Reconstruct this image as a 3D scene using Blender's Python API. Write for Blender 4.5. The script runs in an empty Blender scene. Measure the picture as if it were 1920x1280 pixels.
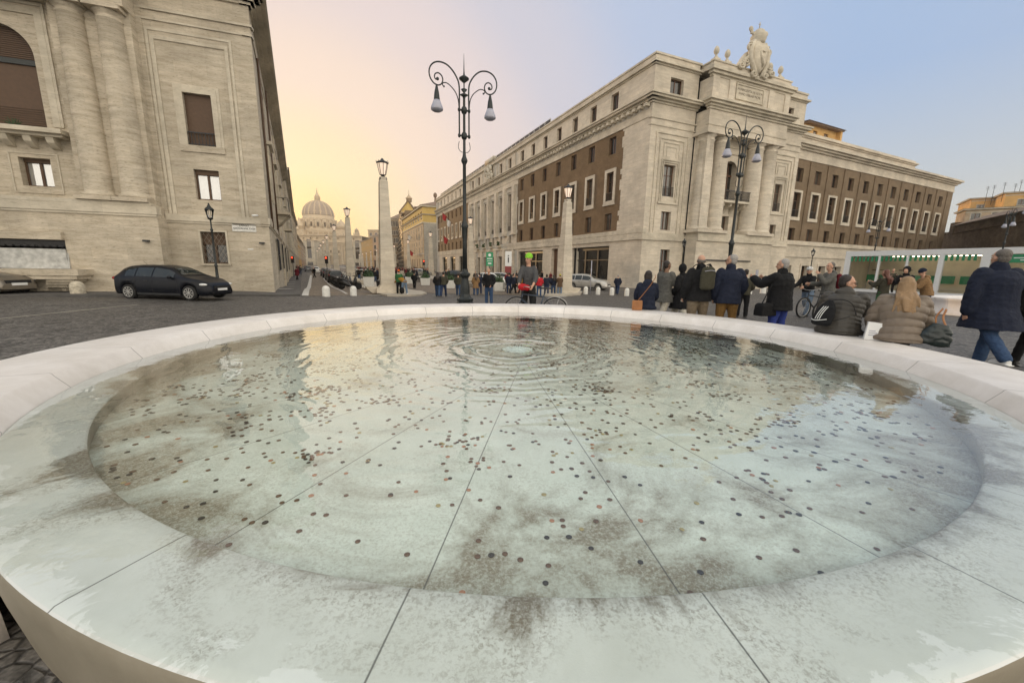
import bpy, bmesh, math, random
from mathutils import Vector, Matrix
from math import sin, cos, pi, radians, atan2, hypot, sqrt
random.seed(7)
SC = bpy.context.scene
COL = SC.collection
# ------------------------------------------------------------------ camera
CAMH = 1.49
F = 735.0; CX, CY = 960.0, 640.0            # focal length and centre in photo pixels (1920 wide)
nad = Vector((890 - CX, 4500 - CY, F)).normalized()      # direction straight down in camera axes
fwc = (Vector((0, 0, 1)) - nad * nad.z).normalized()
rtc = nad.cross(fwc)
cam = bpy.data.cameras.new("camera"); camo = bpy.data.objects.new("camera", cam); COL.objects.link(camo)
cam.sensor_fit = 'HORIZONTAL'; cam.sensor_width = 36; cam.lens = F / 1920 * 36
cam.clip_start = 0.05; cam.clip_end = 6000
R = Matrix(((rtc.x, -rtc.y, -rtc.z), (fwc.x, -fwc.y, -fwc.z), (-nad.x, nad.y, nad.z)))
camo.matrix_world = Matrix.Translation((0, 0, CAMH)) @ R.to_4x4()
SC.camera = camo
# ------------------------------------------------------------------ sky and sun
SUN_EL, SUN_AZ = radians(4.5), radians(-34)       # azimuth from +Y towards +X
w = bpy.data.worlds.new("World"); SC.world = w; w.use_nodes = True
nt = w.node_tree; nt.nodes.clear()
def nd(nt, t, **k):
    n = nt.nodes.new(t)
    for a, b in k.items(): setattr(n, a, b)
    return n
out = nd(nt, 'ShaderNodeOutputWorld'); bg = nd(nt, 'ShaderNodeBackground')
sky = nd(nt, 'ShaderNodeTexSky'); sky.sky_type = 'NISHITA'; sky.sun_disc = False
sky.sun_elevation = SUN_EL; sky.sun_rotation = SUN_AZ; sky.air_density = 1.0; sky.dust_density = 2.5; sky.ozone_density = 2.0
bg.inputs[1].default_value = 0.12
# dusk colours by direction: warm glow low in the west, pale blue overhead and in the east
tc = nd(nt, 'ShaderNodeTexCoord'); dot = nd(nt, 'ShaderNodeVectorMath', operation='DOT_PRODUCT')
nrm = nd(nt, 'ShaderNodeVectorMath', operation='NORMALIZE')
GA = radians(-27)
dot.inputs[1].default_value = (sin(GA) * cos(radians(2)), cos(GA) * cos(radians(2)), sin(radians(2)))
nt.links.new(tc.outputs['Generated'], nrm.inputs[0]); nt.links.new(nrm.outputs[0], dot.inputs[0])
rmp = nd(nt, 'ShaderNodeValToRGB'); cr = rmp.color_ramp; cr.interpolation = 'EASE'
def lin(r, g, b):
    f = lambda c: (c / 255 / 12.92) if c / 255 <= 0.04045 else ((c / 255 + 0.055) / 1.055) ** 2.4
    return (f(r), f(g), f(b), 1)
cr.elements[0].position = 0.0; cr.elements[0].color = lin(176, 196, 226)
cr.elements[1].position = 1.0; cr.elements[1].color = lin(255, 227, 152)
for p, c in ((0.40, (168, 195, 232)), (0.66, (188, 204, 232)), (0.80, (212, 211, 224)), (0.885, (236, 221, 220)), (0.945, (252, 230, 214)), (0.985, (255, 235, 194))):
    e = cr.elements.new(p); e.color = lin(*c)
nt.links.new(dot.outputs['Value'], rmp.inputs[0])
sep = nd(nt, 'ShaderNodeSeparateXYZ'); nt.links.new(nrm.outputs[0], sep.inputs[0])
hm = nd(nt, 'ShaderNodeMapRange'); hm.inputs[1].default_value = 0.0; hm.inputs[2].default_value = 0.34; hm.inputs[3].default_value = 0.9; hm.inputs[4].default_value = 0.0
nt.links.new(sep.outputs[2], hm.inputs[0])
hor = nd(nt, 'ShaderNodeMix', data_type='RGBA'); hor.inputs[7].default_value = lin(226, 226, 212)
# the pale band along the horizon belongs to the side away from the glow
am = nd(nt, 'ShaderNodeMapRange'); am.inputs[1].default_value = 0.75; am.inputs[2].default_value = 0.93; am.inputs[3].default_value = 1.0; am.inputs[4].default_value = 0.0
nt.links.new(dot.outputs['Value'], am.inputs[0])
mu = nd(nt, 'ShaderNodeMath', operation='MULTIPLY'); nt.links.new(hm.outputs[0], mu.inputs[0]); nt.links.new(am.outputs[0], mu.inputs[1])
nt.links.new(mu.outputs[0], hor.inputs[0]); nt.links.new(rmp.outputs[0], hor.inputs[6])
sc1 = nd(nt, 'ShaderNodeVectorMath', operation='SCALE'); sc1.inputs['Scale'].default_value = SKYK = 8.6
nt.links.new(hor.outputs[2], sc1.inputs[0])
# eastern half of the sky, out of view, boosted brighter and warmer to fill facades
bk = nd(nt, 'ShaderNodeMapRange', interpolation_type='SMOOTHSTEP'); bk.inputs[1].default_value = .14; bk.inputs[2].default_value = -.50; nt.links.new(dot.outputs['Value'], bk.inputs[0])
east = nd(nt, 'ShaderNodeMix', data_type='RGBA'); EK = 19.0; east.inputs[7].default_value = (EK * .97, EK * .89, EK * .77, 1)
nt.links.new(bk.outputs[0], east.inputs[0]); nt.links.new(sc1.outputs[0], east.inputs[6])
hi = nd(nt, 'ShaderNodeMapRange', interpolation_type='SMOOTHSTEP'); hi.inputs[1].default_value = .55; hi.inputs[2].default_value = .95; nt.links.new(sep.outputs[2], hi.inputs[0])
zen = nd(nt, 'ShaderNodeMix', data_type='RGBA'); ZK = 10.2; zen.inputs[7].default_value = (ZK * .95, ZK * .95, ZK * .90, 1)  # sky overhead, out of view, raised as part of the same fill
nt.links.new(hi.outputs[0], zen.inputs[0]); nt.links.new(east.outputs[2], zen.inputs[6])
mx = nd(nt, 'ShaderNodeMix', data_type='RGBA'); mx.inputs[0].default_value = 0.9
nt.links.new(sky.outputs[0], mx.inputs[6]); nt.links.new(zen.outputs[2], mx.inputs[7])
nt.links.new(mx.outputs[2], bg.inputs[0]); nt.links.new(bg.outputs[0], out.inputs[0])
sun = bpy.data.lights.new("sun", 'SUN'); sun.energy = 2.6; sun.angle = radians(0.6); sun.color = (1.0, 0.62, 0.28)
suno = bpy.data.objects.new("sun", sun); COL.objects.link(suno)
sd = Vector((sin(SUN_AZ) * cos(SUN_EL), cos(SUN_AZ) * cos(SUN_EL), sin(SUN_EL)))
suno.rotation_euler = (-sd).to_track_quat('-Z', 'Y').to_euler()
SC.view_settings.view_transform = 'Standard'; SC.view_settings.look = 'None'
SC.view_settings.exposure = 0.0; SC.view_settings.gamma = 1; SC.view_settings.use_curve_mapping = False
SC.cycles.max_bounces = 6; SC.cycles.diffuse_bounces = 3; SC.cycles.glossy_bounces = 3
SC.cycles.transparent_max_bounces = 8; SC.cycles.use_denoising = True

# ------------------------------------------------------------------ helpers: terrain and pixels to ground
def S(a, b, x):
    t = min(1, max(0, (x - a) / (b - a))); return t * t * (3 - 2 * t)
def g(x, y):
    return -0.75 * S(8, 33, y) * (1 - .8 * S(6, 16, -x) * (1 - S(20, 40, y))) * (1 - .9 * S(9, 15, x) * (1 - S(34, 46, y)))
def ray(px, py):
    v = Vector((px - CX, py - CY, F)); return Vector((v.dot(rtc), v.dot(fwc), -v.dot(nad)))
def gp(px, py):                                 # the ground point seen at a photo pixel
    v = ray(px, py); z = 0
    for _ in range(60):
        t = (z - CAMH) / v.z; z = .5 * z + .5 * g(v.x * t, v.y * t)
    return Vector((v.x * t, v.y * t, z))
def at(px, Y, off=0):                           # ground point in the direction of a pixel column at depth Y
    v = ray(px, 500 + (px - 960) * .018); x = v.x / v.y * Y + off
    return Vector((x, Y, g(x, Y)))
def zat(py, px, Y):
    v = ray(px, py); return CAMH + v.z / v.y * Y

# ------------------------------------------------------------------ helpers: objects
def tag(o, label=None, cat=None, group=None, kind=None):
    if label: o['label'] = label
    if cat: o['category'] = cat
    if group: o['group'] = group
    if kind: o['kind'] = kind
    return o
def thing(name, label, cat, loc=(0, 0, 0), rz=0, group=None):
    o = bpy.data.objects.new(name, None); COL.objects.link(o)
    o.location = loc; o.rotation_euler = (0, 0, rz); o.empty_display_size = .3
    return tag(o, label, cat, group)
def link(name, me, parent=None):
    o = bpy.data.objects.new(name, me); COL.objects.link(o)
    if parent: o.parent = parent
    return o
def obj(name, bm, mats, parent=None, smooth=False, keep=False):
    me = bpy.data.meshes.new(name)
    if not keep: bmesh.ops.recalc_face_normals(bm, faces=bm.faces)
    bm.to_mesh(me); bm.free()
    for m in (mats if isinstance(mats, (list, tuple)) else [mats]): me.materials.append(m)
    if smooth:
        for p in me.polygons: p.use_smooth = True
    return link(name, me, parent)
def dup(root, loc=None, rz=None, label=None, group=None, parent=None):
    c = root.copy(); COL.objects.link(c)
    if parent is not None: c.parent = parent
    if loc is not None: c.location = loc
    if rz is not None: c.rotation_euler = (0, 0, rz)
    if label: c['label'] = label
    if group: c['group'] = group
    for ch in KIDS.get(root.name) or root.children:
        k = dup(ch, parent=c)
    return c
KIDS = {}
def B(): return bmesh.new()
def bx(bm, x0, x1, y0, y1, z0, z1, mi=0):
    vs = [bm.verts.new(p) for p in ((x0, y0, z0), (x1, y0, z0), (x1, y1, z0), (x0, y1, z0), (x0, y0, z1), (x1, y0, z1), (x1, y1, z1), (x0, y1, z1))]
    for q in ((0, 3, 2, 1), (4, 5, 6, 7), (0, 1, 5, 4), (1, 2, 6, 5), (2, 3, 7, 6), (3, 0, 4, 7)):
        f = bm.faces.new([vs[i] for i in q]); f.material_index = mi
def loft(bm, rings, mi=0, caps=True, closed=True, sm=None):
    vr = [[bm.verts.new(p) for p in r] for r in rings]
    n = len(vr[0])
    for a, b in zip(vr, vr[1:]):
        for i in range(n if closed else n - 1):
            j = (i + 1) % n
            try: f = bm.faces.new((a[i], a[j], b[j], b[i])); f.material_index = mi
            except ValueError: pass
            else:
                if sm: f.smooth = True
    if caps:
        for r in ((vr[0][::-1], vr[-1]) if caps is True else (vr[0][::-1],)):
            if len(r) > 2:
                f = bm.faces.new(r); f.material_index = mi
    return vr
def ring(c, rx, ry, n=16, z=0, ph=0):
    return [(c[0] + rx * cos(2 * pi * i / n + ph), c[1] + ry * sin(2 * pi * i / n + ph), c[2] + z) for i in range(n)]
def lathe(bm, prof, n=20, c=(0, 0, 0), mi=0, caps=True, ph=0, sm=True):
    loft(bm, [ring((c[0], c[1], c[2] + z), max(r, .0005), max(r, .0005), n, ph=ph) for r, z in prof], mi, caps, sm=sm)
def tube(bm, pts, r, n=8, mi=0, up=None, sm=True):
    P = [Vector(p) for p in pts]; rs = r if isinstance(r, (list, tuple)) else [r] * len(P)
    rings = []; a = None
    for i, p in enumerate(P):
        t = (P[min(i + 1, len(P) - 1)] - P[max(i - 1, 0)]).normalized()
        if a is None:
            a = t.orthogonal().normalized()
        a = (a - t * a.dot(t))
        a = a.normalized() if a.length > 1e-6 else t.orthogonal().normalized()
        b = t.cross(a)
        q = rs[i]; q = q if isinstance(q, (list, tuple)) else (q, q)
        rings.append([p + a * cos(2 * pi * k / n) * q[0] + b * sin(2 * pi * k / n) * q[1] for k in range(n)])
    loft(bm, rings, mi, sm=sm)
def ell(bm, c, r, rot=None, seg=14, rn=9, mi=0):
    c = Vector(c); rings = []
    for i in range(1, rn):
        a = pi * i / rn
        rings.append([Vector((r[0] * sin(a) * cos(2 * pi * k / seg), r[1] * sin(a) * sin(2 * pi * k / seg), -r[2] * cos(a))) for k in range(seg)])
    M = rot or Matrix.Identity(3)
    rings = [[c + M @ v for v in q] for q in rings]
    vr = loft(bm, rings, mi, caps=False, sm=True)
    lo = bm.verts.new(c + M @ Vector((0, 0, -r[2]))); hi = bm.verts.new(c + M @ Vector((0, 0, r[2])))
    for k in range(seg):
        j = (k + 1) % seg
        f = bm.faces.new((lo, vr[0][j], vr[0][k])); f.material_index = mi; f.smooth = True
        f = bm.faces.new((hi, vr[-1][k], vr[-1][j])); f.material_index = mi; f.smooth = True
def poly(bm, pts, mi=0):
    f = bm.faces.new([bm.verts.new(p) for p in pts]); f.material_index = mi; return f
def prism(bm, pts, d, mi=0):                     # polygon pts extruded by vector d
    d = Vector(d); a = [bm.verts.new(p) for p in pts]; b = [bm.verts.new(Vector(p) + d) for p in pts]
    bm.faces.new(a[::-1]).material_index = mi; bm.faces.new(b).material_index = mi
    for i in range(len(a)):
        j = (i + 1) % len(a); bm.faces.new((a[i], a[j], b[j], b[i])).material_index = mi

# ------------------------------------------------------------------ materials
def M_(name):
    m = bpy.data.materials.new(name); m.use_nodes = True
    return m, m.node_tree, m.node_tree.nodes['Principled BSDF']
def flat(name, c, rough=.6, metal=0, var=.08, scale=8, bump=0, spec=.5, coat=0):
    m, t, b = M_(name)
    b.inputs['Roughness'].default_value = rough; b.inputs['Metallic'].default_value = metal
    b.inputs['Specular IOR Level'].default_value = spec
    if coat: b.inputs['Coat Weight'].default_value = coat; b.inputs['Coat Roughness'].default_value = .04
    tcn = nd(t, 'ShaderNodeTexCoord'); no = nd(t, 'ShaderNodeTexNoise'); no.inputs['Scale'].default_value = scale; no.inputs['Detail'].default_value = 5
    t.links.new(tcn.outputs['Object'], no.inputs['Vector'])
    r = nd(t, 'ShaderNodeValToRGB'); r.color_ramp.elements[0].position = .3; r.color_ramp.elements[1].position = .7
    r.color_ramp.elements[0].color = tuple(max(0, x * (1 - var)) for x in c) + (1,); r.color_ramp.elements[1].color = tuple(min(1, x * (1 + var)) for x in c) + (1,)
    t.links.new(no.outputs[0], r.inputs[0]); t.links.new(r.outputs[0], b.inputs['Base Color'])
    if bump:
        bp = nd(t, 'ShaderNodeBump'); bp.inputs['Strength'].default_value = bump; bp.inputs['Distance'].default_value = .02
        t.links.new(no.outputs[0], bp.inputs['Height']); t.links.new(bp.outputs[0], b.inputs['Normal'])
    return m
def stone(name, c1, c2, pit=.35, block=(1.3, .5), joint=.75, streak=5.0, brick=None, bumpd=.012, stain=.25, fine=1.0):
    """travertine or brick laid in courses, in the object's own X/Z"""
    m, t, b = M_(name); L = t.links.new
    b.inputs['Roughness'].default_value = .85; b.inputs['Specular IOR Level'].default_value = .25
    tcn = nd(t, 'ShaderNodeTexCoord')
    mp = nd(t, 'ShaderNodeMapping'); mp.inputs['Scale'].default_value = (.9, .9, streak); L(tcn.outputs['Object'], mp.inputs[0])
    n1 = nd(t, 'ShaderNodeTexNoise'); n1.inputs['Scale'].default_value = 1.1 * fine; n1.inputs['Detail'].default_value = 9; n1.inputs['Roughness'].default_value = .68; L(mp.outputs[0], n1.inputs['Vector'])
    r = nd(t, 'ShaderNodeValToRGB'); r.color_ramp.elements[0].position = .34; r.color_ramp.elements[1].position = .66
    r.color_ramp.elements[0].color = c1 + (1,); r.color_ramp.elements[1].color = c2 + (1,); L(n1.outputs[0], r.inputs[0])
    mp2 = nd(t, 'ShaderNodeMapping'); mp2.inputs['Scale'].default_value = (5, 5, streak * 6); L(tcn.outputs['Object'], mp2.inputs[0])
    n2 = nd(t, 'ShaderNodeTexNoise'); n2.inputs['Scale'].default_value = 1.3 * fine; n2.inputs['Detail'].default_value = 4; L(mp2.outputs[0], n2.inputs['Vector'])
    p = nd(t, 'ShaderNodeMapRange'); p.inputs[1].default_value = .30; p.inputs[2].default_value = .44; p.inputs[3].default_value = 1 - pit; p.inputs[4].default_value = 1; L(n2.outputs[0], p.inputs[0])
    sp = nd(t, 'ShaderNodeSeparateXYZ'); L(tcn.outputs['Object'], sp.inputs[0])
    ad = nd(t, 'ShaderNodeMath', operation='ADD'); L(sp.outputs[0], ad.inputs[0]); L(sp.outputs[1], ad.inputs[1])
    cb = nd(t, 'ShaderNodeCombineXYZ'); L(ad.outputs[0], cb.inputs[0]); L(sp.outputs[2], cb.inputs[1])
    br = nd(t, 'ShaderNodeTexBrick'); br.inputs['Scale'].default_value = 1; br.inputs['Brick Width'].default_value = block[0]; br.inputs['Row Height'].default_value = block[1]
    br.inputs['Mortar Size'].default_value = .008 if not brick else .010; br.inputs['Mortar Smooth'].default_value = .3; br.inputs['Bias'].default_value = 0
    br.inputs['Color1'].default_value = (.93, .93, .93, 1) if not brick else brick[0] + (1,); br.inputs['Color2'].default_value = (1.06, 1.05, 1.04, 1) if not brick else brick[1] + (1,)
    br.inputs['Mortar'].default_value = (joint,) * 3 + (1,); L(cb.outputs[0], br.inputs['Vector'])
    n3 = nd(t, 'ShaderNodeTexNoise'); n3.inputs['Scale'].default_value = .35; n3.inputs['Detail'].default_value = 6; n3.inputs['Roughness'].default_value = .6; L(tcn.outputs['Object'], n3.inputs['Vector'])
    s = nd(t, 'ShaderNodeMapRange'); s.inputs[1].default_value = .3; s.inputs[2].default_value = .6; s.inputs[3].default_value = 1 - stain; s.inputs[4].default_value = 1.04; L(n3.outputs[0], s.inputs[0])
    m1 = nd(t, 'ShaderNodeMix', data_type='RGBA', blend_type='MULTIPLY'); m1.inputs[0].default_value = 1; L(r.outputs[0], m1.inputs[6]); L(br.outputs[0], m1.inputs[7])
    v1 = nd(t, 'ShaderNodeMath', operation='MULTIPLY'); L(p.outputs[0], v1.inputs[0]); L(s.outputs[0], v1.inputs[1])
    m2 = nd(t, 'ShaderNodeVectorMath', operation='SCALE'); L(m1.outputs[2], m2.inputs[0]); L(v1.outputs[0], m2.inputs['Scale'])
    L(m2.outputs[0], b.inputs['Base Color'])
    bp = nd(t, 'ShaderNodeBump'); bp.inputs['Strength'].default_value = .5; bp.inputs['Distance'].default_value = bumpd
    L(p.outputs[0], bp.inputs['Height'])
    L(bp.outputs[0], b.inputs['Normal'])
    return m
T = {}
T['trav'] = stone('travertine', (.40, .345, .262), (.60, .535, .43), pit=.38, joint=.86)
T['trav_pale'] = stone('pale_travertine', (.54, .475, .38), (.68, .615, .51), pit=.2, block=(1.2, .45), joint=.8, streak=4)
T['trim'] = stone('dressed_stone', (.48, .43, .34), (.66, .60, .49), pit=.15, block=(2.4, 3.3), joint=.9, streak=2)
T['brick'] = stone('brown_brick', (.135, .090, .052), (.185, .125, .074), pit=.1, block=(.28, .075), joint=1.25, streak=1, brick=((.85, .85, .85), (1.1, 1.08, 1.05)), stain=.2)
T['brick2'] = stone('grey_brown_brick', (.165, .118, .075), (.215, .158, .102), pit=.1, block=(.28, .075), joint=1.15, streak=1, brick=((.9, .9, .9), (1.06, 1.05, 1.03)), stain=.2)
T['oldbrick'] = stone('old_rough_brick', (.085, .058, .036), (.17, .12, .075), pit=.5, block=(.3, .08), joint=1.2, streak=1.5, brick=((.8, .8, .8), (1.15, 1.1, 1.05)), stain=.45, bumpd=.05)
T['ochre'] = stone('ochre_plaster', (.60, .42, .14), (.68, .49, .18), pit=.05, block=(40, 40), stain=.15, streak=1)
T['grey_ashlar'] = stone('grey_ashlar', (.36, .34, .30), (.46, .43, .37), pit=.1, block=(1.6, .7), joint=.6, streak=1, stain=.15)
T['pink'] = stone('pink_brick', (.40, .26, .17), (.50, .34, .23), pit=.05, block=(.5, .2), joint=1.1, streak=1, stain=.15)
T['warm'] = stone('warm_plaster', (.44, .33, .22), (.54, .42, .29), pit=.1, block=(30, 30), stain=.25, streak=1)
T['orange'] = stone('orange_plaster', (.60, .36, .13), (.70, .44, .18), pit=.05, block=(30, 30), stain=.2, streak=1)
T['basil'] = stone('basilica_stone', (.46, .37, .26), (.56, .46, .33), pit=.1, block=(4, 2), joint=.9, streak=2, stain=.15)
T['lead'] = flat('lead_roof', (.26, .21, .17), .7, var=.15, scale=.3)
T['roof'] = flat('roof_tiles', (.20, .14, .10), .9, var=.25, scale=3, bump=.4)
T['shutter'] = flat('brown_shutter', (.085, .045, .022), .6, var=.1)
T['iron'] = flat('dark_iron', (.025, .026, .028), .45, .3, var=.3, scale=12)
T['irong'] = flat('green_black_iron', (.018, .022, .022), .42, .2, var=.3, scale=20, bump=.1)
T['white'] = flat('white_paint', (.74, .74, .72), .45, var=.03)
T['bollard'] = flat('white_stone', (.66, .65, .61), .8, var=.12, scale=14, bump=.2)
T['bollard_old'] = flat('old_stone', (.46, .41, .32), .9, var=.3, scale=10, bump=.4)
T['wood'] = flat('dark_wood', (.12, .055, .028), .5, var=.3, scale=6)
T['black'] = flat('black_plastic', (.012, .012, .013), .5, var=.2)
T['interior'] = flat('dark_interior', (.02, .018, .015), .9)
T['leafd'] = flat('dark_leaves', (.03, .06, .02), .7, var=.5, scale=20)
T['opal'] = flat('opal_glass', (.36, .36, .42), .25, var=.03)
T['green'] = flat('green_panel', (.03, .25, .11), .5, var=.08)
T['red'] = flat('red_cloth', (.45, .02, .03), .7)
T['lampglow'] = M_('frosted_lamp')[0]
_b = T['lampglow'].node_tree.nodes['Principled BSDF']; _b.inputs['Base Color'].default_value = (.75, .66, .58, 1); _b.inputs['Roughness'].default_value = .4
_b.inputs['Emission Color'].default_value = (1, .72, .5, 1); _b.inputs['Emission Strength'].default_value = .55
def glass(name, tint, refl, rough=.03):
    m = bpy.data.materials.new(name); m.use_nodes = True; t = m.node_tree; t.nodes.clear(); L = t.links.new
    o = nd(t, 'ShaderNodeOutputMaterial'); d = nd(t, 'ShaderNodeBsdfDiffuse'); gl = nd(t, 'ShaderNodeBsdfGlossy'); mx = nd(t, 'ShaderNodeMixShader')
    tcn = nd(t, 'ShaderNodeTexCoord'); no = nd(t, 'ShaderNodeTexNoise'); no.inputs['Scale'].default_value = 1.2; L(tcn.outputs['Object'], no.inputs['Vector'])
    r = nd(t, 'ShaderNodeValToRGB'); r.color_ramp.elements[0].color = tuple(x * .55 for x in tint) + (1,); r.color_ramp.elements[1].color = tuple(x * 1.4 for x in tint) + (1,)
    L(no.outputs[0], r.inputs[0]); L(r.outputs[0], d.inputs[0])
    bp = nd(t, 'ShaderNodeBump'); bp.inputs['Strength'].default_value = .12; bp.inputs['Distance'].default_value = .05; L(no.outputs[0], bp.inputs['Height']); L(bp.outputs[0], gl.inputs['Normal'])
    gl.inputs['Roughness'].default_value = rough
    lw = nd(t, 'ShaderNodeLayerWeight'); lw.inputs[0].default_value = .35
    mr = nd(t, 'ShaderNodeMapRange'); mr.inputs[3].default_value = refl; mr.inputs[4].default_value = min(1, refl + .6); L(lw.outputs[0], mr.inputs[0])
    L(mr.outputs[0], mx.inputs[0]); L(d.outputs[0], mx.inputs[1]); L(gl.outputs[0], mx.inputs[2]); L(mx.outputs[0], o.inputs[0])
    return m
T['glass'] = glass('dark_window_glass', (.022, .02, .018), .07)
T['glassb'] = glass('bright_window_glass', (.42, .43, .42), .45)
T['glassm'] = glass('curtained_window_glass', (.075, .065, .052), .09)
T['carglass'] = glass('car_glass', (.02, .024, .022), .04)
def clearglass():
    m = bpy.data.materials.new('clear_pane'); m.use_nodes = True; t = m.node_tree; t.nodes.clear(); L = t.links.new
    o = nd(t, 'ShaderNodeOutputMaterial'); d = nd(t, 'ShaderNodeBsdfTransparent'); gl = nd(t, 'ShaderNodeBsdfGlossy'); mx = nd(t, 'ShaderNodeMixShader')
    fr = nd(t, 'ShaderNodeFresnel'); fr.inputs[0].default_value = 1.5; gl.inputs['Roughness'].default_value = .02
    L(fr.outputs[0], mx.inputs[0]); L(d.outputs[0], mx.inputs[1]); L(gl.outputs[0], mx.inputs[2]); L(mx.outputs[0], o.inputs[0]); return m
T['clear'] = clearglass()
# ================================================================== the setting
def cobble(name, c1, c2, sc=12.0, bump=.02, joint=.35):
    m, t, b = M_(name); L = t.links.new
    b.inputs['Specular IOR Level'].default_value = .35
    tcn = nd(t, 'ShaderNodeTexCoord')
    wn = nd(t, 'ShaderNodeTexNoise'); wn.inputs['Scale'].default_value = 1.5; wn.inputs['Detail'].default_value = 2; L(tcn.outputs['Object'], wn.inputs['Vector'])
    wa = nd(t, 'ShaderNodeVectorMath', operation='SCALE'); wa.inputs['Scale'].default_value = .25; L(wn.outputs['Color'], wa.inputs[0])
    wb = nd(t, 'ShaderNodeVectorMath', operation='ADD'); L(tcn.outputs['Object'], wb.inputs[0]); L(wa.outputs[0], wb.inputs[1])
    vo = nd(t, 'ShaderNodeTexVoronoi', feature='DISTANCE_TO_EDGE'); vo.inputs['Scale'].default_value = sc; vo.inputs['Randomness'].default_value = .45; L(wb.outputs[0], vo.inputs['Vector'])
    vc = nd(t, 'ShaderNodeTexVoronoi', feature='F1'); vc.inputs['Scale'].default_value = sc; vc.inputs['Randomness'].default_value = .45; L(wb.outputs[0], vc.inputs['Vector'])
    hs = nd(t, 'ShaderNodeSeparateColor'); L(vc.outputs['Color'], hs.inputs[0])
    r = nd(t, 'ShaderNodeValToRGB'); r.color_ramp.elements[0].color = c1 + (1,); r.color_ramp.elements[1].color = c2 + (1,); L(hs.outputs[0], r.inputs[0])
    e = nd(t, 'ShaderNodeMapRange'); e.inputs[1].default_value = .03; e.inputs[2].default_value = .16; e.inputs[3].default_value = joint; e.inputs[4].default_value = 1; L(vo.outputs[0], e.inputs[0])
    n = nd(t, 'ShaderNodeTexNoise'); n.inputs['Scale'].default_value = .28; n.inputs['Detail'].default_value = 7; n.inputs['Roughness'].default_value = .62; L(tcn.outputs['Object'], n.inputs['Vector'])
    nr = nd(t, 'ShaderNodeMapRange'); nr.inputs[1].default_value = .3; nr.inputs[2].default_value = .7; nr.inputs[3].default_value = .72; nr.inputs[4].default_value = 1.25; L(n.outputs[0], nr.inputs[0])
    n2 = nd(t, 'ShaderNodeTexNoise'); n2.inputs['Scale'].default_value = 60; n2.inputs['Detail'].default_value = 3; L(tcn.outputs['Object'], n2.inputs['Vector'])
    nr2 = nd(t, 'ShaderNodeMapRange'); nr2.inputs[1].default_value = .3; nr2.inputs[2].default_value = .7; nr2.inputs[3].default_value = .6; nr2.inputs[4].default_value = 1.4; L(n2.outputs[0], nr2.inputs[0])
    v = nd(t, 'ShaderNodeMath', operation='MULTIPLY'); L(e.outputs[0], v.inputs[0]); L(nr.outputs[0], v.inputs[1])
    v2 = nd(t, 'ShaderNodeMath', operation='MULTIPLY'); L(v.outputs[0], v2.inputs[0]); L(nr2.outputs[0], v2.inputs[1])
    sc_ = nd(t, 'ShaderNodeVectorMath', operation='SCALE'); L(r.outputs[0], sc_.inputs[0]); L(v2.outputs[0], sc_.inputs['Scale']); L(sc_.outputs[0], b.inputs['Base Color'])
    rr = nd(t, 'ShaderNodeMapRange'); rr.inputs[3].default_value = .45; rr.inputs[4].default_value = .75; L(n.outputs[0], rr.inputs[0]); L(rr.outputs[0], b.inputs['Roughness'])
    bp = nd(t, 'ShaderNodeBump'); bp.inputs['Strength'].default_value = .7; bp.inputs['Distance'].default_value = bump; L(e.outputs[0], bp.inputs['Height'])
    L(bp.outputs[0], b.inputs['Normal'])
    return m
T['cobble'] = cobble('basalt_cobbles', (.07, .064, .058), (.19, .175, .158))
T['cobble_street'] = cobble('worn_cobbles', (.13, .10, .07), (.26, .205, .145), joint=.5)
T['asphalt'] = flat('asphalt', (.085, .08, .075), .85, var=.2, scale=3, bump=.15)
T['paving'] = flat('pale_paving', (.40, .355, .29), .75, var=.14, scale=2.2)
T['kerb'] = flat('kerb_stone', (.36, .33, .27), .8, var=.15, scale=4)
T['paint'] = flat('road_paint', (.52, .50, .46), .7, var=.25, scale=9)
# ---- the ground, one sheet out to the horizon
def axis(lo, hi, fine0, fine1, st, far):
    v = []; x = fine0
    while x <= fine1: v.append(x); x += st
    x = fine1 + 4; s = 4
    while x < hi: v.append(x); s *= 1.35; x += s
    v.append(hi); x = fine0 - 4; s = 4
    while x > lo: v.insert(0, x); s *= 1.35; x -= s
    v.insert(0, lo); return v
bm = B(); xs = axis(-1000, 1000, -42, 62, 1.0, 0); ys = axis(-300, 1200, -8, 60, 1.0, 0)
vv = [[bm.verts.new((x, y, g(x, y))) for x in xs] for y in ys]
for j in range(len(ys) - 1):
    for i in range(len(xs) - 1): bm.faces.new((vv[j][i], vv[j][i + 1], vv[j + 1][i + 1], vv[j + 1][i]))
tag(obj('ground', bm, T['cobble'], smooth=True), kind='structure')
def sheet(name, pts, h, mat, kerb=None, kind='structure', step=1.5):
    bm = B(); f = bm.faces.new([bm.verts.new((p[0], p[1], 0)) for p in pts])
    xsn = [p[0] for p in pts]; ysn = [p[1] for p in pts]
    for ax, lo, hi in ((0, min(xsn), max(xsn)), (1, min(ysn), max(ysn))):
        q = math.ceil(lo / step) * step
        while q < hi and q < 66:
            co = [0, 0, 0]; co[ax] = q; no = [0, 0, 0]; no[ax] = 1
            bmesh.ops.bisect_plane(bm, geom=bm.verts[:] + bm.edges[:] + bm.faces[:], plane_co=co, plane_no=no); q += step
    for v in bm.verts: v.co.z = g(v.co.x, v.co.y) + h
    if kerb:
        be = [e for e in bm.edges if len(e.link_faces) == 1]
        r = bmesh.ops.extrude_edge_only(bm, edges=be)
        for v in [x for x in r['geom'] if isinstance(x, bmesh.types.BMVert)]: v.co.z -= kerb
    o = obj(name, bm, mat, keep=not kerb); tag(o, kind=kind); return o
def pxs(l): return [gp(*p) for p in l]
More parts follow.
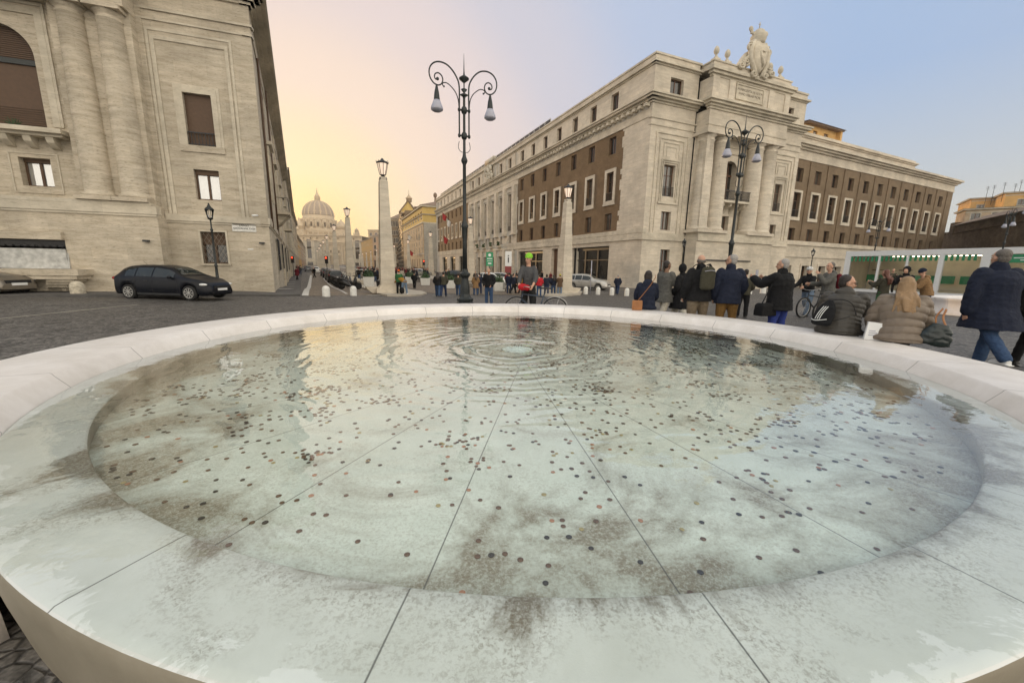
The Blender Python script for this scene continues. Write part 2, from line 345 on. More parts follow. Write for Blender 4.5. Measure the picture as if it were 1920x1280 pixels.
# pavement of the left palace, the lighter cobbled street, the stone island under the lamp columns, the strip in front of the right palace
L0 = gp(516, 551); A0 = gp(1197, 541)
sdir = (ray(586, 494)); sdir = Vector((sdir.x, sdir.y, 0)).normalized()
def along(p, d, n=0):
    nrm_ = Vector((sdir.y, -sdir.x, 0)); return Vector((p.x, p.y, 0)) + sdir * d + nrm_ * n
kL = gp(566, 554.5); kR = gp(712, 552)
lsd = Vector((-.474, .881, 0)).normalized()
pav = [gp(-160, 558), gp(0, 556.5), gp(140, 556.5), gp(300, 557), gp(516, 556), gp(563, 555), along(kL, 60, -1.5), along(kL, 420, -3), along(kL, 420, -22), L0 + lsd * 40 + Vector((-6, 0, 0)), L0 + Vector((-1, 1, 0)), gp(0, 545) + Vector((0, 1, 0)), gp(-160, 547)]
sheet('pavement', pav, .10, T['asphalt'], kerb=.16)
road = [gp(567, 555.6), gp(700, 553), gp(715, 550), along(kR, 20, -.9), along(kR, 420, -.9), along(kL, 420, .3), along(kL, 30, .1)]
sheet('street', road, .012, T['cobble_street'])
isl = [gp(712, 553), gp(726, 556), gp(760, 556.3), gp(790, 554.5), gp(800, 551.5), gp(792, 548), gp(770, 545), along(kR, 10, 3.2), along(kR, 420, 3.2), along(kR, 420, -.2), along(kR, 12, -.2)]
sheet('island_pavement', isl, .12, T['paving'], kerb=.16)
plz = [gp(806, 550), gp(870, 552), gp(940, 553), gp(1010, 554), gp(1060, 552.5), along(gp(1060, 552), 30, 4), along(gp(1060, 552), 420, -12), along(kR, 420, 4), along(kR, 14, 4.2)]
sheet('promenade_paving', plz, .02, T['cobble_street'])
isl2 = [gp(1010, 555), gp(1060, 556), gp(1088, 553), gp(1092, 549), gp(1080, 545.5), along(gp(1080, 546), 300, -8), along(gp(1040, 546), 300, -8), gp(1000, 549)]
sheet('right_island_pavement', isl2, .13, T['paving'], kerb=.16)
def strip(name, p, q, wd, h, mat, kind='structure'):
    d = (Vector((q.x, q.y, 0)) - Vector((p.x, p.y, 0))).normalized(); n = Vector((d.y, -d.x, 0)) * wd / 2
    return sheet(name, [Vector((p.x, p.y, 0)) - n, Vector((p.x, p.y, 0)) + n, Vector((q.x, q.y, 0)) + n, Vector((q.x, q.y, 0)) - n], h, mat)
strip('road_edge_line', gp(572, 555), along(kL, 60, .25), .32, .026, T['paint'])
strip('parking_line', gp(650, 551.5), gp(612, 529), .16, .026, T['paint'])
strip('parking_line', gp(612, 529), along(gp(612, 529), 60, 0), .16, .026, T['paint'])
for i, (a, b) in enumerate((((520, 545), (548, 544.5)), ((525, 539.5), (552, 539)), ((530, 535), (553, 534.6)), ((533, 531), (554, 530.8)))):
    strip('crossing_stripe', gp(*a), gp(*b), .35, .116, T['paint'])
strip('stop_line', gp(688, 554.3), gp(712, 554), .25, .026, T['paint'])
# faint tyre-polished lines set into the square
strip('track_strip', gp(-20, 576), gp(95, 573.5), .10, .006, T['asphalt']); strip('track_strip', gp(95, 573.5), gp(200, 571.5), .10, .006, T['asphalt'])
strip('track_strip', gp(-20, 600), gp(260, 571), .09, .006, T['kerb'])

# ================================================================== the fountain
WZ = .44; FC = Vector((.15, 5.0)); RP, RO, RB = 3.885, 4.28, 5.12; ZB = .560
JET = Vector((.07, 4.97)) - FC
def radial(t, L, tcn, n, off, wid):
    """0..1 mask of n radial joints round the object's centre"""
    sp = nd(t, 'ShaderNodeSeparateXYZ'); L(tcn.outputs['Object'], sp.inputs[0])
    an = nd(t, 'ShaderNodeMath', operation='ARCTAN2'); L(sp.outputs[1], an.inputs[0]); L(sp.outputs[0], an.inputs[1])
    a1 = nd(t, 'ShaderNodeMath', operation='MULTIPLY_ADD'); a1.inputs[1].default_value = n / (2 * pi); a1.inputs[2].default_value = off + 50; L(an.outputs[0], a1.inputs[0])
    fr = nd(t, 'ShaderNodeMath', operation='FRACT'); L(a1.outputs[0], fr.inputs[0])
    s = nd(t, 'ShaderNodeMath', operation='SUBTRACT'); L(fr.outputs[0], s.inputs[0]); s.inputs[1].default_value = .5
    ab = nd(t, 'ShaderNodeMath', operation='ABSOLUTE'); L(s.outputs[0], ab.inputs[0])
    ln = nd(t, 'ShaderNodeVectorMath', operation='LENGTH'); L(tcn.outputs['Object'], ln.inputs[0])
    m = nd(t, 'ShaderNodeMath', operation='MULTIPLY'); L(ab.outputs[0], m.inputs[0]); L(ln.outputs[1], m.inputs[1])
    m2 = nd(t, 'ShaderNodeMath', operation='MULTIPLY'); L(m.outputs[0], m2.inputs[0]); m2.inputs[1].default_value = 2 * pi / n
    r = nd(t, 'ShaderNodeMapRange'); r.inputs[1].default_value = wid * .4; r.inputs[2].default_value = wid; r.inputs[3].default_value = 1; r.inputs[4].default_value = 0; L(m2.outputs[0], r.inputs[0])
    return r.outputs[0], ln.outputs[1], sp
def marble(name, c1, c2, stain_c, lo, hi, edge0, edge1, speck=.35, rough=.45, joints=True, sky_sheen=None):
    m, t, b = M_(name); L = t.links.new
    tcn = nd(t, 'ShaderNodeTexCoord'); b.inputs['Roughness'].default_value = rough; b.inputs['Specular IOR Level'].default_value = .4
    j, ln, sp = radial(t, L, tcn, 25, .5 + (97 / 14.4) % 1, .0045)
    n1 = nd(t, 'ShaderNodeTexNoise'); n1.inputs['Scale'].default_value = 1.7; n1.inputs['Detail'].default_value = 10; n1.inputs['Roughness'].default_value = .72; n1.inputs['Distortion'].default_value = .15; L(tcn.outputs['Object'], n1.inputs['Vector'])
    r = nd(t, 'ShaderNodeValToRGB'); r.color_ramp.elements[0].position = .35; r.color_ramp.elements[1].position = .68; r.color_ramp.elements[0].color = c1 + (1,); r.color_ramp.elements[1].color = c2 + (1,); L(n1.outputs[0], r.inputs[0])
    # big stained patches, thicker near the edge
    n2 = nd(t, 'ShaderNodeTexNoise'); n2.inputs['Scale'].default_value = 1.15; n2.inputs['Detail'].default_value = 9; n2.inputs['Roughness'].default_value = .66; n2.inputs['Distortion'].default_value = .9; L(tcn.outputs['Object'], n2.inputs['Vector'])
    ed = nd(t, 'ShaderNodeMapRange'); ed.inputs[1].default_value = edge0; ed.inputs[2].default_value = edge1; ed.inputs[3].default_value = 0; ed.inputs[4].default_value = .215; L(ln, ed.inputs[0])
    ad = nd(t, 'ShaderNodeMath', operation='ADD'); L(n2.outputs[0], ad.inputs[0]); L(ed.outputs[0], ad.inputs[1])
    s1 = nd(t, 'ShaderNodeMapRange'); s1.inputs[1].default_value = lo; s1.inputs[2].default_value = hi; L(ad.outputs[0], s1.inputs[0])
    # fine flecks inside and round the stains
    n3 = nd(t, 'ShaderNodeTexNoise'); n3.inputs['Scale'].default_value = 75; n3.inputs['Detail'].default_value = 6; n3.inputs['Roughness'].default_value = .75; n3.inputs['Distortion'].default_value = .5; L(tcn.outputs['Object'], n3.inputs['Vector'])
    f1 = nd(t, 'ShaderNodeMapRange'); f1.inputs[1].default_value = .47; f1.inputs[2].default_value = .60; L(n3.outputs[0], f1.inputs[0])
    wide = nd(t, 'ShaderNodeMapRange'); wide.inputs[1].default_value = lo - .10; wide.inputs[2].default_value = hi - .06; wide.inputs[3].default_value = .10 if sky_sheen is None else 0; wide.inputs[4].default_value = 1; L(ad.outputs[0], wide.inputs[0])
    f2 = nd(t, 'ShaderNodeMath', operation='MULTIPLY'); L(f1.outputs[0], f2.inputs[0]); L(wide.outputs[0], f2.inputs[1])
    f3 = nd(t, 'ShaderNodeMath', operation='MULTIPLY'); L(f2.outputs[0], f3.inputs[0]); f3.inputs[1].default_value = speck
    br_ = nd(t, 'ShaderNodeMapRange'); br_.inputs[1].default_value = .36; br_.inputs[2].default_value = .56; br_.inputs[3].default_value = .45; br_.inputs[4].default_value = 1; L(n3.outputs[0], br_.inputs[0]); s1b = nd(t, 'ShaderNodeMath', operation='MULTIPLY'); L(s1.outputs[0], s1b.inputs[0]); L(br_.outputs[0], s1b.inputs[1])
    tot = nd(t, 'ShaderNodeMath', operation='MAXIMUM'); L(s1b.outputs[0], tot.inputs[0]); L(f3.outputs[0], tot.inputs[1])
    mx = nd(t, 'ShaderNodeMix', data_type='RGBA'); mx.inputs[7].default_value = stain_c + (1,); L(tot.outputs[0], mx.inputs[0]); L(r.outputs[0], mx.inputs[6])
    last = mx.outputs[2]
    if sky_sheen:            # sky reflection painted as a pale band towards the outer edge, ragged inner border
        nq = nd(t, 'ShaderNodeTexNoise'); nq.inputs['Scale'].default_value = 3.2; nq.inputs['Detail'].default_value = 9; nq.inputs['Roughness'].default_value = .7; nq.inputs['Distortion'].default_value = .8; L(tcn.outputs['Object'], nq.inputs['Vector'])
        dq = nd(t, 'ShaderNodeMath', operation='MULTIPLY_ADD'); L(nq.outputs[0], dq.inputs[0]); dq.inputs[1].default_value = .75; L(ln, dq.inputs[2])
        dm = nd(t, 'ShaderNodeMapRange'); dm.inputs[1].default_value = sky_sheen + .375; dm.inputs[2].default_value = sky_sheen + .39; dm.inputs[4].default_value = .5; L(dq.outputs[0], dm.inputs[0])
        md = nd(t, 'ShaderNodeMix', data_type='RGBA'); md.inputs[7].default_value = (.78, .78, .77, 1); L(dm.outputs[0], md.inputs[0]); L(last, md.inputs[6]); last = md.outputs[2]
    if joints:
        mj = nd(t, 'ShaderNodeMix', data_type='RGBA'); mj.inputs[7].default_value = (.05, .045, .035, 1)
        jm = nd(t, 'ShaderNodeMath', operation='MULTIPLY'); jm.inputs[1].default_value = .8; L(j, jm.inputs[0])
        L(jm.outputs[0], mj.inputs[0]); L(last, mj.inputs[6]); last = mj.outputs[2]
    L(last, b.inputs['Base Color'])
    bp = nd(t, 'ShaderNodeBump'); bp.inputs['Strength'].default_value = .25; bp.inputs['Distance'].default_value = .004; L(n3.outputs[0], bp.inputs['Height']); L(bp.outputs[0], b.inputs['Normal'])
    return m
T['pool'] = marble('pool_floor_marble', (.53, .57, .50), (.68, .72, .65), (.20, .165, .105), .56, .72, 2.8, 3.92, speck=.65)
T['shelf'] = marble('wet_shelf_marble', (.51, .52, .475), (.625, .635, .60), (.16, .13, .085), .65, .715, 4.36, 3.88, speck=.62, sky_sheen=4.27)
T['poolwall'] = marble('stained_pool_wall', (.20, .185, .14), (.32, .30, .24), (.10, .08, .05), .5, .7, 9, 10, speck=.3)
T['bench'] = marble('bench_marble', (.62, .575, .53), (.78, .74, .71), (.45, .38, .30), .80, .95, 9, 10, speck=.12)
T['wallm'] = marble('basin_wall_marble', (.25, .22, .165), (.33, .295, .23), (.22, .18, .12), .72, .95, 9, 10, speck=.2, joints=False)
def water_mat():
    m = bpy.data.materials.new('water'); m.use_nodes = True; t = m.node_tree; t.nodes.clear(); L = t.links.new
    o = nd(t, 'ShaderNodeOutputMaterial'); tr = nd(t, 'ShaderNodeBsdfTransparent'); tr.inputs[0].default_value = (.955, .985, .97, 1)
    gl = nd(t, 'ShaderNodeBsdfGlossy'); gl.inputs['Roughness'].default_value = .015; mx = nd(t, 'ShaderNodeMixShader')
    fr = nd(t, 'ShaderNodeFresnel'); fr.inputs[0].default_value = 1.333
    tcn = nd(t, 'ShaderNodeTexCoord')
    sb = nd(t, 'ShaderNodeVectorMath', operation='SUBTRACT'); sb.inputs[1].default_value = (JET.x, JET.y, 0); L(tcn.outputs['Object'], sb.inputs[0])
    nz = nd(t, 'ShaderNodeTexNoise'); nz.inputs['Scale'].default_value = 1.3; nz.inputs['Detail'].default_value = 2; L(tcn.outputs['Object'], nz.inputs['Vector'])
    ln = nd(t, 'ShaderNodeVectorMath', operation='LENGTH'); L(sb.outputs[0], ln.inputs[0])
    ph = nd(t, 'ShaderNodeMath', operation='MULTIPLY_ADD'); L(nz.outputs[0], ph.inputs[0]); ph.inputs[1].default_value = .55; L(ln.outputs[1], ph.inputs[2])
    k = nd(t, 'ShaderNodeMath', operation='MULTIPLY'); k.inputs[1].default_value = 2 * pi / .17; L(ph.outputs[0], k.inputs[0])
    s = nd(t, 'ShaderNodeMath', operation='SINE'); L(k.outputs[0], s.inputs[0])
    k2 = nd(t, 'ShaderNodeMath', operation='MULTIPLY'); k2.inputs[1].default_value = 2 * pi / .41; L(ph.outputs[0], k2.inputs[0])
    s2 = nd(t, 'ShaderNodeMath', operation='SINE'); L(k2.outputs[0], s2.inputs[0])
    sa = nd(t, 'ShaderNodeMath', operation='MULTIPLY_ADD'); L(s2.outputs[0], sa.inputs[0]); sa.inputs[1].default_value = 1.1; L(s.outputs[0], sa.inputs[2])
    de = nd(t, 'ShaderNodeMath', operation='MULTIPLY'); de.inputs[1].default_value = -1 / 1.15; L(ln.outputs[1], de.inputs[0])
    ex = nd(t, 'ShaderNodeMath', operation='EXPONENT'); L(de.outputs[0], ex.inputs[0])
    am = nd(t, 'ShaderNodeMath', operation='MULTIPLY_ADD'); L(ex.outputs[0], am.inputs[0]); am.inputs[1].default_value = .0042; am.inputs[2].default_value = .00022
    nm = nd(t, 'ShaderNodeTexNoise'); nm.inputs['Scale'].default_value = 2.6; nm.inputs['Detail'].default_value = 2; L(tcn.outputs['Object'], nm.inputs['Vector'])
    nr_ = nd(t, 'ShaderNodeMapRange'); nr_.inputs[1].default_value = .35; nr_.inputs[2].default_value = .65; nr_.inputs[3].default_value = .35; nr_.inputs[4].default_value = 1.5; L(nm.outputs[0], nr_.inputs[0]); amm = nd(t, 'ShaderNodeMath', operation='MULTIPLY'); L(am.outputs[0], amm.inputs[0]); L(nr_.outputs[0], amm.inputs[1])
    h = nd(t, 'ShaderNodeMath', operation='MULTIPLY'); L(sa.outputs[0], h.inputs[0]); L(amm.outputs[0], h.inputs[1])
    n2 = nd(t, 'ShaderNodeTexNoise'); n2.inputs['Scale'].default_value = 5.5; n2.inputs['Detail'].default_value = 4; n2.inputs['Roughness'].default_value = .5; L(tcn.outputs['Object'], n2.inputs['Vector'])
    h2 = nd(t, 'ShaderNodeMath', operation='MULTIPLY_ADD'); L(n2.outputs[0], h2.inputs[0]); h2.inputs[1].default_value = .0030; L(h.outputs[0], h2.inputs[2])
    bp = nd(t, 'ShaderNodeBump'); bp.inputs['Strength'].default_value = 1; bp.inputs['Distance'].default_value = 1.0; L(h2.outputs[0], bp.inputs['Height'])
    L(bp.outputs[0], gl.inputs['Normal']); L(bp.outputs[0], fr.inputs['Normal'])
    fm = nd(t, 'ShaderNodeMath', operation='MULTIPLY'); fm.use_clamp = True; fm.inputs[1].default_value = 1.95; L(fr.outputs[0], fm.inputs[0])
    ge = nd(t, 'ShaderNodeNewGeometry'); bf = nd(t, 'ShaderNodeMath', operation='SUBTRACT'); bf.inputs[0].default_value = 1; L(ge.outputs['Backfacing'], bf.inputs[1])
    fb = nd(t, 'ShaderNodeMath', operation='MULTIPLY'); L(fm.outputs[0], fb.inputs[0]); L(bf.outputs[0], fb.inputs[1])
    L(fb.outputs[0], mx.inputs[0]); L(tr.outputs[0], mx.inputs[1]); L(gl.outputs[0], mx.inputs[2]); L(mx.outputs[0], o.inputs[0]); return m
T['water'] = water_mat()
ft = thing('round_fountain', 'large round white marble fountain full of coins, with a raised seat along its far rim', 'fountain', (FC.x, FC.y, 0))
NS = 240
def profile(parent, name, prof, mat, smooth=True, rng=None):
    bm = B(); rings = []
    for r, z in prof: rings.append([(r * cos(2 * pi * i / NS), r * sin(2 * pi * i / NS), z) for i in range(NS)])
    loft(bm, rings, caps=False); return obj(name, bm, mat, parent, smooth)
bm = B(); rings = []
for r in (0.02, .5, 1, 1.5, 2, 2.5, 3, 3.5, 3.84, RP + .02): rings.append([(r * cos(2 * pi * i / 120), r * sin(2 * pi * i / 120), WZ - .125) for i in range(120)])
loft(bm, rings, caps='first'); obj('pool_floor', bm, T['pool'], ft)
profile(ft, 'pool_wall', [(RP + .012, WZ - .15), (RP, WZ - .03), (RP + .003, WZ - .022)], T['poolwall'])
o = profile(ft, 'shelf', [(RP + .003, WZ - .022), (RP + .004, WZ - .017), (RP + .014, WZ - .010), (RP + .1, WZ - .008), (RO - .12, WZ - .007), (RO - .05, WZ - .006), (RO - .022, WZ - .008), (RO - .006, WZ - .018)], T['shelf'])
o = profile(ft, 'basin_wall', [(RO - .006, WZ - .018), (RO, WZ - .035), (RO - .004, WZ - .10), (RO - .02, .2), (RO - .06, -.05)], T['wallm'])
bm = B(); NB = 260; rings = []
for i in range(NB + 1):
    a = radians(-66 + (360 - 66 - 0) * 0) ; a0, a1 = radians(-66), radians(240); a = a0 + (a1 - a0) * i / NB
    k = S(radians(-66), radians(-36), a) * (1 - S(radians(212), radians(240), a)); k = max(k, .004)
    zt = WZ - .03 + (ZB - WZ + .03) * min(1, k * 1.6); ro = RO - .01 + (RB - RO + .01) * k; ri = RO + .0
    pr = [(ri - .02, -.05), (ri + .002, WZ - .01), (ri + .085, zt - .026), (ri + .095, zt - .008), (ri + .11, zt), (ri + .115 + max(0, ro - ri - .12) * .5, zt + .001), (max(ri + .12, ro - .03), zt - .001), (max(ri + .13, ro - .008), zt - .012), (max(ri + .135, ro), zt - .035), (max(ri + .13, ro - .05), zt - .30), (max(ri + .10, ro - .10), -.05)]
    rings.append([(r * cos(a), r * sin(a), z) for r, z in pr])
loft(bm, rings, caps=True); obj('bench_rim', bm, T['bench'], ft, smooth=True)
bm = B(); rings = []
RW_ = RO - .010
for q in range(1, 20): rings.append([(RW_ * q / 19 * cos(2 * pi * i / NS), RW_ * q / 19 * sin(2 * pi * i / NS), WZ if q < 19 else WZ - .006) for i in range(NS)])
loft(bm, rings, caps='first'); wo = obj('water', bm, T['water'], ft, smooth=True)
# the low bubbling mound of the spout
T['foam'] = M_('churning_water')[0]
t = T['foam'].node_tree; b = t.nodes['Principled BSDF']; b.inputs['Base Color'].default_value = (.85, .93, .92, 1); b.inputs['Roughness'].default_value = .06; b.inputs['Transmission Weight'].default_value = .85; b.inputs['IOR'].default_value = 1.33
bm = B(); rj = random.Random(3); rings = []
for q in range(1, 22):
    r = .20 * q / 21; ring_ = []
    for i in range(56):
        a = 2 * pi * i / 56
        h = .026 * math.exp(-(r / .07) ** 2) + .009 * sin(38 * r + 2 * sin(3 * a)) * math.exp(-r / .12) + .007 * sin(7 * a + 23 * r) * math.exp(-r / .09) + rj.uniform(-.006, .006) * math.exp(-r / .2)
        ring_.append((JET.x + r * cos(a), JET.y + r * sin(a), WZ + .004 + max(-.002, h) * (1 if q < 21 else 0)))
    rings.append(ring_)
loft(bm, rings, caps='first'); obj('water_jet', bm, T['foam'], ft, smooth=True)
# ---- coins
T['coinb'] = flat('tarnished_copper', (.13, .072, .038), .5, .3, var=.4, scale=30)
T['coinr'] = flat('bright_copper', (.42, .20, .11), .45, .4, var=.2, scale=30)
T['coing'] = flat('brassy_coin', (.40, .32, .14), .4, .4, var=.2, scale=30)
T['coind'] = flat('blackened_coin', (.035, .028, .02), .6, .1, var=.4, scale=30)
rc = random.Random(11); coins = []
clus = [(rc.uniform(-3.4, 3.4), rc.uniform(-3.2, 3.4)) for _ in range(90)]
while len(coins) < 5200:
    if rc.random() < .30:
        c = rc.choice(clus); x, y = c[0] + rc.gauss(0, .09), c[1] + rc.gauss(0, .07)
    elif rc.random() < .40:
        x, y = rc.gauss(1.5, 1.2), rc.gauss(1.7, 1.0)
    else:
        a, r = rc.uniform(0, 2 * pi), 3.8 * sqrt(rc.random()); x, y = r * cos(a), r * sin(a)
    if hypot(x, y) > 3.82 or hypot(x - JET.x, y - JET.y) < .3: continue
    if y < -2.6 and rc.random() < .35: continue
    coins.append((x, y, rc.choice([.0117, .0128, .0138, .0122])))
coins.sort(key=lambda c: hypot(c[0] + FC.x, c[1] + FC.y))
def coin_bm(bm, x, y, r, z, n=14, mi=0, tilt=0):
    prof = [(r * .96, -.001), (r, -.0006), (r, .0006), (r * .96, .0011), (r * .84, .0009)] if n > 10 else [(r, -.001), (r * .97, .001)]
    loft(bm, [[(x + q * cos(2 * pi * i / n), y + q * sin(2 * pi * i / n), z + zz + tilt * cos(2 * pi * i / n)) for i in range(n)] for q, zz in prof], mi)
cm = []
for nm, mt, lb in (('coinb', 'coinb', 'small round brown coin lying on the pool floor nearest the camera'), ('coind', 'coind', 'small round blackened coin lying on the pool floor nearest the camera'), ('coinr', 'coinr', 'small bright copper coin lying on the pool floor nearest the camera'), ('coing', 'coing', 'small yellow brass coin lying on the pool floor nearest the camera')):
    bm = B(); coin_bm(bm, 0, 0, .0118, 0); me = bpy.data.meshes.new('coin'); bm.to_mesh(me); bm.free(); me.materials.append(T[mt]); cm.append((me, lb))
ZF = WZ - .125
for i, (x, y, r) in enumerate(coins[:290]):
    q = rc.random(); me, lb = cm[0 if q < .58 else 1 if q < .82 else 2 if q < .92 else 3]
    o = link('coin', me); o.location = (FC.x + x, FC.y + y, ZF + .0025); o.scale = (r / .0118,) * 2 + (1,); o.rotation_euler = (rc.uniform(-.03, .03), rc.uniform(-.03, .03), 0)
    tag(o, lb, 'coin', lb.replace('small ', '').replace('coin lying', 'coins lying'))
bm = B()
for x, y, r in coins[290:]:
    q = rc.random(); coin_bm(bm, FC.x + x, FC.y + y, r * 1.2, ZF + .0028, 8, 0 if q < .36 else 3 if q < .86 else 1 if q < .92 else 2)
o = obj('scattered_coins', bm, [T['coinb'], T['coinr'], T['coing'], T['coind']]); tag(o, 'many small dark coins scattered over the middle and far pool floor', 'coins', kind='stuff')
# ================================================================== buildings
def frame(px, vp, sign=1):
    p = px; v = ray(vp, 500 + (vp - 960) * .0181); d = Vector((v.x, v.y)).normalized() * sign
    return p, atan2(d.y, d.x)
def holes(bm, x0, x1, z0, z1, y, hs, dep, mi=0, mr=None):
    """wall sheet in the plane y with rectangular holes hs=(x0,x1,z0,z1) and reveals dep deep (inward = +y)"""
    xs = sorted({x0, x1} | {q for h in hs for q in h[:2] if x0 < q < x1}); zs = sorted({z0, z1} | {q for h in hs for q in h[2:4] if z0 < q < z1})
    V = {}
    def vt(i, j):
        if (i, j) not in V: V[i, j] = bm.verts.new((xs[i], y, zs[j]))
        return V[i, j]
    for i in range(len(xs) - 1):
        for j in range(len(zs) - 1):
            cx, cz = (xs[i] + xs[i + 1]) / 2, (zs[j] + zs[j + 1]) / 2
            if any(h[0] < cx < h[1] and h[2] < cz < h[3] for h in hs): continue
            bm.faces.new((vt(i, j), vt(i + 1, j), vt(i + 1, j + 1), vt(i, j + 1))).material_index = mi
    for h in hs:
        a, b, c, d = h[:4]; mm = mi if mr is None else mr
        for q in (((a, c), (a, d)), ((a, d), (b, d)), ((b, d), (b, c)), ((b, c), (a, c))):
            poly(bm, [(q[0][0], y, q[0][1]), (q[1][0], y, q[1][1]), (q[1][0], y + dep, q[1][1]), (q[0][0], y + dep, q[0][1])], mm)
WC = {}; _wr = random.Random(31)
def window(parent, fr, x0, x1, z0, z1, y, dep=.25, style='plain', gl='glass', shut=0, mull=1, rail=0, name='window'):
    """glass pane with dark frame bars; optional shutter on top and rail at the foot; meshes are shared by size"""
    if gl == 'glass' and _wr.random() < .35: gl = 'glassm'
    w, h = round(x1 - x0, 2), round(z1 - z0, 2); key = (w, h, style, gl, shut, mull, rail)
    if key not in WC:
        bm = B(); bx(bm, -w / 2 - .02, w / 2 + .02, 0, .03, -.02, h + .02); me = bpy.data.meshes.new(name); bm.to_mesh(me); bm.free(); me.materials.append(T[gl])
        bm = B(); f = .07
        bx(bm, -w / 2, -w / 2 + f, -.06, -.002, 0, h); bx(bm, w / 2 - f, w / 2, -.06, -.002, 0, h); bx(bm, -w / 2 + f, w / 2 - f, -.06, -.002, 0, f); bx(bm, -w / 2 + f, w / 2 - f, -.06, -.002, h - f, h)
        for k in range(mull):
            c = -w / 2 + w * (k + 1) / (mull + 1); bx(bm, c - .045, c + .045, -.055, -.003, f, h - f)
        if h > 2.4: bx(bm, -w / 2 + f, w / 2 - f, -.05, -.004, h * .68 - .03, h * .68 + .03)
        if style == 'shut': bx(bm, -w / 2 + .01, w / 2 - .01, -.10, -.062, h * (1 - shut), h - .005, 1)
        fm = bpy.data.meshes.new('frame'); bm.to_mesh(fm); bm.free(); fm.materials.append(T['shutter'] if style == 'shut' else T['wood']); fm.materials.append(T['shutter'])
        rm = None
        if rail:
            bm = B(); n = max(4, int(w / .14))
            bx(bm, -w / 2, w / 2, -.02, .02, rail - .05, rail); bx(bm, -w / 2, w / 2, -.015, .015, .06, .09)
            for k in range(n + 1):
                c = -w / 2 + w * k / n; bx(bm, c - .012, c + .012, -.012, .012, .0, rail - .05)
            rm = bpy.data.meshes.new('rail'); bm.to_mesh(rm); bm.free(); rm.materials.append(T['iron'])
        WC[key] = (me, fm, rm)
    me, fm, rm = WC[key]
    o = link(name, me, parent); o.location = ((x0 + x1) / 2, y + dep - .01, z0)
    if fr is not None: o.matrix_local = fr @ Matrix.Translation(o.location)
    link('frame', fm, o)
    if rm:
        r = link('rail', rm, o); r.location = (0, -dep + .06, 0)
    return o
def fmat(rz): return Matrix.Rotation(rz, 4, 'Z')
def part(parent, fr, name, bm, mats, smooth=False):
    o = obj(name, bm, mats, parent, smooth)
    if fr is not None: o.matrix_local = fr
    return o
def course(bm, x0, x1, y, z, steps, mi=0, e0=0, e1=0):
    """horizontal moulding: steps = [(dz, projection)...] stacked upward"""
    for dz, p in steps:
        bx(bm, x0 - p * e0, x1 + p * e1, y - p, y + .35, z, z + dz - .002, mi); z += dz
# ------------------------------------------------------------------ right corner palace (two facades)
A0 = Vector((14.63, 46.12, 0)); RZF = atan2(.382, .924); RZS = atan2(-.916, .40)
pal = thing('corner_palace', 'pale travertine corner palace with brown brick side, columned front and carved crest on its roof', 'building', (A0.x, A0.y, 0))
F1, F2 = fmat(RZF), fmat(RZS)      # F1: local x to the right along the front; F2: local x towards the camera side, street front runs to -x
TR = [T['trav_pale'], T['trim'], T['brick'], T['trav']]
# front facade F1
bm = B(); win = [(2.3, 3.95, 9.7, 13.1), (2.45, 3.9, 6.0, 8.05), (2.8, 4.2, -.4, 3.8), (2.2, 4.05, 20.15, 21.9)]
win2 = [(20.9, 22.3, 9.3, 12.7), (20.9, 22.1, 5.9, 7.6), (20.6, 21.5, 0.2, 3.4), (21.3, 22.5, 20.2, 21.9)]
H0 = -1.0
holes(bm, 0, 6.2, H0, 23.9, 0, win, .45); holes(bm, 19.2, 24.7, H0, 23.9, 0, win2, .45)
# centre recess behind the columns with an arched opening
arc = []; ac, ar, az = 12.3, 1.25, 13.2
holes(bm, 6.2, 19.2, 5.4, 16.8, -.2, [(ac - ar, ac + ar, 9.9, az + ar), (11.6, 13.0, 6.0, 8.1)], .9)
for s in (-1, 1):                   # spandrels of the arch
    pts = [(ac + s * ar, -.202, az + ar), (ac, -.202, az + ar)] + [(ac + s * ar * sin(q), -.202, az + ar * cos(q)) for q in [i * pi / 2 / 10 for i in range(11)]]
    poly(bm, pts[:1] + pts[2:] if False else pts, 0)
bx(bm, 6.2, 19.2, -.2, 0, 5.0, 5.4)
bx(bm, 6.4, 6.9, -1.8, -.2, 5.8, 16.7); bx(bm, 18.6, 19.2, -.9, -.2, 5.8, 16.7)
bx(bm, 24.7, 24.75, 0, 12, H0, 23.9); bx(bm, 0.02, 24.7, 14, 14.1, H0, 23.9)
part(pal, F1, 'front_wall', bm, TR)
bm = B()      # projecting base, entablature and attic of the pavilion
bx(bm, 6.35, 19.25, -1.8, -.21, H0, 4.85); bx(bm, 6.35, 19.25, -1.95, -.21, 5.15, 5.8, 1); bx(bm, 6.35, 19.25, -2.0, -.21, 4.852, 5.148, 1)
bx(bm, 6.4, 19.2, -1.75, .1, 16.7, 18.9, 0)
course(bm, 6.4, 19.2, -1.75, 17.3, [(.12, .06)], 1, 1, 1)
course(bm, 6.4, 19.2, -1.75, 18.9, [(.22, .15), (.22, .32), (.25, .6), (.22, .85)], 1, 1, 1)
bx(bm, 6.5, 19.1, -1.6, 0.1, 19.82, 22.2, 0)
for a in (6.52, 9.0, 15.4, 18.2):
    bx(bm, a, a + .9, -1.7, -1.58, 19.82, 22.2, 0)
course(bm, 6.45, 19.15, -1.6, 22.2, [(.22, .08), (.28, .3), (.36, .5)], 1, 1, 1)
bx(bm, 6.5, 19.1, -1.6, 2.5, 23.06, 23.66, 0); bx(bm, 6.4, 19.2, -1.68, 2.6, 23.66, 23.8, 1)
part(pal, F1, 'pavilion', bm, TR)
bm = B()      # mouldings of the set-back bays
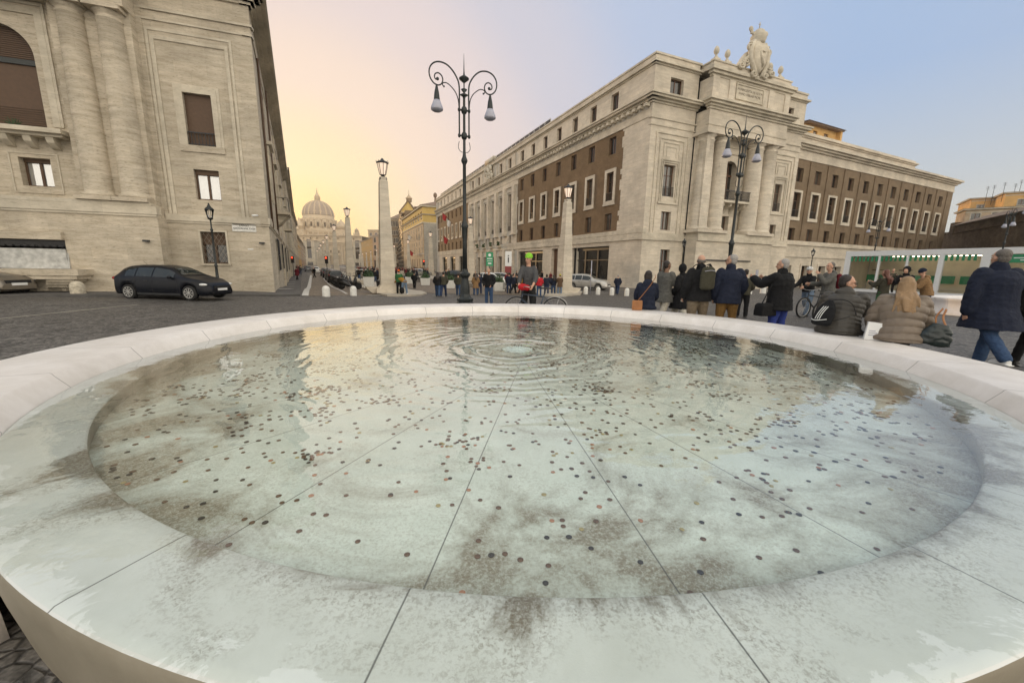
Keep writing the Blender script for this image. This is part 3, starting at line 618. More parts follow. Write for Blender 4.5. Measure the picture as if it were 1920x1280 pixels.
for a, b, e0, e1 in ((0, 6.4, 1, 0), (19.2, 24.7, 0, 1)):
    course(bm, a, b, 0, 4.8, [(.3, .16), (.55, .08)], 1, e0, e1)
    course(bm, a, b, 0, 16.9, [(.12, .08)], 1, e0, e1); course(bm, a, b, 0, 17.6, [(.14, .1)], 1, e0, e1)
    course(bm, a, b, 0, 19.1, [(.2, .12), (.22, .35), (.22, .7), (.18, .85)], 1, e0, e1)
    course(bm, a, b, 0, 22.8, [(.15, .12), (.2, .35)], 1, e0, e1); course(bm, a, b, 0, 23.75, [(.2, .1)], 1, e0, e1)
part(pal, F1, 'front_mouldings', bm, TR)
def nest(bm, a, b, c, d, y, mi=1, t=.12, p=.06, n=1, gap=.35):
    for k in range(n):
        q = k * gap
        bx(bm, a - t + q, a + q, y - p, y + .02, c, d - q + t, mi); bx(bm, b - q, b + t - q, y - p, y + .02, c, d - q + t, mi); bx(bm, a + q, b - q, y - p, y + .02, d - q, d - q + t, mi)
bm = B()
for cx_ in (3.15, 21.7):
    nest(bm, cx_ - 2.2, cx_ + 2.2, 5.6, 16.2, 0, n=2, gap=.55, p=.1)
    nest(bm, cx_ - 1.05, cx_ + 1.05, 13.9, 15.3, 0, p=.07); nest(bm, cx_ - .65, cx_ + .65, 13.9, 14.9, 0, p=.05)
    nest(bm, cx_ - 1.2, cx_ + 1.2, 9.1, 13.5, 0, p=.12, n=2, gap=.22); bx(bm, cx_ - 1.45, cx_ + 1.45, -.16, .02, 8.85, 9.08, 1)
nest(bm, 10.6, 14.0, 9.6, 15.2, -.2, p=.12); nest(bm, 10.0, 14.6, 9.6, 15.9, -.2, p=.1)
part(pal, F1, 'panel_frames', bm, TR)
for h in win + win2: window(pal, F1, *h, 0, dep=.45, rail=1.05 if h[3] - h[2] > 3.3 and h[2] > 5 else 0)
window(pal, F1, 11.6, 13.0, 6.0, 8.1, -.2, dep=.6)
bm = B(); bx(bm, ac - ar, ac + ar, .68, .72, 9.9, az + ar); o = part(pal, F1, 'arched_window', bm, T['glass'])
bm = B()
for q in (ac - .6, ac, ac + .6): bx(bm, q - .06, q + .06, .6, .68, 9.9, az + ar)
bx(bm, ac - ar, ac + ar, .6, .67, 12.9, 13.1); bx(bm, ac - ar, ac + ar, .6, .67, 11.2, 11.3); obj('frame', bm, T['wood'], o)
bm = B(); bx(bm, 10.0, 14.6, -1.6, -.2, 9.45, 9.7, 0)
for q in (10.5, 11.7, 12.8, 14.0): prism(bm, [(q, -.2, 9.44), (q, -1.3, 9.44), (q, -1.2, 9.1), (q, -.5, 8.8), (q, -.2, 8.3)], (.35, 0, 0), 0)
o = part(pal, F1, 'balcony', bm, T['trim'])
bm = B()
for k in range(33):
    q = 10.05 + 4.5 * k / 32; bx(bm, q - .018, q + .018, -1.56, -1.53, 9.7, 10.75)
for k in range(9):
    for xx in (10.05, 14.55): bx(bm, xx - .018, xx + .018, -1.56 + .165 * k, -1.53 + .165 * k, 9.7, 10.75)
bx(bm, 10.0, 14.6, -1.58, -1.51, 10.75, 10.82); bx(bm, 10.0, 10.07, -1.51, -.2, 10.75, 10.82); bx(bm, 14.53, 14.6, -1.51, -.2, 10.75, 10.82); bx(bm, 10, 14.6, -1.56, -1.53, 9.85, 9.9)
obj('rail', bm, T['iron'], o)
def column(parent, fr, x, y, z0, z1, r, mat, name='column', sq=True):
    bm = B(); h = z1 - z0
    if sq: bx(bm, x - r * 1.28, x + r * 1.28, y - r * 1.28, y + r * 1.28, z0, z0 + r * .35)
    k = r * .35 if sq else 0
    lathe(bm, [(r * 1.25, z0 + k), (r * 1.25, z0 + k + r * .18), (r * 1.05, z0 + k + r * .35), (r, z0 + k + r * .5), (r * 1.0, z0 + h * .33), (r * .93, z0 + h * .7), (r * .86, z1 - r * 1.05), (r * .95, z1 - r * .98), (r * .95, z1 - r * .88), (r * .86, z1 - r * .8), (r * .88, z1 - r * .6), (r * 1.15, z1 - r * .35)], 32, (x, y, 0))
    bx(bm, x - r * 1.22, x + r * 1.22, y - r * 1.22, y + r * 1.22, z1 - r * .349, z1 - .003)
    return part(parent, fr, name, bm, mat)
for x in (7.15, 9.45, 15.25, 17.6): column(pal, F1, x, -1.0 if x < 20 else 0, 5.8, 16.7, .95, T['trav_pale'])
# inscription
def text(s, size, parent, mtx, mat, name, ext=.02, align='CENTER', track=1.0):
    c = bpy.data.curves.new(name, 'FONT'); c.body = s; c.size = size; c.extrude = ext; c.align_x = align; c.space_character = track; c.space_line = 1.15
    t_ = bpy.data.objects.new(name, c); COL.objects.link(t_)
    bpy.context.view_layer.update()
    me = bpy.data.meshes.new_from_object(t_.evaluated_get(bpy.context.evaluated_depsgraph_get())); bpy.data.objects.remove(t_)
    me.materials.clear(); me.materials.append(mat); o = link(name, me, parent); o.matrix_local = mtx; return o
bm = B(); bx(bm, 10.2, 14.4, -1.66, -1.6, 20.6, 21.95); nest(bm, 10.2, 14.4, 20.6, 21.95, -1.6, 0, t=.14, p=.14); bx(bm, 10.06, 14.54, -1.74, -1.6, 20.46, 20.59)
pl = part(pal, F1, 'inscription_plaque', bm, T['trim'])
text('MVNIFICENTIA PII XII P M\nANNO IVBILAEI MCML', .36, pl, Matrix.Translation((12.3, -1.665, 21.4)) @ Matrix.Rotation(pi / 2, 4, 'X'), flat('incised_letters', (.16, .13, .10), .8), 'lettering', ext=.01)
# pine-cone finials
bm = B(); lathe(bm, [(.42, 0), (.42, .12), (.3, .2), (.2, .5), (.14, .62), (.2, .72), (.36, .95), (.42, 1.25), (.34, 1.65), (.16, 1.95), (.02, 2.05)], 16)
bx(bm, -.55, .55, -.45, .45, -.25, 0); fin = bpy.data.meshes.new('finial'); bm.to_mesh(fin); bm.free(); fin.materials.append(T['trim'])
for x in (6.95, 8.6, 15.5, 17.3):
    o = link('finial', fin, pal); o.matrix_local = F1 @ Matrix.Translation((x, -1.3, 24.0)) @ Matrix.Diagonal((.7, .7, .62, 1))
# carved crest: shield, scrolls, tiara with crossed keys (generic carved coat of arms)
bm = B(); cxr = 12.6
sh = [(-1.1, 1.2), (-1.25, 2.6), (-1.1, 3.9), (-.5, 4.4), (0, 4.2), (.5, 4.4), (1.1, 3.9), (1.25, 2.6), (1.1, 1.2), (.55, .3), (0, -.2), (-.55, .3)]
rings = []
for d, s in ((0, 1.0), (-.25, 1.0), (-.45, .85), (-.55, .5)): rings.append([(cxr + x * s, -1.45 + d, 25.6 + 2 + (z - 2) * s) for x, z in sh])
loft(bm, rings)
def scroll(bm, cx_, cz, r, turns, s, y=-1.5, th=.2, a0=0):
    pts = []; n = int(turns * 14)
    for i in range(n + 1):
        a = a0 + s * 2 * pi * turns * i / n; q = r * (1 - .85 * i / n); pts.append((cx_ + q * cos(a), y - .15 * i / n, cz + q * sin(a)))
    tube(bm, pts, [th * (1 - .5 * i / n) for i in range(n + 1)], 8)
for s in (-1, 1):
    scroll(bm, cxr + s * 1.6, 28.9, .65, 1.4, s, a0=pi / 2); scroll(bm, cxr + s * 1.9, 26.9, .6, 1.4, -s, a0=-pi / 2); scroll(bm, cxr + s * 2.7, 26.2, .55, 1.5, s, a0=pi / 2)
    scroll(bm, cxr + s * 1.0, 25.2, .45, 1.3, s, a0=0, y=-1.9)
    tube(bm, [(cxr + s * .9, -1.5, 29.9), (cxr + s * 1.5, -1.6, 28.6), (cxr + s * 1.45, -1.7, 27.2), (cxr + s * .9, -1.8, 25.9), (cxr + s * .35, -1.9, 25.0)], [.22, .3, .25, .28, .2], 10)
    prism(bm, [(cxr + s * 1.4, -1.2, 25.5), (cxr + s * 3.1, -1.2, 25.5), (cxr + s * 2.6, -1.2, 26.5), (cxr + s * 1.9, -1.2, 27.8), (cxr + s * 1.3, -1.2, 28.6)], (0, .5, 0))
    tube(bm, [(cxr - s * .7, -1.2, 29.2), (cxr + s * 1.25, -1.2, 31.4)], .13, 8)            # crossed keys
    ell(bm, (cxr + s * 1.3, -1.2, 31.5), (.34, .14, .38)); bx(bm, cxr + s * 1.0 - .3, cxr + s * 1.0 + .25, -1.28, -1.12, 30.9, 31.2)
    for q in range(5): ell(bm, (cxr + s * (1.5 + .25 * q), -1.55, 27.9 - .42 * q), (.2, .18, .24))
lathe(bm, [(.62, 29.6), (.78, 29.8), (.74, 30.0), (.86, 30.3), (.8, 30.5), (.84, 30.8), (.7, 31.05), (.6, 31.4), (.34, 31.7), (.1, 31.85)], 18, (cxr, -1.25, 0)); tube(bm, [(cxr, -1.25, 31.8), (cxr, -1.25, 32.7)], .05, 6); bx(bm, cxr - .17, cxr + .17, -1.28, -1.22, 32.35, 32.42)
tube(bm, [(cxr - .3, -2.0, 28.4), (cxr + .1, -2.1, 27.2), (cxr + .3, -2.02, 26.4)], [.12, .16, .1], 8); bx(bm, cxr - .15, cxr + .5, -2.1, -1.95, 28.35, 28.5)
for v in bm.verts: v.co.z = 22.95 + (v.co.z - 25.0) * .745; v.co.x = 12.75 + (v.co.x - 12.6) * .92; v.co.y -= .25
part(pal, F1, 'carved_crest', bm, T['trim'], smooth=True)
# street facade F2 (x negative = away down the street)
PIT = 4.45
win = []; attic = []; tall = []; low = []; mid = []
for k in range(7):
    c = -(6.7 + PIT * k); attic.append((c - .72, c + .72, 20.3, 22.3)); mid.append((c - .7, c + .7, 15.4, 17.4)); tall.append((c - .72, c + .72, 9.9, 13.3)); low.append((c - .72, c + .72, 6.3, 8.35))
for k in range(8):
    c = -(69.8 + PIT * k); attic.append((c - .7, c + .7, 20.3, 22.3)); mid.append((c - .7, c + .7, 15.4, 17.4)); tall.append((c - .7, c + .7, 9.9, 13.3)); low.append((c - .7, c + .7, 6.3, 8.35))
por = [-(39.2 + 4.75 * k) for k in range(6)]
pt = [(c - .95, c + .95, 8.6, 15.6) for c in por]; pl2 = [(c - .6, c + .6, 5.9, 7.7) for c in por]; pa = [(c - .8, c + .8, 20.3, 22.3) for c in (por[0], por[1], por[4], por[5])]
bm = B(); bx(bm, .9, 24.0, .95, 13.5, -1, 23.4); part(pal, F1, 'core', bm, T['interior']); bm = B(); bx(bm, -103.5, -1.5, .95, 13.5, -1, 23.4); part(pal, F2, 'core', bm, T['interior'])
shops = [(-14.9, -6.0, -.45, 4.35), (-21.1, -19.1, -.75, 4.45), (-34.3, -24.2, -.6, 4.35)] + [(-76, -70, -.6, 4.2), (-86, -80, -.6, 4.2), (-96, -90, -.6, 4.2)]
pd = [(c - 1.1, c + 1.1, -.75, 3.6) for c in por[1:]]
slot = (-37.9, -37.1, .9, 2.6)
bm = B(); L_ = -104.0
holes(bm, L_, 0, H0, 4.9, 0, shops + pd + [slot], .7)
holes(bm, L_, 0, 18.0, 23.9, 0, attic + pa, .4)
holes(bm, -4.2, 0, 4.9, 18, 0, [], .4); holes(bm, -66.2, -35.6, 4.9, 18, .25, pt + pl2, .5); holes(bm, L_, -102.8, 4.9, 18, 0, [], .4)
bx(bm, -66.2, -35.6, 0, .25, 4.9, 5.6); bx(bm, -66.2, -35.6, -.02, .25, 16.9, 18.0)
bx(bm, L_ - .05, L_, 0, 14, H0, 23.9)
part(pal, F2, 'street_wall', bm, TR)
bm = B(); holes(bm, -35.6, -4.2, 4.9, 18, .06, [h for h in mid + tall + low if h[0] > -36], .4); part(pal, F2, 'brick_wall', bm, T['brick'])
bm = B(); holes(bm, -102.8, -66.2, 4.9, 18, .06, [h for h in mid + tall + low if h[0] < -60], .4)
part(pal, F2, 'brick_wall', bm, T['brick'])
bm = B(); rq = random.Random(5)
for x0, s in ((-4.2, -1), (-35.6, 1), (-66.2, -1), (-102.8, 1)):      # toothed quoins
    z = 6.1
    while z < 17.9:
        w_ = rq.choice((.25, .55)); bx(bm, min(x0, x0 + s * w_), max(x0, x0 + s * w_), .01, .2, z, min(17.95, z + .58)); z += .6
for h in tall:                                                          # white surrounds
    a, b, c, d = h; bx(bm, a - .38, a, -.05, .1, c - .35, d + .4); bx(bm, b, b + .38, -.05, .1, c - .35, d + .4); bx(bm, a, b, -.05, .1, d, d + .4); bx(bm, a, b, -.05, .1, c - .35, c); bx(bm, a - .45, b + .45, -.1, .1, c - .55, c - .352)
for i in range(7):                                                      # piers of the columned centre
    c = -(36.85 + 4.75 * i); bx(bm, c - .55, c + .55, -.35, .24, 8.0, 16.9); bx(bm, c - .7, c + .7, -.5, .24, 7.7, 8.0); bx(bm, c - .5, c + .5, -.15, 0, 20.2, 22.6); bx(bm, c - .6, c + .6, -.25, 0, -.75, 4.8)
for h in pt:
    a, b, c, d = h; bx(bm, a - .25, a, .1, .3, c, d + .3); bx(bm, b, b + .25, .1, .3, c, d + .3); bx(bm, a, b, .1, .3, d, d + .3); bx(bm, a - .4, b + .4, -.05, .3, d + .32, d + .6)
part(pal, F2, 'stone_trim', bm, TR)
bm = B()
course(bm, L_, 0, 0, 4.85, [(.3, .16), (.45, .1), (.5, .14)], 1, 0, 1)
course(bm, L_, 0, 0, 17.75, [(.25, .08), (.5, .04)], 1, 0, 1)
course(bm, L_, 0, 0, 19.1, [(.2, .12), (.22, .35), (.22, .7), (.18, .85)], 1, 0, 1)
course(bm, L_, 0, 0, 22.8, [(.15, .12), (.2, .35)], 1, 0, 1); course(bm, L_, 0, 0, 23.75, [(.2, .1)], 1, 0, 1)
k = -.5
while k > L_: bx(bm, k - .22, k + .22, -.6, -.1, 18.78, 19.098, 1); k -= .95
for h in low[:7]: pass
part(pal, F2, 'street_mouldings', bm, TR)
for i in (1, 2, 3, 4):                                                  # shop lintels
    pass
for h in attic + pa + mid + low: window(pal, F2, *h, 0, dep=.4, mull=1)
for h in tall: window(pal, F2, *h, 0, dep=.42, rail=1.0)
for h in pt + pl2: window(pal, F2, *h, .25, dep=.5, rail=.9 if h[3] - h[2] > 5 else 0)
for i, h in enumerate(shops):
    bm = B(); a, b, c, d = h
    if i == 1:
        bx(bm, a, b, .5, .56, c, d); part(pal, F2, 'door', bm, T['wood']); continue
    bx(bm, a, b, .62, .66, c, d); sh_ = part(pal, F2, 'shop_window', bm, T['glass']); bm = B()
    n = 3 if i in (0, 2) else 2
    for k in range(n + 1):
        x = a + (b - a) * k / n; x = min(max(x, a + .12), b - .12); bx(bm, x - .12, x + .12, .45, .615, c, d)
    bx(bm, a, b, .42, .61, d - .45, d); bx(bm, a, b, .46, .60, c + (d - c) * .62, c + (d - c) * .62 + .12); bx(bm, a, b, .40, .61, c, c + .3); obj('frame', bm, T['iron'], sh_)
for h in pd:
    bm = B(); a, b, c, d = h; bx(bm, a, b, .6, .66, c, d); q = part(pal, F2, 'doorway', bm, T['interior'])
# flower boxes on the small balconies of the centre
for c in por[1:5]:
    bm = B(); bx(bm, c - .8, c + .8, -.75, -.15, 5.5, 5.75, 0)
    for q in range(26): ell(bm, (c + rq.uniform(-.5, .5), -.45 + rq.uniform(-.2, .2), 5.9 + rq.uniform(0, .8)), (.14, .14, .16), seg=6, rn=4, mi=1)
    part(pal, F2, 'flower_box', bm, [T['trim'], T['leafd']])
# carved relief over the centre
bm = B()
for q in range(40): ell(bm, (por[2] - 1.6 + rq.uniform(-2.4, 2.4), -.45 + rq.uniform(-.1, .1), 20.4 + rq.uniform(0, 2.6)), (rq.uniform(.2, .5), .25, rq.uniform(.3, .6)), seg=8, rn=6)
bx(bm, por[2] - 4.4, por[2] + 1.2, -.3, .3, 23.9, 24.7); part(pal, F2, 'carved_relief', bm, T['trim'], smooth=True)
bm = B(); prism(bm, [Vector((0.1, .1, 23.6)), F1 @ Vector((24.6, .1, 23.6)), F1 @ Vector((24.6, 14, 23.6)), Vector((8, 16, 23.6)), F2 @ Vector((-103.9, 14, 23.6)), F2 @ Vector((-103.9, .1, 23.6))], (0, 0, .12)); part(pal, None, 'roof', bm, T['roof'])
bm = B(); tube(bm, [F2 @ Vector((-30, 1, 24)), F2 @ Vector((-30, 1, 25.2))], .35, 8)
bx(bm, -60, -32, 1.2, 6, 23.9, 25.0); part(pal, F2, 'roof_storey', bm, T['trav'])
# roof railing of clear panels
bm = B(); bx(bm, -100, -24, .62, .66, 23.95, 24.9); rl = part(pal, F2, 'roof_railing', bm, T['clear']); bm = B()
k = -100
while k < -23.9: bx(bm, k - .03, k + .03, .58, .62, 23.9, 24.95); k += 2
bx(bm, -100, -24, .58, .62, 24.92, 24.97); obj('posts', bm, T['white'], rl)
# ------------------------------------------------------------------ brown wing beyond the corner palace
RZW = atan2(.426, .905); P3 = Vector((37.0, 56.67, 0))
wing = thing('brown_wing', 'long brown building of pilasters and tall windows right of the columned palace front', 'building', (P3.x, P3.y, 0)); F3 = fmat(RZW)
bays = [2.75 + 4.33 * k for k in range(11)]; wu = [(c - .78, c + .78, 13.8, 15.6) for c in bays]; wt = [(c - .85, c + .85, 9.1, 12.4) for c in bays]; wl = [(c - .72, c + .72, 5.9, 7.6) for c in bays]
gr = [(c - .9, c + .9, -.75, 2.4) for c in bays]
bm = B(); holes(bm, 0, 50.6, 5.7, 16.7, 0, wu + wt + wl, .4); bx(bm, 50.55, 50.6, .01, 14, H0, 16.7)
for k in range(12):
    c = .6 + 4.33 * k; bx(bm, c - .12, c + .12, -.12, .01, 6.1, 16.6)
part(wing, F3, 'brown_wall', bm, T['brick2'])
bm = B(); holes(bm, 0, 50.6, H0, 5.7, -.05, gr, .6)
course(bm, 0, 50.6, -.05, 5.3, [(.25, .2), (.35, .1)], 0, 0, 1); course(bm, 0, 50.6, -.05, 3.6, [(.3, .12)], 0, 0, 1)
course(bm, 0, 50.6, 0, 16.7, [(.3, .1), (.9, .05), (.25, .3), (.25, .6), (.3, .9)], 0, 0, 1)
for h in wt:
    a, b, c, d = h; bx(bm, a - .3, a, -.1, .05, c - .3, d + .3); bx(bm, b, b + .3, -.1, .05, c - .3, d + .3); bx(bm, a, b, -.1, .05, d, d + .3); bx(bm, a - .35, b + .35, -.14, .05, c - .45, c - .001)
for h in gr: a, b, c, d = h; bx(bm, a - .3, a, -.15, 0, c, d + .3); bx(bm, b, b + .3, -.15, 0, c, d + .3); bx(bm, a, b, -.15, 0, d, d + .3)
part(wing, F3, 'stone_bands', bm, TR)
bm = B(); bx(bm, .5, 50.4, .8, 13.5, -1, 18.5); part(wing, F3, 'core', bm, T['interior'])
bm = B(); vs_ = [(c - .5, c + .5, 19.5, 19.75) for c in bays[:9]]
holes(bm, -1, 38.5, 18.6, 20.7, 1.6, vs_, .3); bx(bm, 38.45, 38.5, 1.61, 10, 18.6, 20.7); course(bm, -1, 38.5, 1.6, 20.3, [(.2, .15), (.2, .35)], 0, 0, 1); bx(bm, -1, 38.5, 1.65, 10, 20.7, 21.1); part(wing, F3, 'attic', bm, TR)
bm = B(); bx(bm, -.5, 38, 1.9, 1.95, 19.4, 19.8); part(wing, F3, 'attic_vents', bm, T['interior'])
for h in wu + wl: window(wing, F3, *h, 0, dep=.4)
for h in wt: window(wing, F3, *h, 0, dep=.4, rail=1.0)
for h in gr: window(wing, F3, *h, -.05, dep=.6, name='ground_window')
bm = B(); bx(bm, 0, 50.6, .2, 14, 18.62, 18.7); part(wing, F3, 'roof', bm, T['roof'])
bm = B(); holes(bm, 9.0, 17.5, 20.6, 23.4, 4, [(11.3, 12.4, 21.2, 22.8), (14.2, 15.3, 21.2, 22.8)], .3); bx(bm, 9.0, 9.05, 4.01, 12, 20.6, 23.4); bx(bm, 17.45, 17.5, 4.01, 12, 20.6, 23.4); bx(bm, 4.5, 9, 6, 12, 20.6, 22.6); bx(bm, 17.5, 25, 6, 12, 20.6, 21.9); bx(bm, 17.5, 18.0, 3.4, 4, 20.6, 23.4)
ph = part(wing, F3, 'penthouse', bm, T['orange'])
bm = B(); bx(bm, 8.6, 18.3, 3.3, 12.4, 23.4, 23.6); loft(bm, [[(8.4, 3.1, 23.6), (18.5, 3.1, 23.6), (18.5, 12.6, 23.6), (8.4, 12.6, 23.6)], [(11.5, 7, 24.6), (15.5, 7, 24.6), (15.5, 9, 24.6), (11.5, 9, 24.6)]]); obj('penthouse_roof', bm, T['roof'], ph)
for h in ((11.3, 12.4, 21.2, 22.8), (14.2, 15.3, 21.2, 22.8)): window(wing, F3, *h, 4, dep=.25, gl='glassb', name='penthouse_window')
# ------------------------------------------------------------------ left palace
L0v = Vector((-12.70, 21.02, 0)); RZL = atan2(.316, .949); RZ2 = atan2(.881, -.474)
lp = thing('left_palace', 'travertine palace with giant columns and brown shutters at the left edge of the photo', 'building', (L0v.x, L0v.y, 0)); G1, G2 = fmat(RZL), fmat(RZ2)
GM = [T['trav'], T['trim'], T['iron'], T['black']]
w1 = (-3.04, -1.91, 6.92, 9.2); w2 = (-2.98, -1.95, 4.44, 5.84); w3 = (-3.02, -1.96, 1.38, 2.93); wA = (-9.28, -8.22, 4.6, 5.78); wB = (-13.3, -12.2, 4.6, 5.78)
HB = -.6
bm = B()
holes(bm, -4.3, 0, HB, 14.4, 0, [w1, w2, w3], .28)
bx(bm, -4.5, -4.2, -.04, .7, 3.4, 14.3)
holes(bm, -26, -4.3, 3.9, 14.6, -.05, [wA, (-10.38, -8.1, 7.05, 10.95)], .4)
ac, ar, az = -9.24, 1.14, 9.81
for s in (-1, 1): poly(bm, [(ac + s * ar, -.052, az + ar), (ac, -.052, az + ar)] + [(ac + s * ar * sin(q), -.052, az + ar * cos(q)) for q in [i * pi / 2 / 12 for i in range(13)]])
holes(bm, -26, -4.4, HB, 3.45, -.9, [(-14, -7.75, 1.1, 2.3)], .4); bx(bm, -4.4, -4.3, -.899, 0, HB, 3.45); bx(bm, -26, -4.35, -.9, -.06, 3.451, 3.9)
bx(bm, -26, -4.45, -1.0, -.05, 3.9, 4.05, 1)
part(lp, G1, 'front_wall', bm, GM)
bm = B()
course(bm, -26, -4.35, -.9, 3.452, [(.1, .05), (.35, .09)], 1, 0, 1); course(bm, -4.3, 0, 0, 3.3, [(.1, .04), (.32, .09)], 1, 0, 1)
nest(bm, -3.85, -1.15, 3.62, 11.25, 0, t=.14, p=.05); nest(bm, -4.05, -.95, 3.62, 11.6, 0, t=.1, p=.03)
nest(bm, w1[0], w1[1], w1[2] - .2, w1[3], 0, t=.22, p=.05); nest(bm, w1[0] - .22, w1[1] + .22, w1[2] - .2, w1[3] + .22, 0, t=.12, p=.025); bx(bm, w1[0] - .34, w1[1] + .34, -.06, .02, w1[2] - .3, w1[2] - .001)
nest(bm, w3[0], w3[1], w3[2], w3[3], 0, t=.08, p=.05); bx(bm, w3[0] - .12, w3[1] + .12, -.08, .02, w3[2] - .1, w3[2] - .001)
course(bm, -4.3, 0, 0, 12.0, [(.08, .05)], 1, 0, 1); course(bm, -4.3, 0, 0, 12.4, [(.1, .07)], 1, 0, 1)
course(bm, -4.3, 0, 0, 13.3, [(.12, .1), (.14, .25), (.14, .45), (.16, .6)], 1, 0, 1); course(bm, -4.3, 0, 0, 13.86, [(.3, .68)], 0, 0, 1)
nest(bm, -10.6, -7.85, 7.1, 11.4, -.05, t=.25, p=.06); nest(bm, wA[0] - .25, wA[1] + .25, wA[2] - .25, wA[3] + .15, -.05, t=.05, p=.03); bx(bm, wA[0] - .3, wA[1] + .3, -.09, -.04, wA[2] - .3, wA[2] - .251)
nest(bm, -10.9, -7.6, 7.1, 11.75, -.05, t=.1, p=.05)
bx(bm, -26, -7.3, -.75, -.051, 6.72, 6.9, 1); bx(bm, -26, -7.38, -.55, -.052, 6.6, 6.719, 1)
for k in range(9): x = -8.0 - .75 * k; prism(bm, [(x, -.052, 6.6), (x, -.5, 6.6), (x, -.42, 6.38), (x, -.2, 6.2), (x, -.052, 6.15)], (.26, 0, 0), 1)
bx(bm, -26, -4.4, -1.0, -.06, 11.9, 12.9, 0); course(bm, -26, -4.4, -1.0, 12.9, [(.15, .1), (.15, .3), (.2, .55)], 1, 0, 1); bx(bm, -26, -4.4, -.95, 0, 13.4, 14.6)
part(lp, G1, 'front_mouldings', bm, GM)
for x in (-6.42, -5.12): column(lp, G1, x, -.5, 4.06, 11.9, .50, T['trav'])
bm = B(); bx(bm, -7.15, -4.42, -.5, -.051, 4.05, 11.9); part(lp, G1, 'pilaster_backing', bm, T['trav'])
for h, st, sh_, gl in ((w1, 'shut', 1.0, 'glassb'), (w2, 'shut', .16, 'glassb'), (w3, 'shut', .4, 'glass')): window(lp, G1, *h, 0, dep=.26, style=st, shut=sh_, gl=gl, rail=.62 if h is w1 else 0)
window(lp, G1, *wA, -.05, dep=.38, style='shut', shut=.14, gl='glassb')
bm = B(); bx(bm, ac - ar, ac + ar, .30, .34, 7.05, az + ar); aw = part(lp, G1, 'arched_window', bm, T['shutter'])
bm = B(); bx(bm, ac - ar, ac + ar, .22, .30, 9.55, 9.75, 0)
for k in range(14): bx(bm, ac - ar, ac + ar, .26, .298, 9.8 + .08 * k, 9.85 + .08 * k, 1)
obj('transom', bm, [T['irong'], T['shutter']], aw)
bm = B()
for k in range(9): bx(bm, ac - ar, ac + ar, .27, .296, 7.1 + .09 * k, 7.14 + .09 * k)
obj('slats', bm, T['shutter'], aw)
bm = B(); ri = random.Random(2)
for k in range(26): a = ri.uniform(0, pi); tube(bm, [(ac + .2, -.3, 6.9), (ac + .2 + .13 * cos(a), -.32 + ri.uniform(-.1, .1), 7.02), (ac + .2 + .3 * cos(a), -.32 + ri.uniform(-.15, .15), 7.1 + .16 * sin(a))], [.012, .016, .004], 5)
part(lp, G1, 'balcony_plant', bm, T['leafd'])
bm = B()                            # diamond grille
x0, x1, z0, z1 = w3; s = .21
for k in range(-9, 10):
    for sg in (-1, 1):
        pts = []; c = (x0 + x1) / 2 + k * s
        for q in range(61):
            z = z0 + (z1 - z0) * q / 60; x = c + sg * (z - (z0 + z1) / 2) * .62
            if x0 + .01 < x < x1 - .01: pts.append((x, .04, z))
        if len(pts) > 2: tube(bm, [pts[0], pts[-1]], .009, 4)
tube(bm, [(x0 + .01, .04, z0), (x0 + .01, .04, z1)], .012, 4); tube(bm, [(x1 - .01, .04, z0), (x1 - .01, .04, z1)], .012, 4)
part(lp, G1, 'window_grille', bm, flat('grille_paint', (.20, .17, .13), .6))
bm = B(); bx(bm, -1.63, -.58, -.04, .01, 3.0, 3.47); q = part(lp, G1, 'street_sign', bm, T['bollard']); q['label'] = 'white stone street name plaque'
text('LARGO\nGIOVANNI XXIII', .13, q, Matrix.Translation((-1.1, -.045, 3.26)) @ Matrix.Rotation(pi / 2, 4, 'X'), T['black'], 'lettering', ext=.003)
bm = B(); bx(bm, -1.05, -.8, -.03, .01, 2.1, 2.17); part(lp, G1, 'small_plate', bm, T['bollard'])
for x, y, z in ((-4.78, -.95, 2.32), (-.35, -.05, 2.42)):
    bm = B(); bx(bm, x - .12, x + .1, y - .16, y, z, z + .08); bx(bm, x - .05, x + .03, y - .02, y + .06, z + .02, z + .06); part(lp, G1, 'wall_lamp', bm, T['iron'])
bm = B(); tube(bm, [(-.62, -.35, 3.78), (-.42, -.2, 3.82)], .05, 8); bx(bm, -.48, -.42, -.2, 0, 3.8, 3.84); part(lp, G1, 'security_camera', bm, T['white'])
# wall fountain in the base: marble panel, dark slot and stepped trough
bm = B(); bx(bm, -14, -7.76, -.96, -.52, 1.1, 1.9); prism(bm, [(-14, -.99, 1.05), (-14, -.88, 1.88), (-14, -.55, 1.88), (-14, -.55, 1.05)], (6.3, 0, 0)); part(lp, G1, 'marble_panel', bm, flat('veined_grey_marble', (.42, .42, .40), .4, var=.3, scale=5))
bm = B(); bx(bm, -14, -7.76, -.89, -.515, 2.0, 2.28)
for k in range(26): ell(bm, (-7.9 - .24 * k, -.9, 2.02), (.11, .03, .07), seg=8, rn=4)
part(lp, G1, 'dark_slot', bm, T['black'])
bm = B(); bx(bm, -14, -7.74, -1.1, -.9, 2.29, 2.62)
for i, (e, p, z0, z1) in enumerate(((0, 1.0, .78, 1.04), (.1, .94, .62, .775), (.28, .84, .5, .615), (.48, .72, .38, .495), (.66, .6, .26, .375), (.8, .45, .1, .255))):
    x1 = -6.95 - e; bx(bm, -14, x1, -.9 - p, -.901, z0, z1) if i < 2 else bx(bm, x1 - 1.1 + .1 * i, x1, -.9 - p, -.901, z0, z1)
bx(bm, -14, -7.9, -1.35, -.901, .1, .62); bx(bm, -26, -4.4, -1.05, -.901, HB, .1)
part(lp, G1, 'stepped_trough', bm, GM)
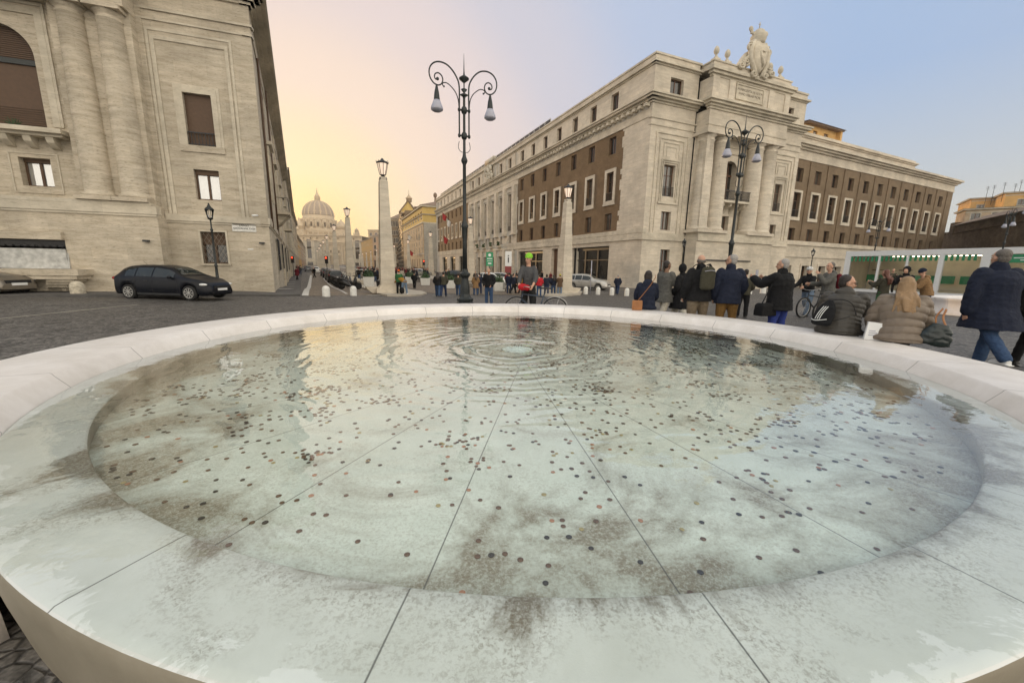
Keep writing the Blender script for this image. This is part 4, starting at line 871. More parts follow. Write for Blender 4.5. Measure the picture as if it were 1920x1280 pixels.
# street side
bm = B(); sw = [(5.5, 7.1, 5.3, 8.3), (11, 12.6, 5.3, 8.3), (20, 21.4, 5.3, 8.3), (28, 29.4, 5.3, 8.3), (36, 37.4, 5.3, 8.3), (5.6, 6.9, 9.9, 11.6), (11.1, 12.4, 9.9, 11.6), (20.1, 21.3, 9.9, 11.6), (28.1, 29.3, 9.9, 11.6)]; gw = [(6, 8.6, 1.0, 3.0), (14, 16, 1.0, 3.0), (24, 26, .6, 3.0), (34, 36, .6, 3)]
holes(bm, 0, 46, HB - .3, 14.4, 0, sw + gw, .3); course(bm, 0, 46, 0, 3.3, [(.1, .04), (.32, .09)], 0, 1, 0); course(bm, 0, 46, 0, 13.3, [(.12, .1), (.14, .25), (.14, .5), (.18, .7), (.3, .75)], 1, 1, 1); course(bm, 0, 46, 0, 12.0, [(.08, .05)], 1, 1, 0)
for h in sw[:5]: nest(bm, h[0], h[1], h[2], h[3], 0, t=.2, p=.12); bx(bm, h[0] - .3, h[1] + .3, -.3, .02, h[3] + .25, h[3] + .45, 1)
for x in (17, 26, 40): bx(bm, x - .4, x + .4, -.12, .01, HB, 12.0)
bx(bm, 10.2, 13.4, -.9, 0, 5.0, 5.2); prism(bm, [(10.6, -.8, 5), (10.6, -.3, 4.4), (10.6, -.01, 4.2), (10.6, -.01, 5)], (2.4, 0, 0)); bx(bm, 27.2, 30.2, -.8, 0, 5.0, 5.2)
bx(bm, 45.95, 46, 0.01, 12, HB, 14.4)
part(lp, G2, 'street_wall', bm, GM)
for h in sw: window(lp, G2, *h, 0, dep=.28, style='shut', shut=.6 if h[0] % 2 > .8 else 1.0)
for h in gw: window(lp, G2, *h, 0, dep=.28)
bm = B()
for a, b, p in ((10.2, 13.4, .88), (27.2, 30.2, .78)):
    k = a
    while k <= b + .01: bx(bm, k - .012, k + .012, -p, -p + .024, 5.2, 6.15); k += .16
    bx(bm, a, b, -p, -p + .03, 6.15, 6.19); bx(bm, a, a + .03, -p + .031, 0, 6.15, 6.19); part(lp, G2, 'balcony_railing', bm, T['iron']); bm = B()
for h in gw:
    bm.free(); bm = B()
    for k in range(8): x = h[0] + (h[1] - h[0]) * k / 7; bx(bm, x - .02, x + .02, -.12, -.08, h[2], h[3])
    for q in range(3): z = h[2] + (h[3] - h[2]) * q / 2; bx(bm, h[0], h[1], -.13, -.07, z - .02, z + .02)
    part(lp, G2, 'window_bars', bm, T['iron']); bm = B()
bm.free()
bm = B(); tube(bm, [G2 @ Vector((2.2, -.08, 3.4)), G2 @ Vector((2.2, -.08, 12))], .06, 8); part(lp, None, 'drainpipe', bm, T['shutter']); bm = B(); tube(bm, [G2 @ Vector((9.6, -.08, 3.4)), G2 @ Vector((9.6, -.08, 13))], .06, 8); part(lp, None, 'drainpipe', bm, T['shutter'])
bm = B(); bx(bm, -26, -3.4, .75, 13, -1, 14.1); part(lp, G1, 'core', bm, T['interior']); bm = B(); bx(bm, 3.2, 45.8, .8, 11, -1, 14.1); part(lp, G2, 'core', bm, T['interior'])
bm = B(); prism(bm, [Vector((0, .1, 14.2)), G1 @ Vector((-26, .1, 14.2)), G1 @ Vector((-26, 16, 14.2)), G2 @ Vector((45.9, 12, 14.2)), G2 @ Vector((45.9, .1, 14.2))], (0, 0, .12)); part(lp, None, 'roof', bm, T['roof'])
# ------------------------------------------------------------------ houses down the left side of the street
def block(name, label, p0, p1, depth, z1, mat, rows, cols, ww=1.3, wh=2.0, zb=-.75, roofk=.8, cat='building', trim='trim', arch=0, top=None, gh=3.4, glassn='glass', side=None, hip=1.6):
    """a house whose visible front runs from p0 to p1 (left to right as seen), with window rows, cornice, roof"""
    d = Vector((p1[0] - p0[0], p1[1] - p0[1])); ln = d.length; rz = atan2(d.y, d.x)
    h = thing(name, label, cat, (p0[0], p0[1], 0), rz)
    hs = []; zz = [gh + (z1 - gh - 1.2) * (r + .28) / rows for r in range(rows)]
    for r in range(rows):
        for c in range(cols):
            cx_ = ln * (c + .5) / cols; hs.append((cx_ - ww / 2, cx_ + ww / 2, zz[r], zz[r] + wh * (1 if r % 2 == 0 else .8)))
    dh = [(ln * (c + .5) / cols - ww * .7, ln * (c + .5) / cols + ww * .7, zb, gh * .7) for c in range(cols)]
    bm = B(); holes(bm, 0, ln, zb - .3, z1, 0, hs + dh, .3)
    sd_ = []
    if side:
        ncol, w_, h_ = side
        for r in range(rows):
            for c in range(ncol): sd_.append((depth * (c + .5) / ncol, zz[r], w_, h_))
    for x in (0, ln): poly(bm, [(x, 0, zb - .3), (x, depth, zb - .3), (x, depth, z1), (x, 0, z1)])
    poly(bm, [(0, depth, zb - .3), (ln, depth, zb - .3), (ln, depth, z1), (0, depth, z1)])
    obj('walls', bm, T[mat], h)
    bm = B()
    for z, p, t in ((gh, .12, .3), (z1 - .9, .1, .2), (z1 - .25, .55, .3)):
        bx(bm, -p, ln + p, -p, 0, z, z + t); bx(bm, -p, 0, .001, depth, z, z + t); bx(bm, ln, ln + p, .001, depth, z, z + t)
    for a, b, c, d_ in hs:
        bx(bm, a - .15, a, -.08, 0, c, d_ + .15); bx(bm, b, b + .15, -.08, 0, c, d_ + .15); bx(bm, a, b, -.08, 0, d_, d_ + .15); bx(bm, a - .2, b + .2, -.14, 0, c - .2, c - .001)
    obj('cornices', bm, T[trim], h)
    me = bpy.data.meshes.new('window'); bm = B(); bx(bm, -ww / 2, ww / 2, .22, .28, 0, 1); bx(bm, -.06, .06, .16, .219, 0, 1, 1); bm.to_mesh(me); bm.free(); me.materials.append(T[glassn]); me.materials.append(T['wood'])
    for a, b, c, d_ in hs + dh: q = link('window' if c > 0 else 'doorway', me, h); q.location = ((a + b) / 2, 0, c); q.scale = ((b - a) / ww, 1, d_ - c)
    for y, z, w_, h_ in sd_:
        bm = B(); bx(bm, ln + .01, ln + .05, y - w_ / 2, y + w_ / 2, z, z + h_); obj('side_window', bm, T['glass'], h)
    bm = B(); r = .7
    loft(bm, [[(-r, -r, z1 + .06), (ln + r, -r, z1 + .06), (ln + r, depth + r, z1 + .06), (-r, depth + r, z1 + .06)], [(min(ln * .3, depth / 2), depth / 2, z1 + hip), (ln - min(ln * .3, depth / 2), depth / 2, z1 + hip), (ln - min(ln * .3, depth / 2), depth / 2 + .1, z1 + hip), (min(ln * .3, depth / 2), depth / 2 + .1, z1 + hip)]])
    obj('roof', bm, T['roof'], h); return h
def P(px, Y): v = ray(px, 493.5); return (v.x / v.y * Y, Y)
def Z(py, px, Y): v = ray(px, py); return CAMH + v.z / v.y * Y
e1 = G2 @ Vector((46, 0, 0)) + L0v
pts = [((e1.x - .5, e1.y + 1.5), P(554.5, 118), 15.5, 'trav', 3, 7), (P(553.5, 119.5), P(561, 170), 17.0, 'warm', 4, 8), (P(559, 172), P(566, 225), 13.2, 'orange', 3, 8), (P(565, 228), P(571, 300), 14.6, 'pink', 3, 9), (P(569.5, 305), P(574.5, 395), 15.5, 'warm', 3, 10)]
for i, (a, b, z, m, r, c) in enumerate(pts):
    lb = ['grey stone palazzo adjoining the left palace down the street', 'tall warm plaster house third along the left side of the street', 'low orange house halfway down the left side of the street', 'pink brick house far down the left side of the street', 'last warm house on the left before the domed basilica'][i]
    d = Vector((b[0] - a[0], b[1] - a[1]))
    block('street_house', lb, a, b, 14, z, m, r, c, 1.3 if i < 2 else 1.8, 2.1)
# ------------------------------------------------------------------ right side of the street, beyond the corner palace
dS = Vector((-.40, .916)); 
def alongR(a, n): return (A0.x - .40 * a + .916 * n, A0.y + .916 * a + .40 * n)
# yellow and white corner house: its street front and the side turned to us
yc = Vector(P(795, 150)); yf = Vector(P(757.5, 198)); 
yh = block('yellow_house', 'ochre and white corner house with an arcaded top floor beyond the brown palace', (yf.x, yf.y), (yc.x, yc.y), 16, Z(401, 795, 150), 'warm', 5, 9, 1.25, 1.9, gh=5.5, trim='trim', hip=1)
rzY = atan2((yc - yf).y, (yc - yf).x); lnY = (yc - yf).length; zt_ = Z(401, 795, 150); zt2 = Z(389, 795, 150)
bm = B(); zt_ = Z(417, 795, 150)
hs = [(lnY * (c + .5) / 9 - 1.4, lnY * (c + .5) / 9 + 1.4, zt_ + 1.2, zt2 - 1.2) for c in range(9)]
holes(bm, -.12, lnY + .12, zt_, zt2 + .3, -.1, hs, .5); poly(bm, [(lnY + .12, -.1, zt_), (lnY + .12, 16.1, zt_), (lnY + .12, 16.1, zt2 + .3), (lnY + .12, -.1, zt2 + .3)]); bx(bm, -.1, lnY, .5, 1, zt_, zt2)
obj('ochre_top_floor', bm, T['ochre'], yh)
bm = B(); bx(bm, -.7, lnY + .8, -.8, 16.8, zt2 + .3, zt2 + .8); bx(bm, -.3, lnY + .3, -.3, 16.3, zt_ - .2, zt_ + .15); obj('eaves', bm, T['trim'], yh)
bm = B(); loft(bm, [[(-.9, -1, zt2 + .82), (lnY + 1, -1, zt2 + .82), (lnY + 1, 17, zt2 + .82), (-.9, 17, zt2 + .82)], [(8, 8, zt2 + 4), (lnY - 8, 8, zt2 + 4), (lnY - 8, 8.2, zt2 + 4), (8, 8.2, zt2 + 4)]]); tube(bm, [(lnY - 6, 6, zt2 + 2), (lnY - 6, 6, zt2 + 5.2)], [.5, .3], 8); ell(bm, (lnY - 6, 6, zt2 + 5.6), (.7, .7, 1.0)); obj('hipped_roof', bm, T['roof'], yh)
bm = B(); bx(bm, lnY + .13, lnY + .4, .2, 16, -1, zt_ - .2); obj('ashlar_side', bm, T['grey_ashlar'], yh)
for i, z in enumerate((2.0, 6.0, 10.2, 14.0)):
    bm = B(); bx(bm, lnY + .4, lnY + .45, 8.6, 10.6, z, z + 2.7); obj('side_window', bm, T['glass'], yh)
bm = B(); bx(bm, lnY + .13, lnY + .2, 8.6, 10.6, zt_ + 1.4, zt_ + 4.2); obj('side_window', bm, T['glass'], yh)
# scaffolded building, then the dark block with the gabled church tower above
s0 = Vector(P(748.5, 262)); s1 = Vector(P(757.5, 203))
sc_ = thing('scaffolded_building', 'dark building wrapped in scaffolding behind the ochre house', 'building', (s0.x, s0.y, 0), atan2((s1 - s0).y, (s1 - s0).x)); ls = (s1 - s0).length; zs = Z(404, 755, 225)
bm = B(); bx(bm, 0, ls, 1.2, 14, -1, zs); obj('walls', bm, T['brick2'], sc_)
bm = B(); z = 1.5
while z < zs: bx(bm, 0, ls, -.3, 1.1, z, z + .45, 1); z += 2.3
for k in range(15): x = ls * k / 14; bx(bm, x - .12, x + .12, -.35, -.2, -1, zs)
obj('scaffold', bm, [T['iron'], T['warm']], sc_)
db = block('dark_roofed_block', 'dark brick block with eaves seen just right of the large lamp column', P(735.5, 268), P(748, 266), 20, Z(376 + 34, 742, 268), 'brick2', 5, 3, 2.2, 3.2, hip=5)
tw = thing('church_tower', 'gabled ochre church front with small lantern rising above the ochre house', 'church', (P(755.5, 240)[0], 240, 0), .25)
zt = lambda y: Z(y, 760, 240)
bm = B(); bx(bm, 0, 8, 0, 14, 5, zt(397)); prism(bm, [(-.5, -.01, zt(397)), (8.2, -.01, zt(397)), (4.0, -.01, zt(377))], (0, 5, 0)); obj('walls', bm, T['ochre'], tw)
bm = B(); prism(bm, [(-1.4, -.8, zt(397.5)), (4.0, -.8, zt(374)), (9.6, -.8, zt(397.5)), (8.8, -.8, zt(397.5)), (4.0, -.8, zt(376)), (-.6, -.8, zt(397.5))], (0, 13, 0)); bx(bm, 8.0, 17.0, 2, 14, zt(401), zt(386.5)); bx(bm, 7.5, 17.5, 1.5, 14.5, zt(386.4), zt(385)); obj('roof', bm, T['roof'], tw)
bm = B(); lathe(bm, [(1.6, zt(376)), (1.6, zt(370)), (2.0, zt(369.5)), (2.0, zt(368.5)), (1.2, zt(366)), (.35, zt(363)), (.1, zt(358))], 10, (4.6, 5, 0)); tube(bm, [(4.6, 5, zt(358)), (4.6, 5, zt(352))], .12, 5); obj('lantern', bm, T['warm'], tw)
# pink corner house with an arched window, a higher block behind it
ph2 = block('pink_house', 'pinkish four-storey house left of the large lamp column, sunlit on its left side', P(700, 330), P(738, 322), 22, Z(443, 715, 330), 'pink', 3, 4, 2.4, 3.8, gh=7, hip=4)
p0 = Vector(P(679, 400)); p1 = Vector(P(699.5, 331)); block('orange_street_front', 'row house front with a sunlit orange top leading towards the basilica', p0, p1, 12, Z(449, 692, 360), 'orange', 3, 9, 1.8, 3, hip=3)
block('tall_rear_block', 'plain tall block rising behind the pinkish house', P(693, 380), P(722, 380), 26, Z(431, 705, 380), 'warm', 5, 3, 2.2, 2.6, hip=.6)
block('low_far_house', 'low house with dark roof between the basilica and the street front', P(662, 470), P(694, 470), 20, Z(455, 680, 470), 'warm', 2, 5, 3, 5, hip=3)
# gate buildings of the square before the basilica
for i, (a, b) in enumerate(((572, 592), (664, 679))):
    block('square_gate_building', ['grey stone building with one tall dark window left below the dome', 'grey stone building with one tall dark window right below the dome'][i], P(a, 440), P(b, 440), 14, Z([451, 452][i], 580, 440), 'trav', 2, 1 if i == 0 else 1, 4.5, 12.5, gh=4, trim='trim', hip=.8)
# ------------------------------------------------------------------ the basilica
YB = 640; cxB = P(603, YB)[0]; k_ = 1.0
bz = thing('domed_basilica', 'vast domed basilica hazy and golden at the far end of the street', 'basilica', (cxB, YB, 0), 0)
zb = lambda y: Z(y, 603, YB); u = lambda px: P(px, YB)[0] - cxB
bm = B(); fw0, fw1 = u(560), u(680)
hs = []
for px in (573, 586, 612, 622, 637, 652, 666): hs.append((u(px) - 2.4, u(px) + 2.4, zb(497), zb(479)))
for px in (573, 586, 598, 612, 622, 637, 652, 666): hs.append((u(px) - 1.6, u(px) + 1.6, zb(474), zb(469)))
for px in (573, 586, 598, 612, 622, 637, 652, 666): hs.append((u(px) - 1.3, u(px) + 1.3, zb(448.5), zb(445)))
holes(bm, fw0, fw1, -4, zb(441), 0, hs, 3)
bx(bm, fw0, fw1, 3.1, 60, -4, zb(442)); poly(bm, [(fw1, 0, -4), (fw1, 60, -4), (fw1, 60, zb(441)), (fw1, 0, zb(441))])
for px in (566, 579, 592, 605, 617, 630, 644, 659, 673): lathe(bm, [(1.7, -1), (1.5, 2), (1.3, zb(461)), (1.9, zb(458.5))], 12, (u(px), -1.2, 0))
for z, p, t in ((zb(458), 1.5, 1.6), (zb(455), 2.6, 1.4), (zb(442), 1.6, 1.2)): bx(bm, fw0, fw1, -p - 1, 0, z, z + t)
prism(bm, [(u(595), -3.0, zb(453)), (u(625), -3.0, zb(453)), (u(610), -3.0, zb(447))], (0, 3, 0))
obj('facade', bm, T['basil'], bz)
bm = B(); rs_ = random.Random(9)
for k in range(13):                                 # statues along the parapet
    x = fw0 + 3 + (fw1 - fw0 - 6) * k / 12; lathe(bm, [(1.0, zb(441)), (.8, zb(440)), (1.2, zb(438)), (.9, zb(436.3)), (.5, zb(435.9)), (.55, zb(435.3)), (.2, zb(434.7))], 8, (x, -1, 0)); obj('statue', bm, T['basil'], bz); bm = B()
for px in (563, 672): bx(bm, u(px) - 3, u(px) + 3, -1, 2, zb(441), zb(431)); lathe(bm, [(3.2, zb(431)), (1.5, zb(428)), (.3, zb(426))], 10, (u(px), 0, 0))
obj('corner_turrets', bm, T['basil'], bz)
DY = 95
def zd(y): v = ray(603, y); return CAMH + v.z / v.y * (YB + DY)
def ud(px): return P(px, YB + DY)[0] - cxB
c0x = ud(603.5); wd = lambda px: (ud(603.5 + px) - ud(603.5))
bm = B(); bx(bm, c0x - wd(45), c0x + wd(45), DY - 30, DY + 30, -1, zd(441))
lathe(bm, [(wd(30), zd(441)), (wd(30), zd(430)), (wd(28.5), zd(429)), (wd(28.5), zd(413))], 48, (c0x, DY, 0)); lathe(bm, [(wd(27.4), zd(413)), (wd(27.6), zd(411)), (wd(26.2), zd(410.5)), (wd(26.2), zd(405.5))], 48, (c0x, DY, 0))
for i in range(16):
    a = 2 * pi * (i + .5) / 16; x, y = c0x + wd(29) * cos(a), DY + wd(29) * sin(a)
    for s in (-.05, .05): lathe(bm, [(1.1, zd(430)), (1.0, zd(416))], 8, (c0x + wd(30) * cos(a + s), DY + wd(30) * sin(a + s), 0))
    tube(bm, [(x, y, zd(416)), (x, y, zd(412.5))], 2.6, 6)
obj('drum', bm, T['basil'], bz, smooth=False)
bm = B()
for i in range(16):
    a = 2 * pi * i / 16; q = wd(28.7); M4 = Matrix.Translation((c0x + q * cos(a), DY + q * sin(a), 0)) @ Matrix.Rotation(a + pi / 2, 4, 'Z'); n0 = len(bm.verts); bx(bm, -1.5, 1.5, -.4, .4, zd(427), zd(419)); bm.verts.ensure_lookup_table()
    for v in bm.verts[n0:]: v.co = M4 @ v.co
obj('drum_windows', bm, T['interior'], bz)
bm = B(); prof = []; R0 = wd(26); z0_ = zd(405.5); z1_ = zd(377)
for i in range(19): a = radians(82) * i / 18; prof.append((R0 * cos(a) ** .93, z0_ + (z1_ - z0_) * sin(a) / sin(radians(82))))
lathe(bm, prof, 64, (c0x, DY, 0)); dm = obj('dome', bm, T['lead'], bz, smooth=True)
bm = B()
for i in range(16):
    a = 2 * pi * (i + .5) / 16; tube(bm, [(c0x + (r + .2) * cos(a), DY + (r + .2) * sin(a), z) for r, z in prof], [(1.3 - .8 * j / 18, .8) for j in range(19)], 6)
for i in range(48):
    a = 2 * pi * i / 48
    if i % 3 == 0: continue
    j = 8; r, z = prof[j]; 
    for j in (3, 8, 12): r, z = prof[j]; ell(bm, (c0x + r * cos(a), DY + r * sin(a), z), (.8, .8, 1.1), seg=6, rn=4)
obj('dome_ribs', bm, T['basil'], dm, smooth=True)
bm = B(); lathe(bm, [(wd(5.6), zd(378)), (wd(5.6), zd(376.5)), (wd(4.6), zd(376)), (wd(3.6), zd(375)), (wd(3.4), zd(369)), (wd(4.4), zd(368.5)), (wd(3.8), zd(367)), (wd(2.2), zd(364)), (wd(.7), zd(359.5)), (wd(1.1), zd(358)), (wd(.8), zd(356.8)), (wd(.2), zd(356))], 16, (c0x, DY, 0)); bx(bm, c0x - .25, c0x + .25, DY - .2, DY + .2, zd(357), zd(352.5)); bx(bm, c0x - 1.3, c0x + 1.3, DY - .2, DY + .2, zd(354.8), zd(354.2))
for i in range(12): a = 2 * pi * i / 12; lathe(bm, [(.7, zd(375.5)), (.6, zd(369))], 6, (c0x + wd(4.3) * cos(a), DY + wd(4.3) * sin(a), 0))
obj('lantern', bm, T['basil'], bz)
for px, pr, yt in ((567, 7.2, 408), (644, 7.0, 411)):
    q = 60; cx_ = (P(px, YB + q)[0] - cxB); R_ = P(603 + pr, YB + q)[0] - P(603, YB + q)[0]; zq = lambda y: CAMH + ray(603, y).z / ray(603, y).y * (YB + q)
    bm = B(); bx(bm, cx_ - R_ * 1.3, cx_ + R_ * 1.3, q - 8, q + 8, 0, zq(431)); lathe(bm, [(R_ * 1.05, zq(431)), (R_ * 1.05, zq(424.5)), (R_ * 1.12, zq(424)), (R_, zq(423.5)), (R_ * .93, zq(420)), (R_ * .7, zq(416.5)), (R_ * .35, zq(414.3)), (R_ * .22, zq(414)), (R_ * .22, zq(411.5)), (R_ * .05, zq(yt))], 24, (cx_, q, 0)); obj('small_dome', bm, T['basil'], bz)
# ================================================================== street furniture
# ---- big double-armed lamp; arm outlines in metres from the pole axis
def arm_pts(s, k=1.0):
    q = lambda u, v: (s * abs((u - 410) / 260.5) * k, 0, 1.49 + (398.5 - v / 4.364) * .01675 + .11)
    big = [q(*p) for p in ((368, 660), (368, 460), (370, 330), (366, 255), (345, 205), (310, 160), (265, 128), (212, 118), (165, 130), (132, 162), (120, 205), (130, 250), (158, 282), (190, 292), (218, 280), (231, 250), (222, 218), (196, 202), (170, 212), (163, 236), (174, 252), (188, 246))]
    small = [q(*p) for p in ((366, 440), (358, 370), (335, 320), (300, 285), (265, 265), (235, 268), (228, 284), (240, 294))]
    return big, small
def spl(pts, n=4):                                     # smooth a polyline (Catmull-Rom)
    P_ = [Vector(p) for p in pts]; o = []
    for i in range(len(P_) - 1):
        a, b, c, d = P_[max(i - 1, 0)], P_[i], P_[i + 1], P_[min(i + 2, len(P_) - 1)]
        for k in range(n):
            t = k / n; o.append(.5 * ((2 * b) + (c - a) * t + (2 * a - 5 * b + 4 * c - d) * t * t + (3 * b - a - 3 * c + d) * t ** 3))
    o.append(P_[-1]); return o
def street_lamp(loc, rz, label, shape=1):
    r = thing('street_lamp', label, 'street lamp', loc, rz, 'double-armed iron street lamps')
    bm = B()
    lathe(bm, [(.30, 0), (.30, .32), (.26, .36), (.29, .40), (.29, .46), (.21, .52), (.175, .62), (.165, .85), (.12, 1.15), (.13, 1.2), (.19, 1.28), (.19, 1.34), (.12, 1.38), (.10, 1.46), (.10, 1.50)], 8, ph=pi / 8, sm=False)
    obj('base', bm, T['irong'], r)
    bm = B()
    lathe(bm, [(.085, 1.4), (.075, 2.4), (.10, 2.86), (.13, 2.92), (.10, 3.0), (.062, 3.1), (.055, 4.9), (.10, 4.98), (.11, 5.03), (.06, 5.15), (.045, 5.3), (.04, 6.9), (.05, 6.95), (.13, 7.0), (.02, 7.06), (.10, 7.16), (.02, 7.2), (.02, 7.35), (.16, 7.46), (.16, 7.49), (.03, 7.58), (.018, 7.7), (.004, 8.2)], 14)
    for z in (5.78, 6.55):
        ell(bm, (0, 0, z), (.10, .10, .13))
        for s in (-1, 1): tube(bm, [(0, 0, z), (s * .17, 0, z)], .03, 6); ell(bm, (s * .165, 0, z), (.05, .05, .07), seg=8, rn=6)
    obj('pole', bm, T['irong'], r)
    for s in (-1, 1):
        big, small = arm_pts(s)
        bm = B(); b = spl(big); tube(bm, b, [.026 - .008 * i / len(b) for i in range(len(b))], 7); ell(bm, b[-1], (.05, .04, .05), seg=8, rn=6)
        sm_ = spl(small); tube(bm, sm_, .016, 6); ell(bm, sm_[-1], (.03, .03, .03), seg=8, rn=6)
        tube(bm, spl([(s * .17, 0, 5.6), (s * .2, 0, 5.4), (s * .1, 0, 5.28), (0, 0, 5.3)]), .01, 5)
        a = obj('arm', bm, T['irong'], r)
        x, z = s * .885, big[13][2] + .0
        bm = B(); lathe(bm, [(.02, z + .02), (.04, z - .06), (.055, z - .14), (.075, z - .22), (.095, z - .40), (.10, z - .44)], 14, (x, 0, 0)); obj('lamp_cap', bm, T['irong'], a)
        bm = B(); lathe(bm, [(.105, z - .44), (.15, z - .56), (.185, z - .64), (.195, z - .70), (.19, z - .72), (.13, z - .76), (.02, z - .78)], 18, (x, 0, 0)); obj('lamp_shade', bm, T['opal'], a)
    return r
lampA = street_lamp(gp(872, 584), radians(-158), 'tall dark double-armed street lamp just behind the far fountain rim')
KID = {}
def snap(root):
    root_children = [o for o in bpy.data.objects if o.parent == root]
    KIDS[root.name] = root_children
    for c in root_children: KIDS[c.name] = [o for o in bpy.data.objects if o.parent == c]
snap(lampA)
def dupt(root, loc, rz, label, group=None, sc=None):
    def rec(o, par):
        c = o.copy(); COL.objects.link(c)
        if par is not None: c.parent = par
        for k in KIDS.get(o.name, []): rec(k, c)
        return c
    c = rec(root, None); c.location = loc; c.rotation_euler = (0, 0, rz)
    if label: c['label'] = label
    if group: c['group'] = group
    if sc: c.scale = (sc, sc, sc)
    return c
dupt(lampA, gp(1357, 580), radians(-158), 'double-armed street lamp standing before the columned palace front')
for px, Y, rz, lb, sc in ((1632, 40, -1.2, 'slender double-armed street lamp in front of the brown pilastered wing', .92), (1868, 26, -2.2, 'double-armed street lamp behind the head of the man in the long black coat', .72), (1925, 30, 2.6, 'double-armed street lamp before the old brick wall at the right edge', .95)):
    p = at(px, Y); dupt(lampA, p, rz, lb, sc=sc)
def lantern_post(loc, label, h=4.25, wall=False):
    r = thing('lantern_post', label, 'street lamp', loc, .4, 'single lantern posts')
    bm = B(); lathe(bm, [(.17, 0), (.17, .25), (.13, .3), (.10, .6), (.13, .66), (.13, .7), (.07, .8), (.055, 1.3), (.08, 1.38), (.05, 1.45), (.04, h - 1.3), (.07, h - 1.22), (.035, h - 1.15), (.03, h - .8), (.05, h - .74)], 10); obj('post', bm, T['irong'], r)
    bm = B(); z = h - .74
    for a in range(6):
        t_ = 2 * pi * a / 6; tube(bm, [(.09 * cos(t_), .09 * sin(t_), z), (.17 * cos(t_), .17 * sin(t_), z + .42)], .011, 5)
    lathe(bm, [(.05, z - .02), (.095, z)], 6); lathe(bm, [(.19, z + .42), (.19, z + .45), (.14, z + .52), (.08, z + .56), (.08, z + .6), (.04, z + .63), (.045, z + .68), (.01, z + .74)], 12); obj('lantern_frame', bm, T['irong'], r)
    bm = B(); lathe(bm, [(.085, z + .005), (.16, z + .415)], 6); obj('lantern_glass', bm, T['clear'], r)
    return r
ln0 = lantern_post(at(404, 19.2), 'black lantern post behind the dark parked car by the left palace'); snap(ln0)
for px, Y, lb, sc in ((1278, 34.8, 'slim lantern post beside the columned palace front', 1.0), (1519, 44, 'slim lantern post in front of the brown wing near the white kiosk', 1.12)):
    dupt(ln0, at(px, Y), 0, lb, sc=sc)
# ---- lamp columns (obelisk shaped)
def lamp_column(loc, label, bench=True, hh=9.02):
    r = thing('lamp_column', label, 'lamp column', loc, atan2(sdir.y, sdir.x) - pi / 2, 'stone obelisk lamp columns along the street')
    k = hh / 9.02
    bm = B(); q = lambda w_, z: [(-w_, -w_, z), (w_, -w_, z), (w_, w_, z), (-w_, w_, z)]
    loft(bm, [q(.49, .55 * k), q(.47, 2.15 * k)]); loft(bm, [q(.445, 2.15 * k), q(.445, 2.2 * k)]); loft(bm, [q(.455, 2.2 * k), q(.36, 5.0 * k)]); loft(bm, [q(.35, 5.0 * k), q(.27, 7.5 * k), q(.22, 7.62 * k)])
    bx(bm, -.22, .22, -.22, .22, 7.62 * k, 7.8 * k); obj('shaft', bm, T['trav_pale'], r)
    bm = B(); bx(bm, -.62, .62, -.62, .62, 0, .5 * k); bx(bm, -.55, .55, -.55, .55, .5 * k, .58 * k)
    if bench:
        prism(bm, [(-1.45, -.5, .42), (-1.45, -.5, .32), (-1.1, -.5, 0), (-.63, -.5, 0), (-.63, -.5, .42)], (0, 1.0, 0)); bx(bm, -.85, 1.0, -.85, -.63, 0, .36)
    obj('plinth', bm, T['trav_pale'], r)
    bm = B(); z = 7.8 * k
    for s in range(4):
        a = pi / 4 + s * pi / 2; tube(bm, spl([(.26 * cos(a), .26 * sin(a), z - .35), (.30 * cos(a), .30 * sin(a), z - .1), (.14 * cos(a), .14 * sin(a), z), (.1 * cos(a), .1 * sin(a), z + .14)]), .03, 5)
    for a in range(8):
        t_ = 2 * pi * a / 8; tube(bm, [(.20 * cos(t_), .20 * sin(t_), z + .15), (.36 * cos(t_), .36 * sin(t_), z + .88)], .018, 5)
        tube(bm, [(.36 * cos(t_), .36 * sin(t_), z + .9), (.42 * cos(t_), .42 * sin(t_), z + 1.05)], [.04, .005], 5)
    lathe(bm, [(.08, z + .0), (.12, z + .1), (.22, z + .15)], 8); lathe(bm, [(.37, z + .86), (.41, z + .89), (.41, z + .93), (.30, z + 1.0), (.14, z + 1.07), (.05, z + 1.2)], 8); obj('lantern_frame', bm, T['iron'], r)
    bm = B(); lathe(bm, [(.19, z + .155), (.345, z + .86)], 8, sm=False); obj('lantern_glass', bm, T['lampglow'], r)
    return r
ob0 = lamp_column(gp(727, 551.5) + Vector((0, 0, .12)), 'largest stone obelisk lamp column on the pale paved island'); snap(ob0)
def Yof(px, py): v = ray(px, py); return (8.35 - CAMH) / (v.z / v.y)
LC = [(650, 388), (625.5, 420), (612, 440), (605.8, 449.5), (601, 456.5), (598, 462.5), (594.5, 468)]
for i, (px, py) in enumerate(LC):
    Y = Yof(px, py); v = ray(px, py); dupt(ob0, (v.x / v.y * Y, Y, -.66), ob0.rotation_euler.z, ['second lamp column, behind the row of parked scooters', 'third lamp column of the left row, before the basilica facade', 'fourth lamp column of the left row below the dome', 'fifth lamp column of the left row', 'sixth lamp column of the left row', 'seventh lamp column of the left row, very small', 'last tiny lamp column of the left row'][i])
RCs = [(1066, 342), (882, 406), (807, 434), (765, 449), (739, 458.5), (706, 467), (695, 470), (686.7, 473), (679.5, 474.5), (673.4, 476)]
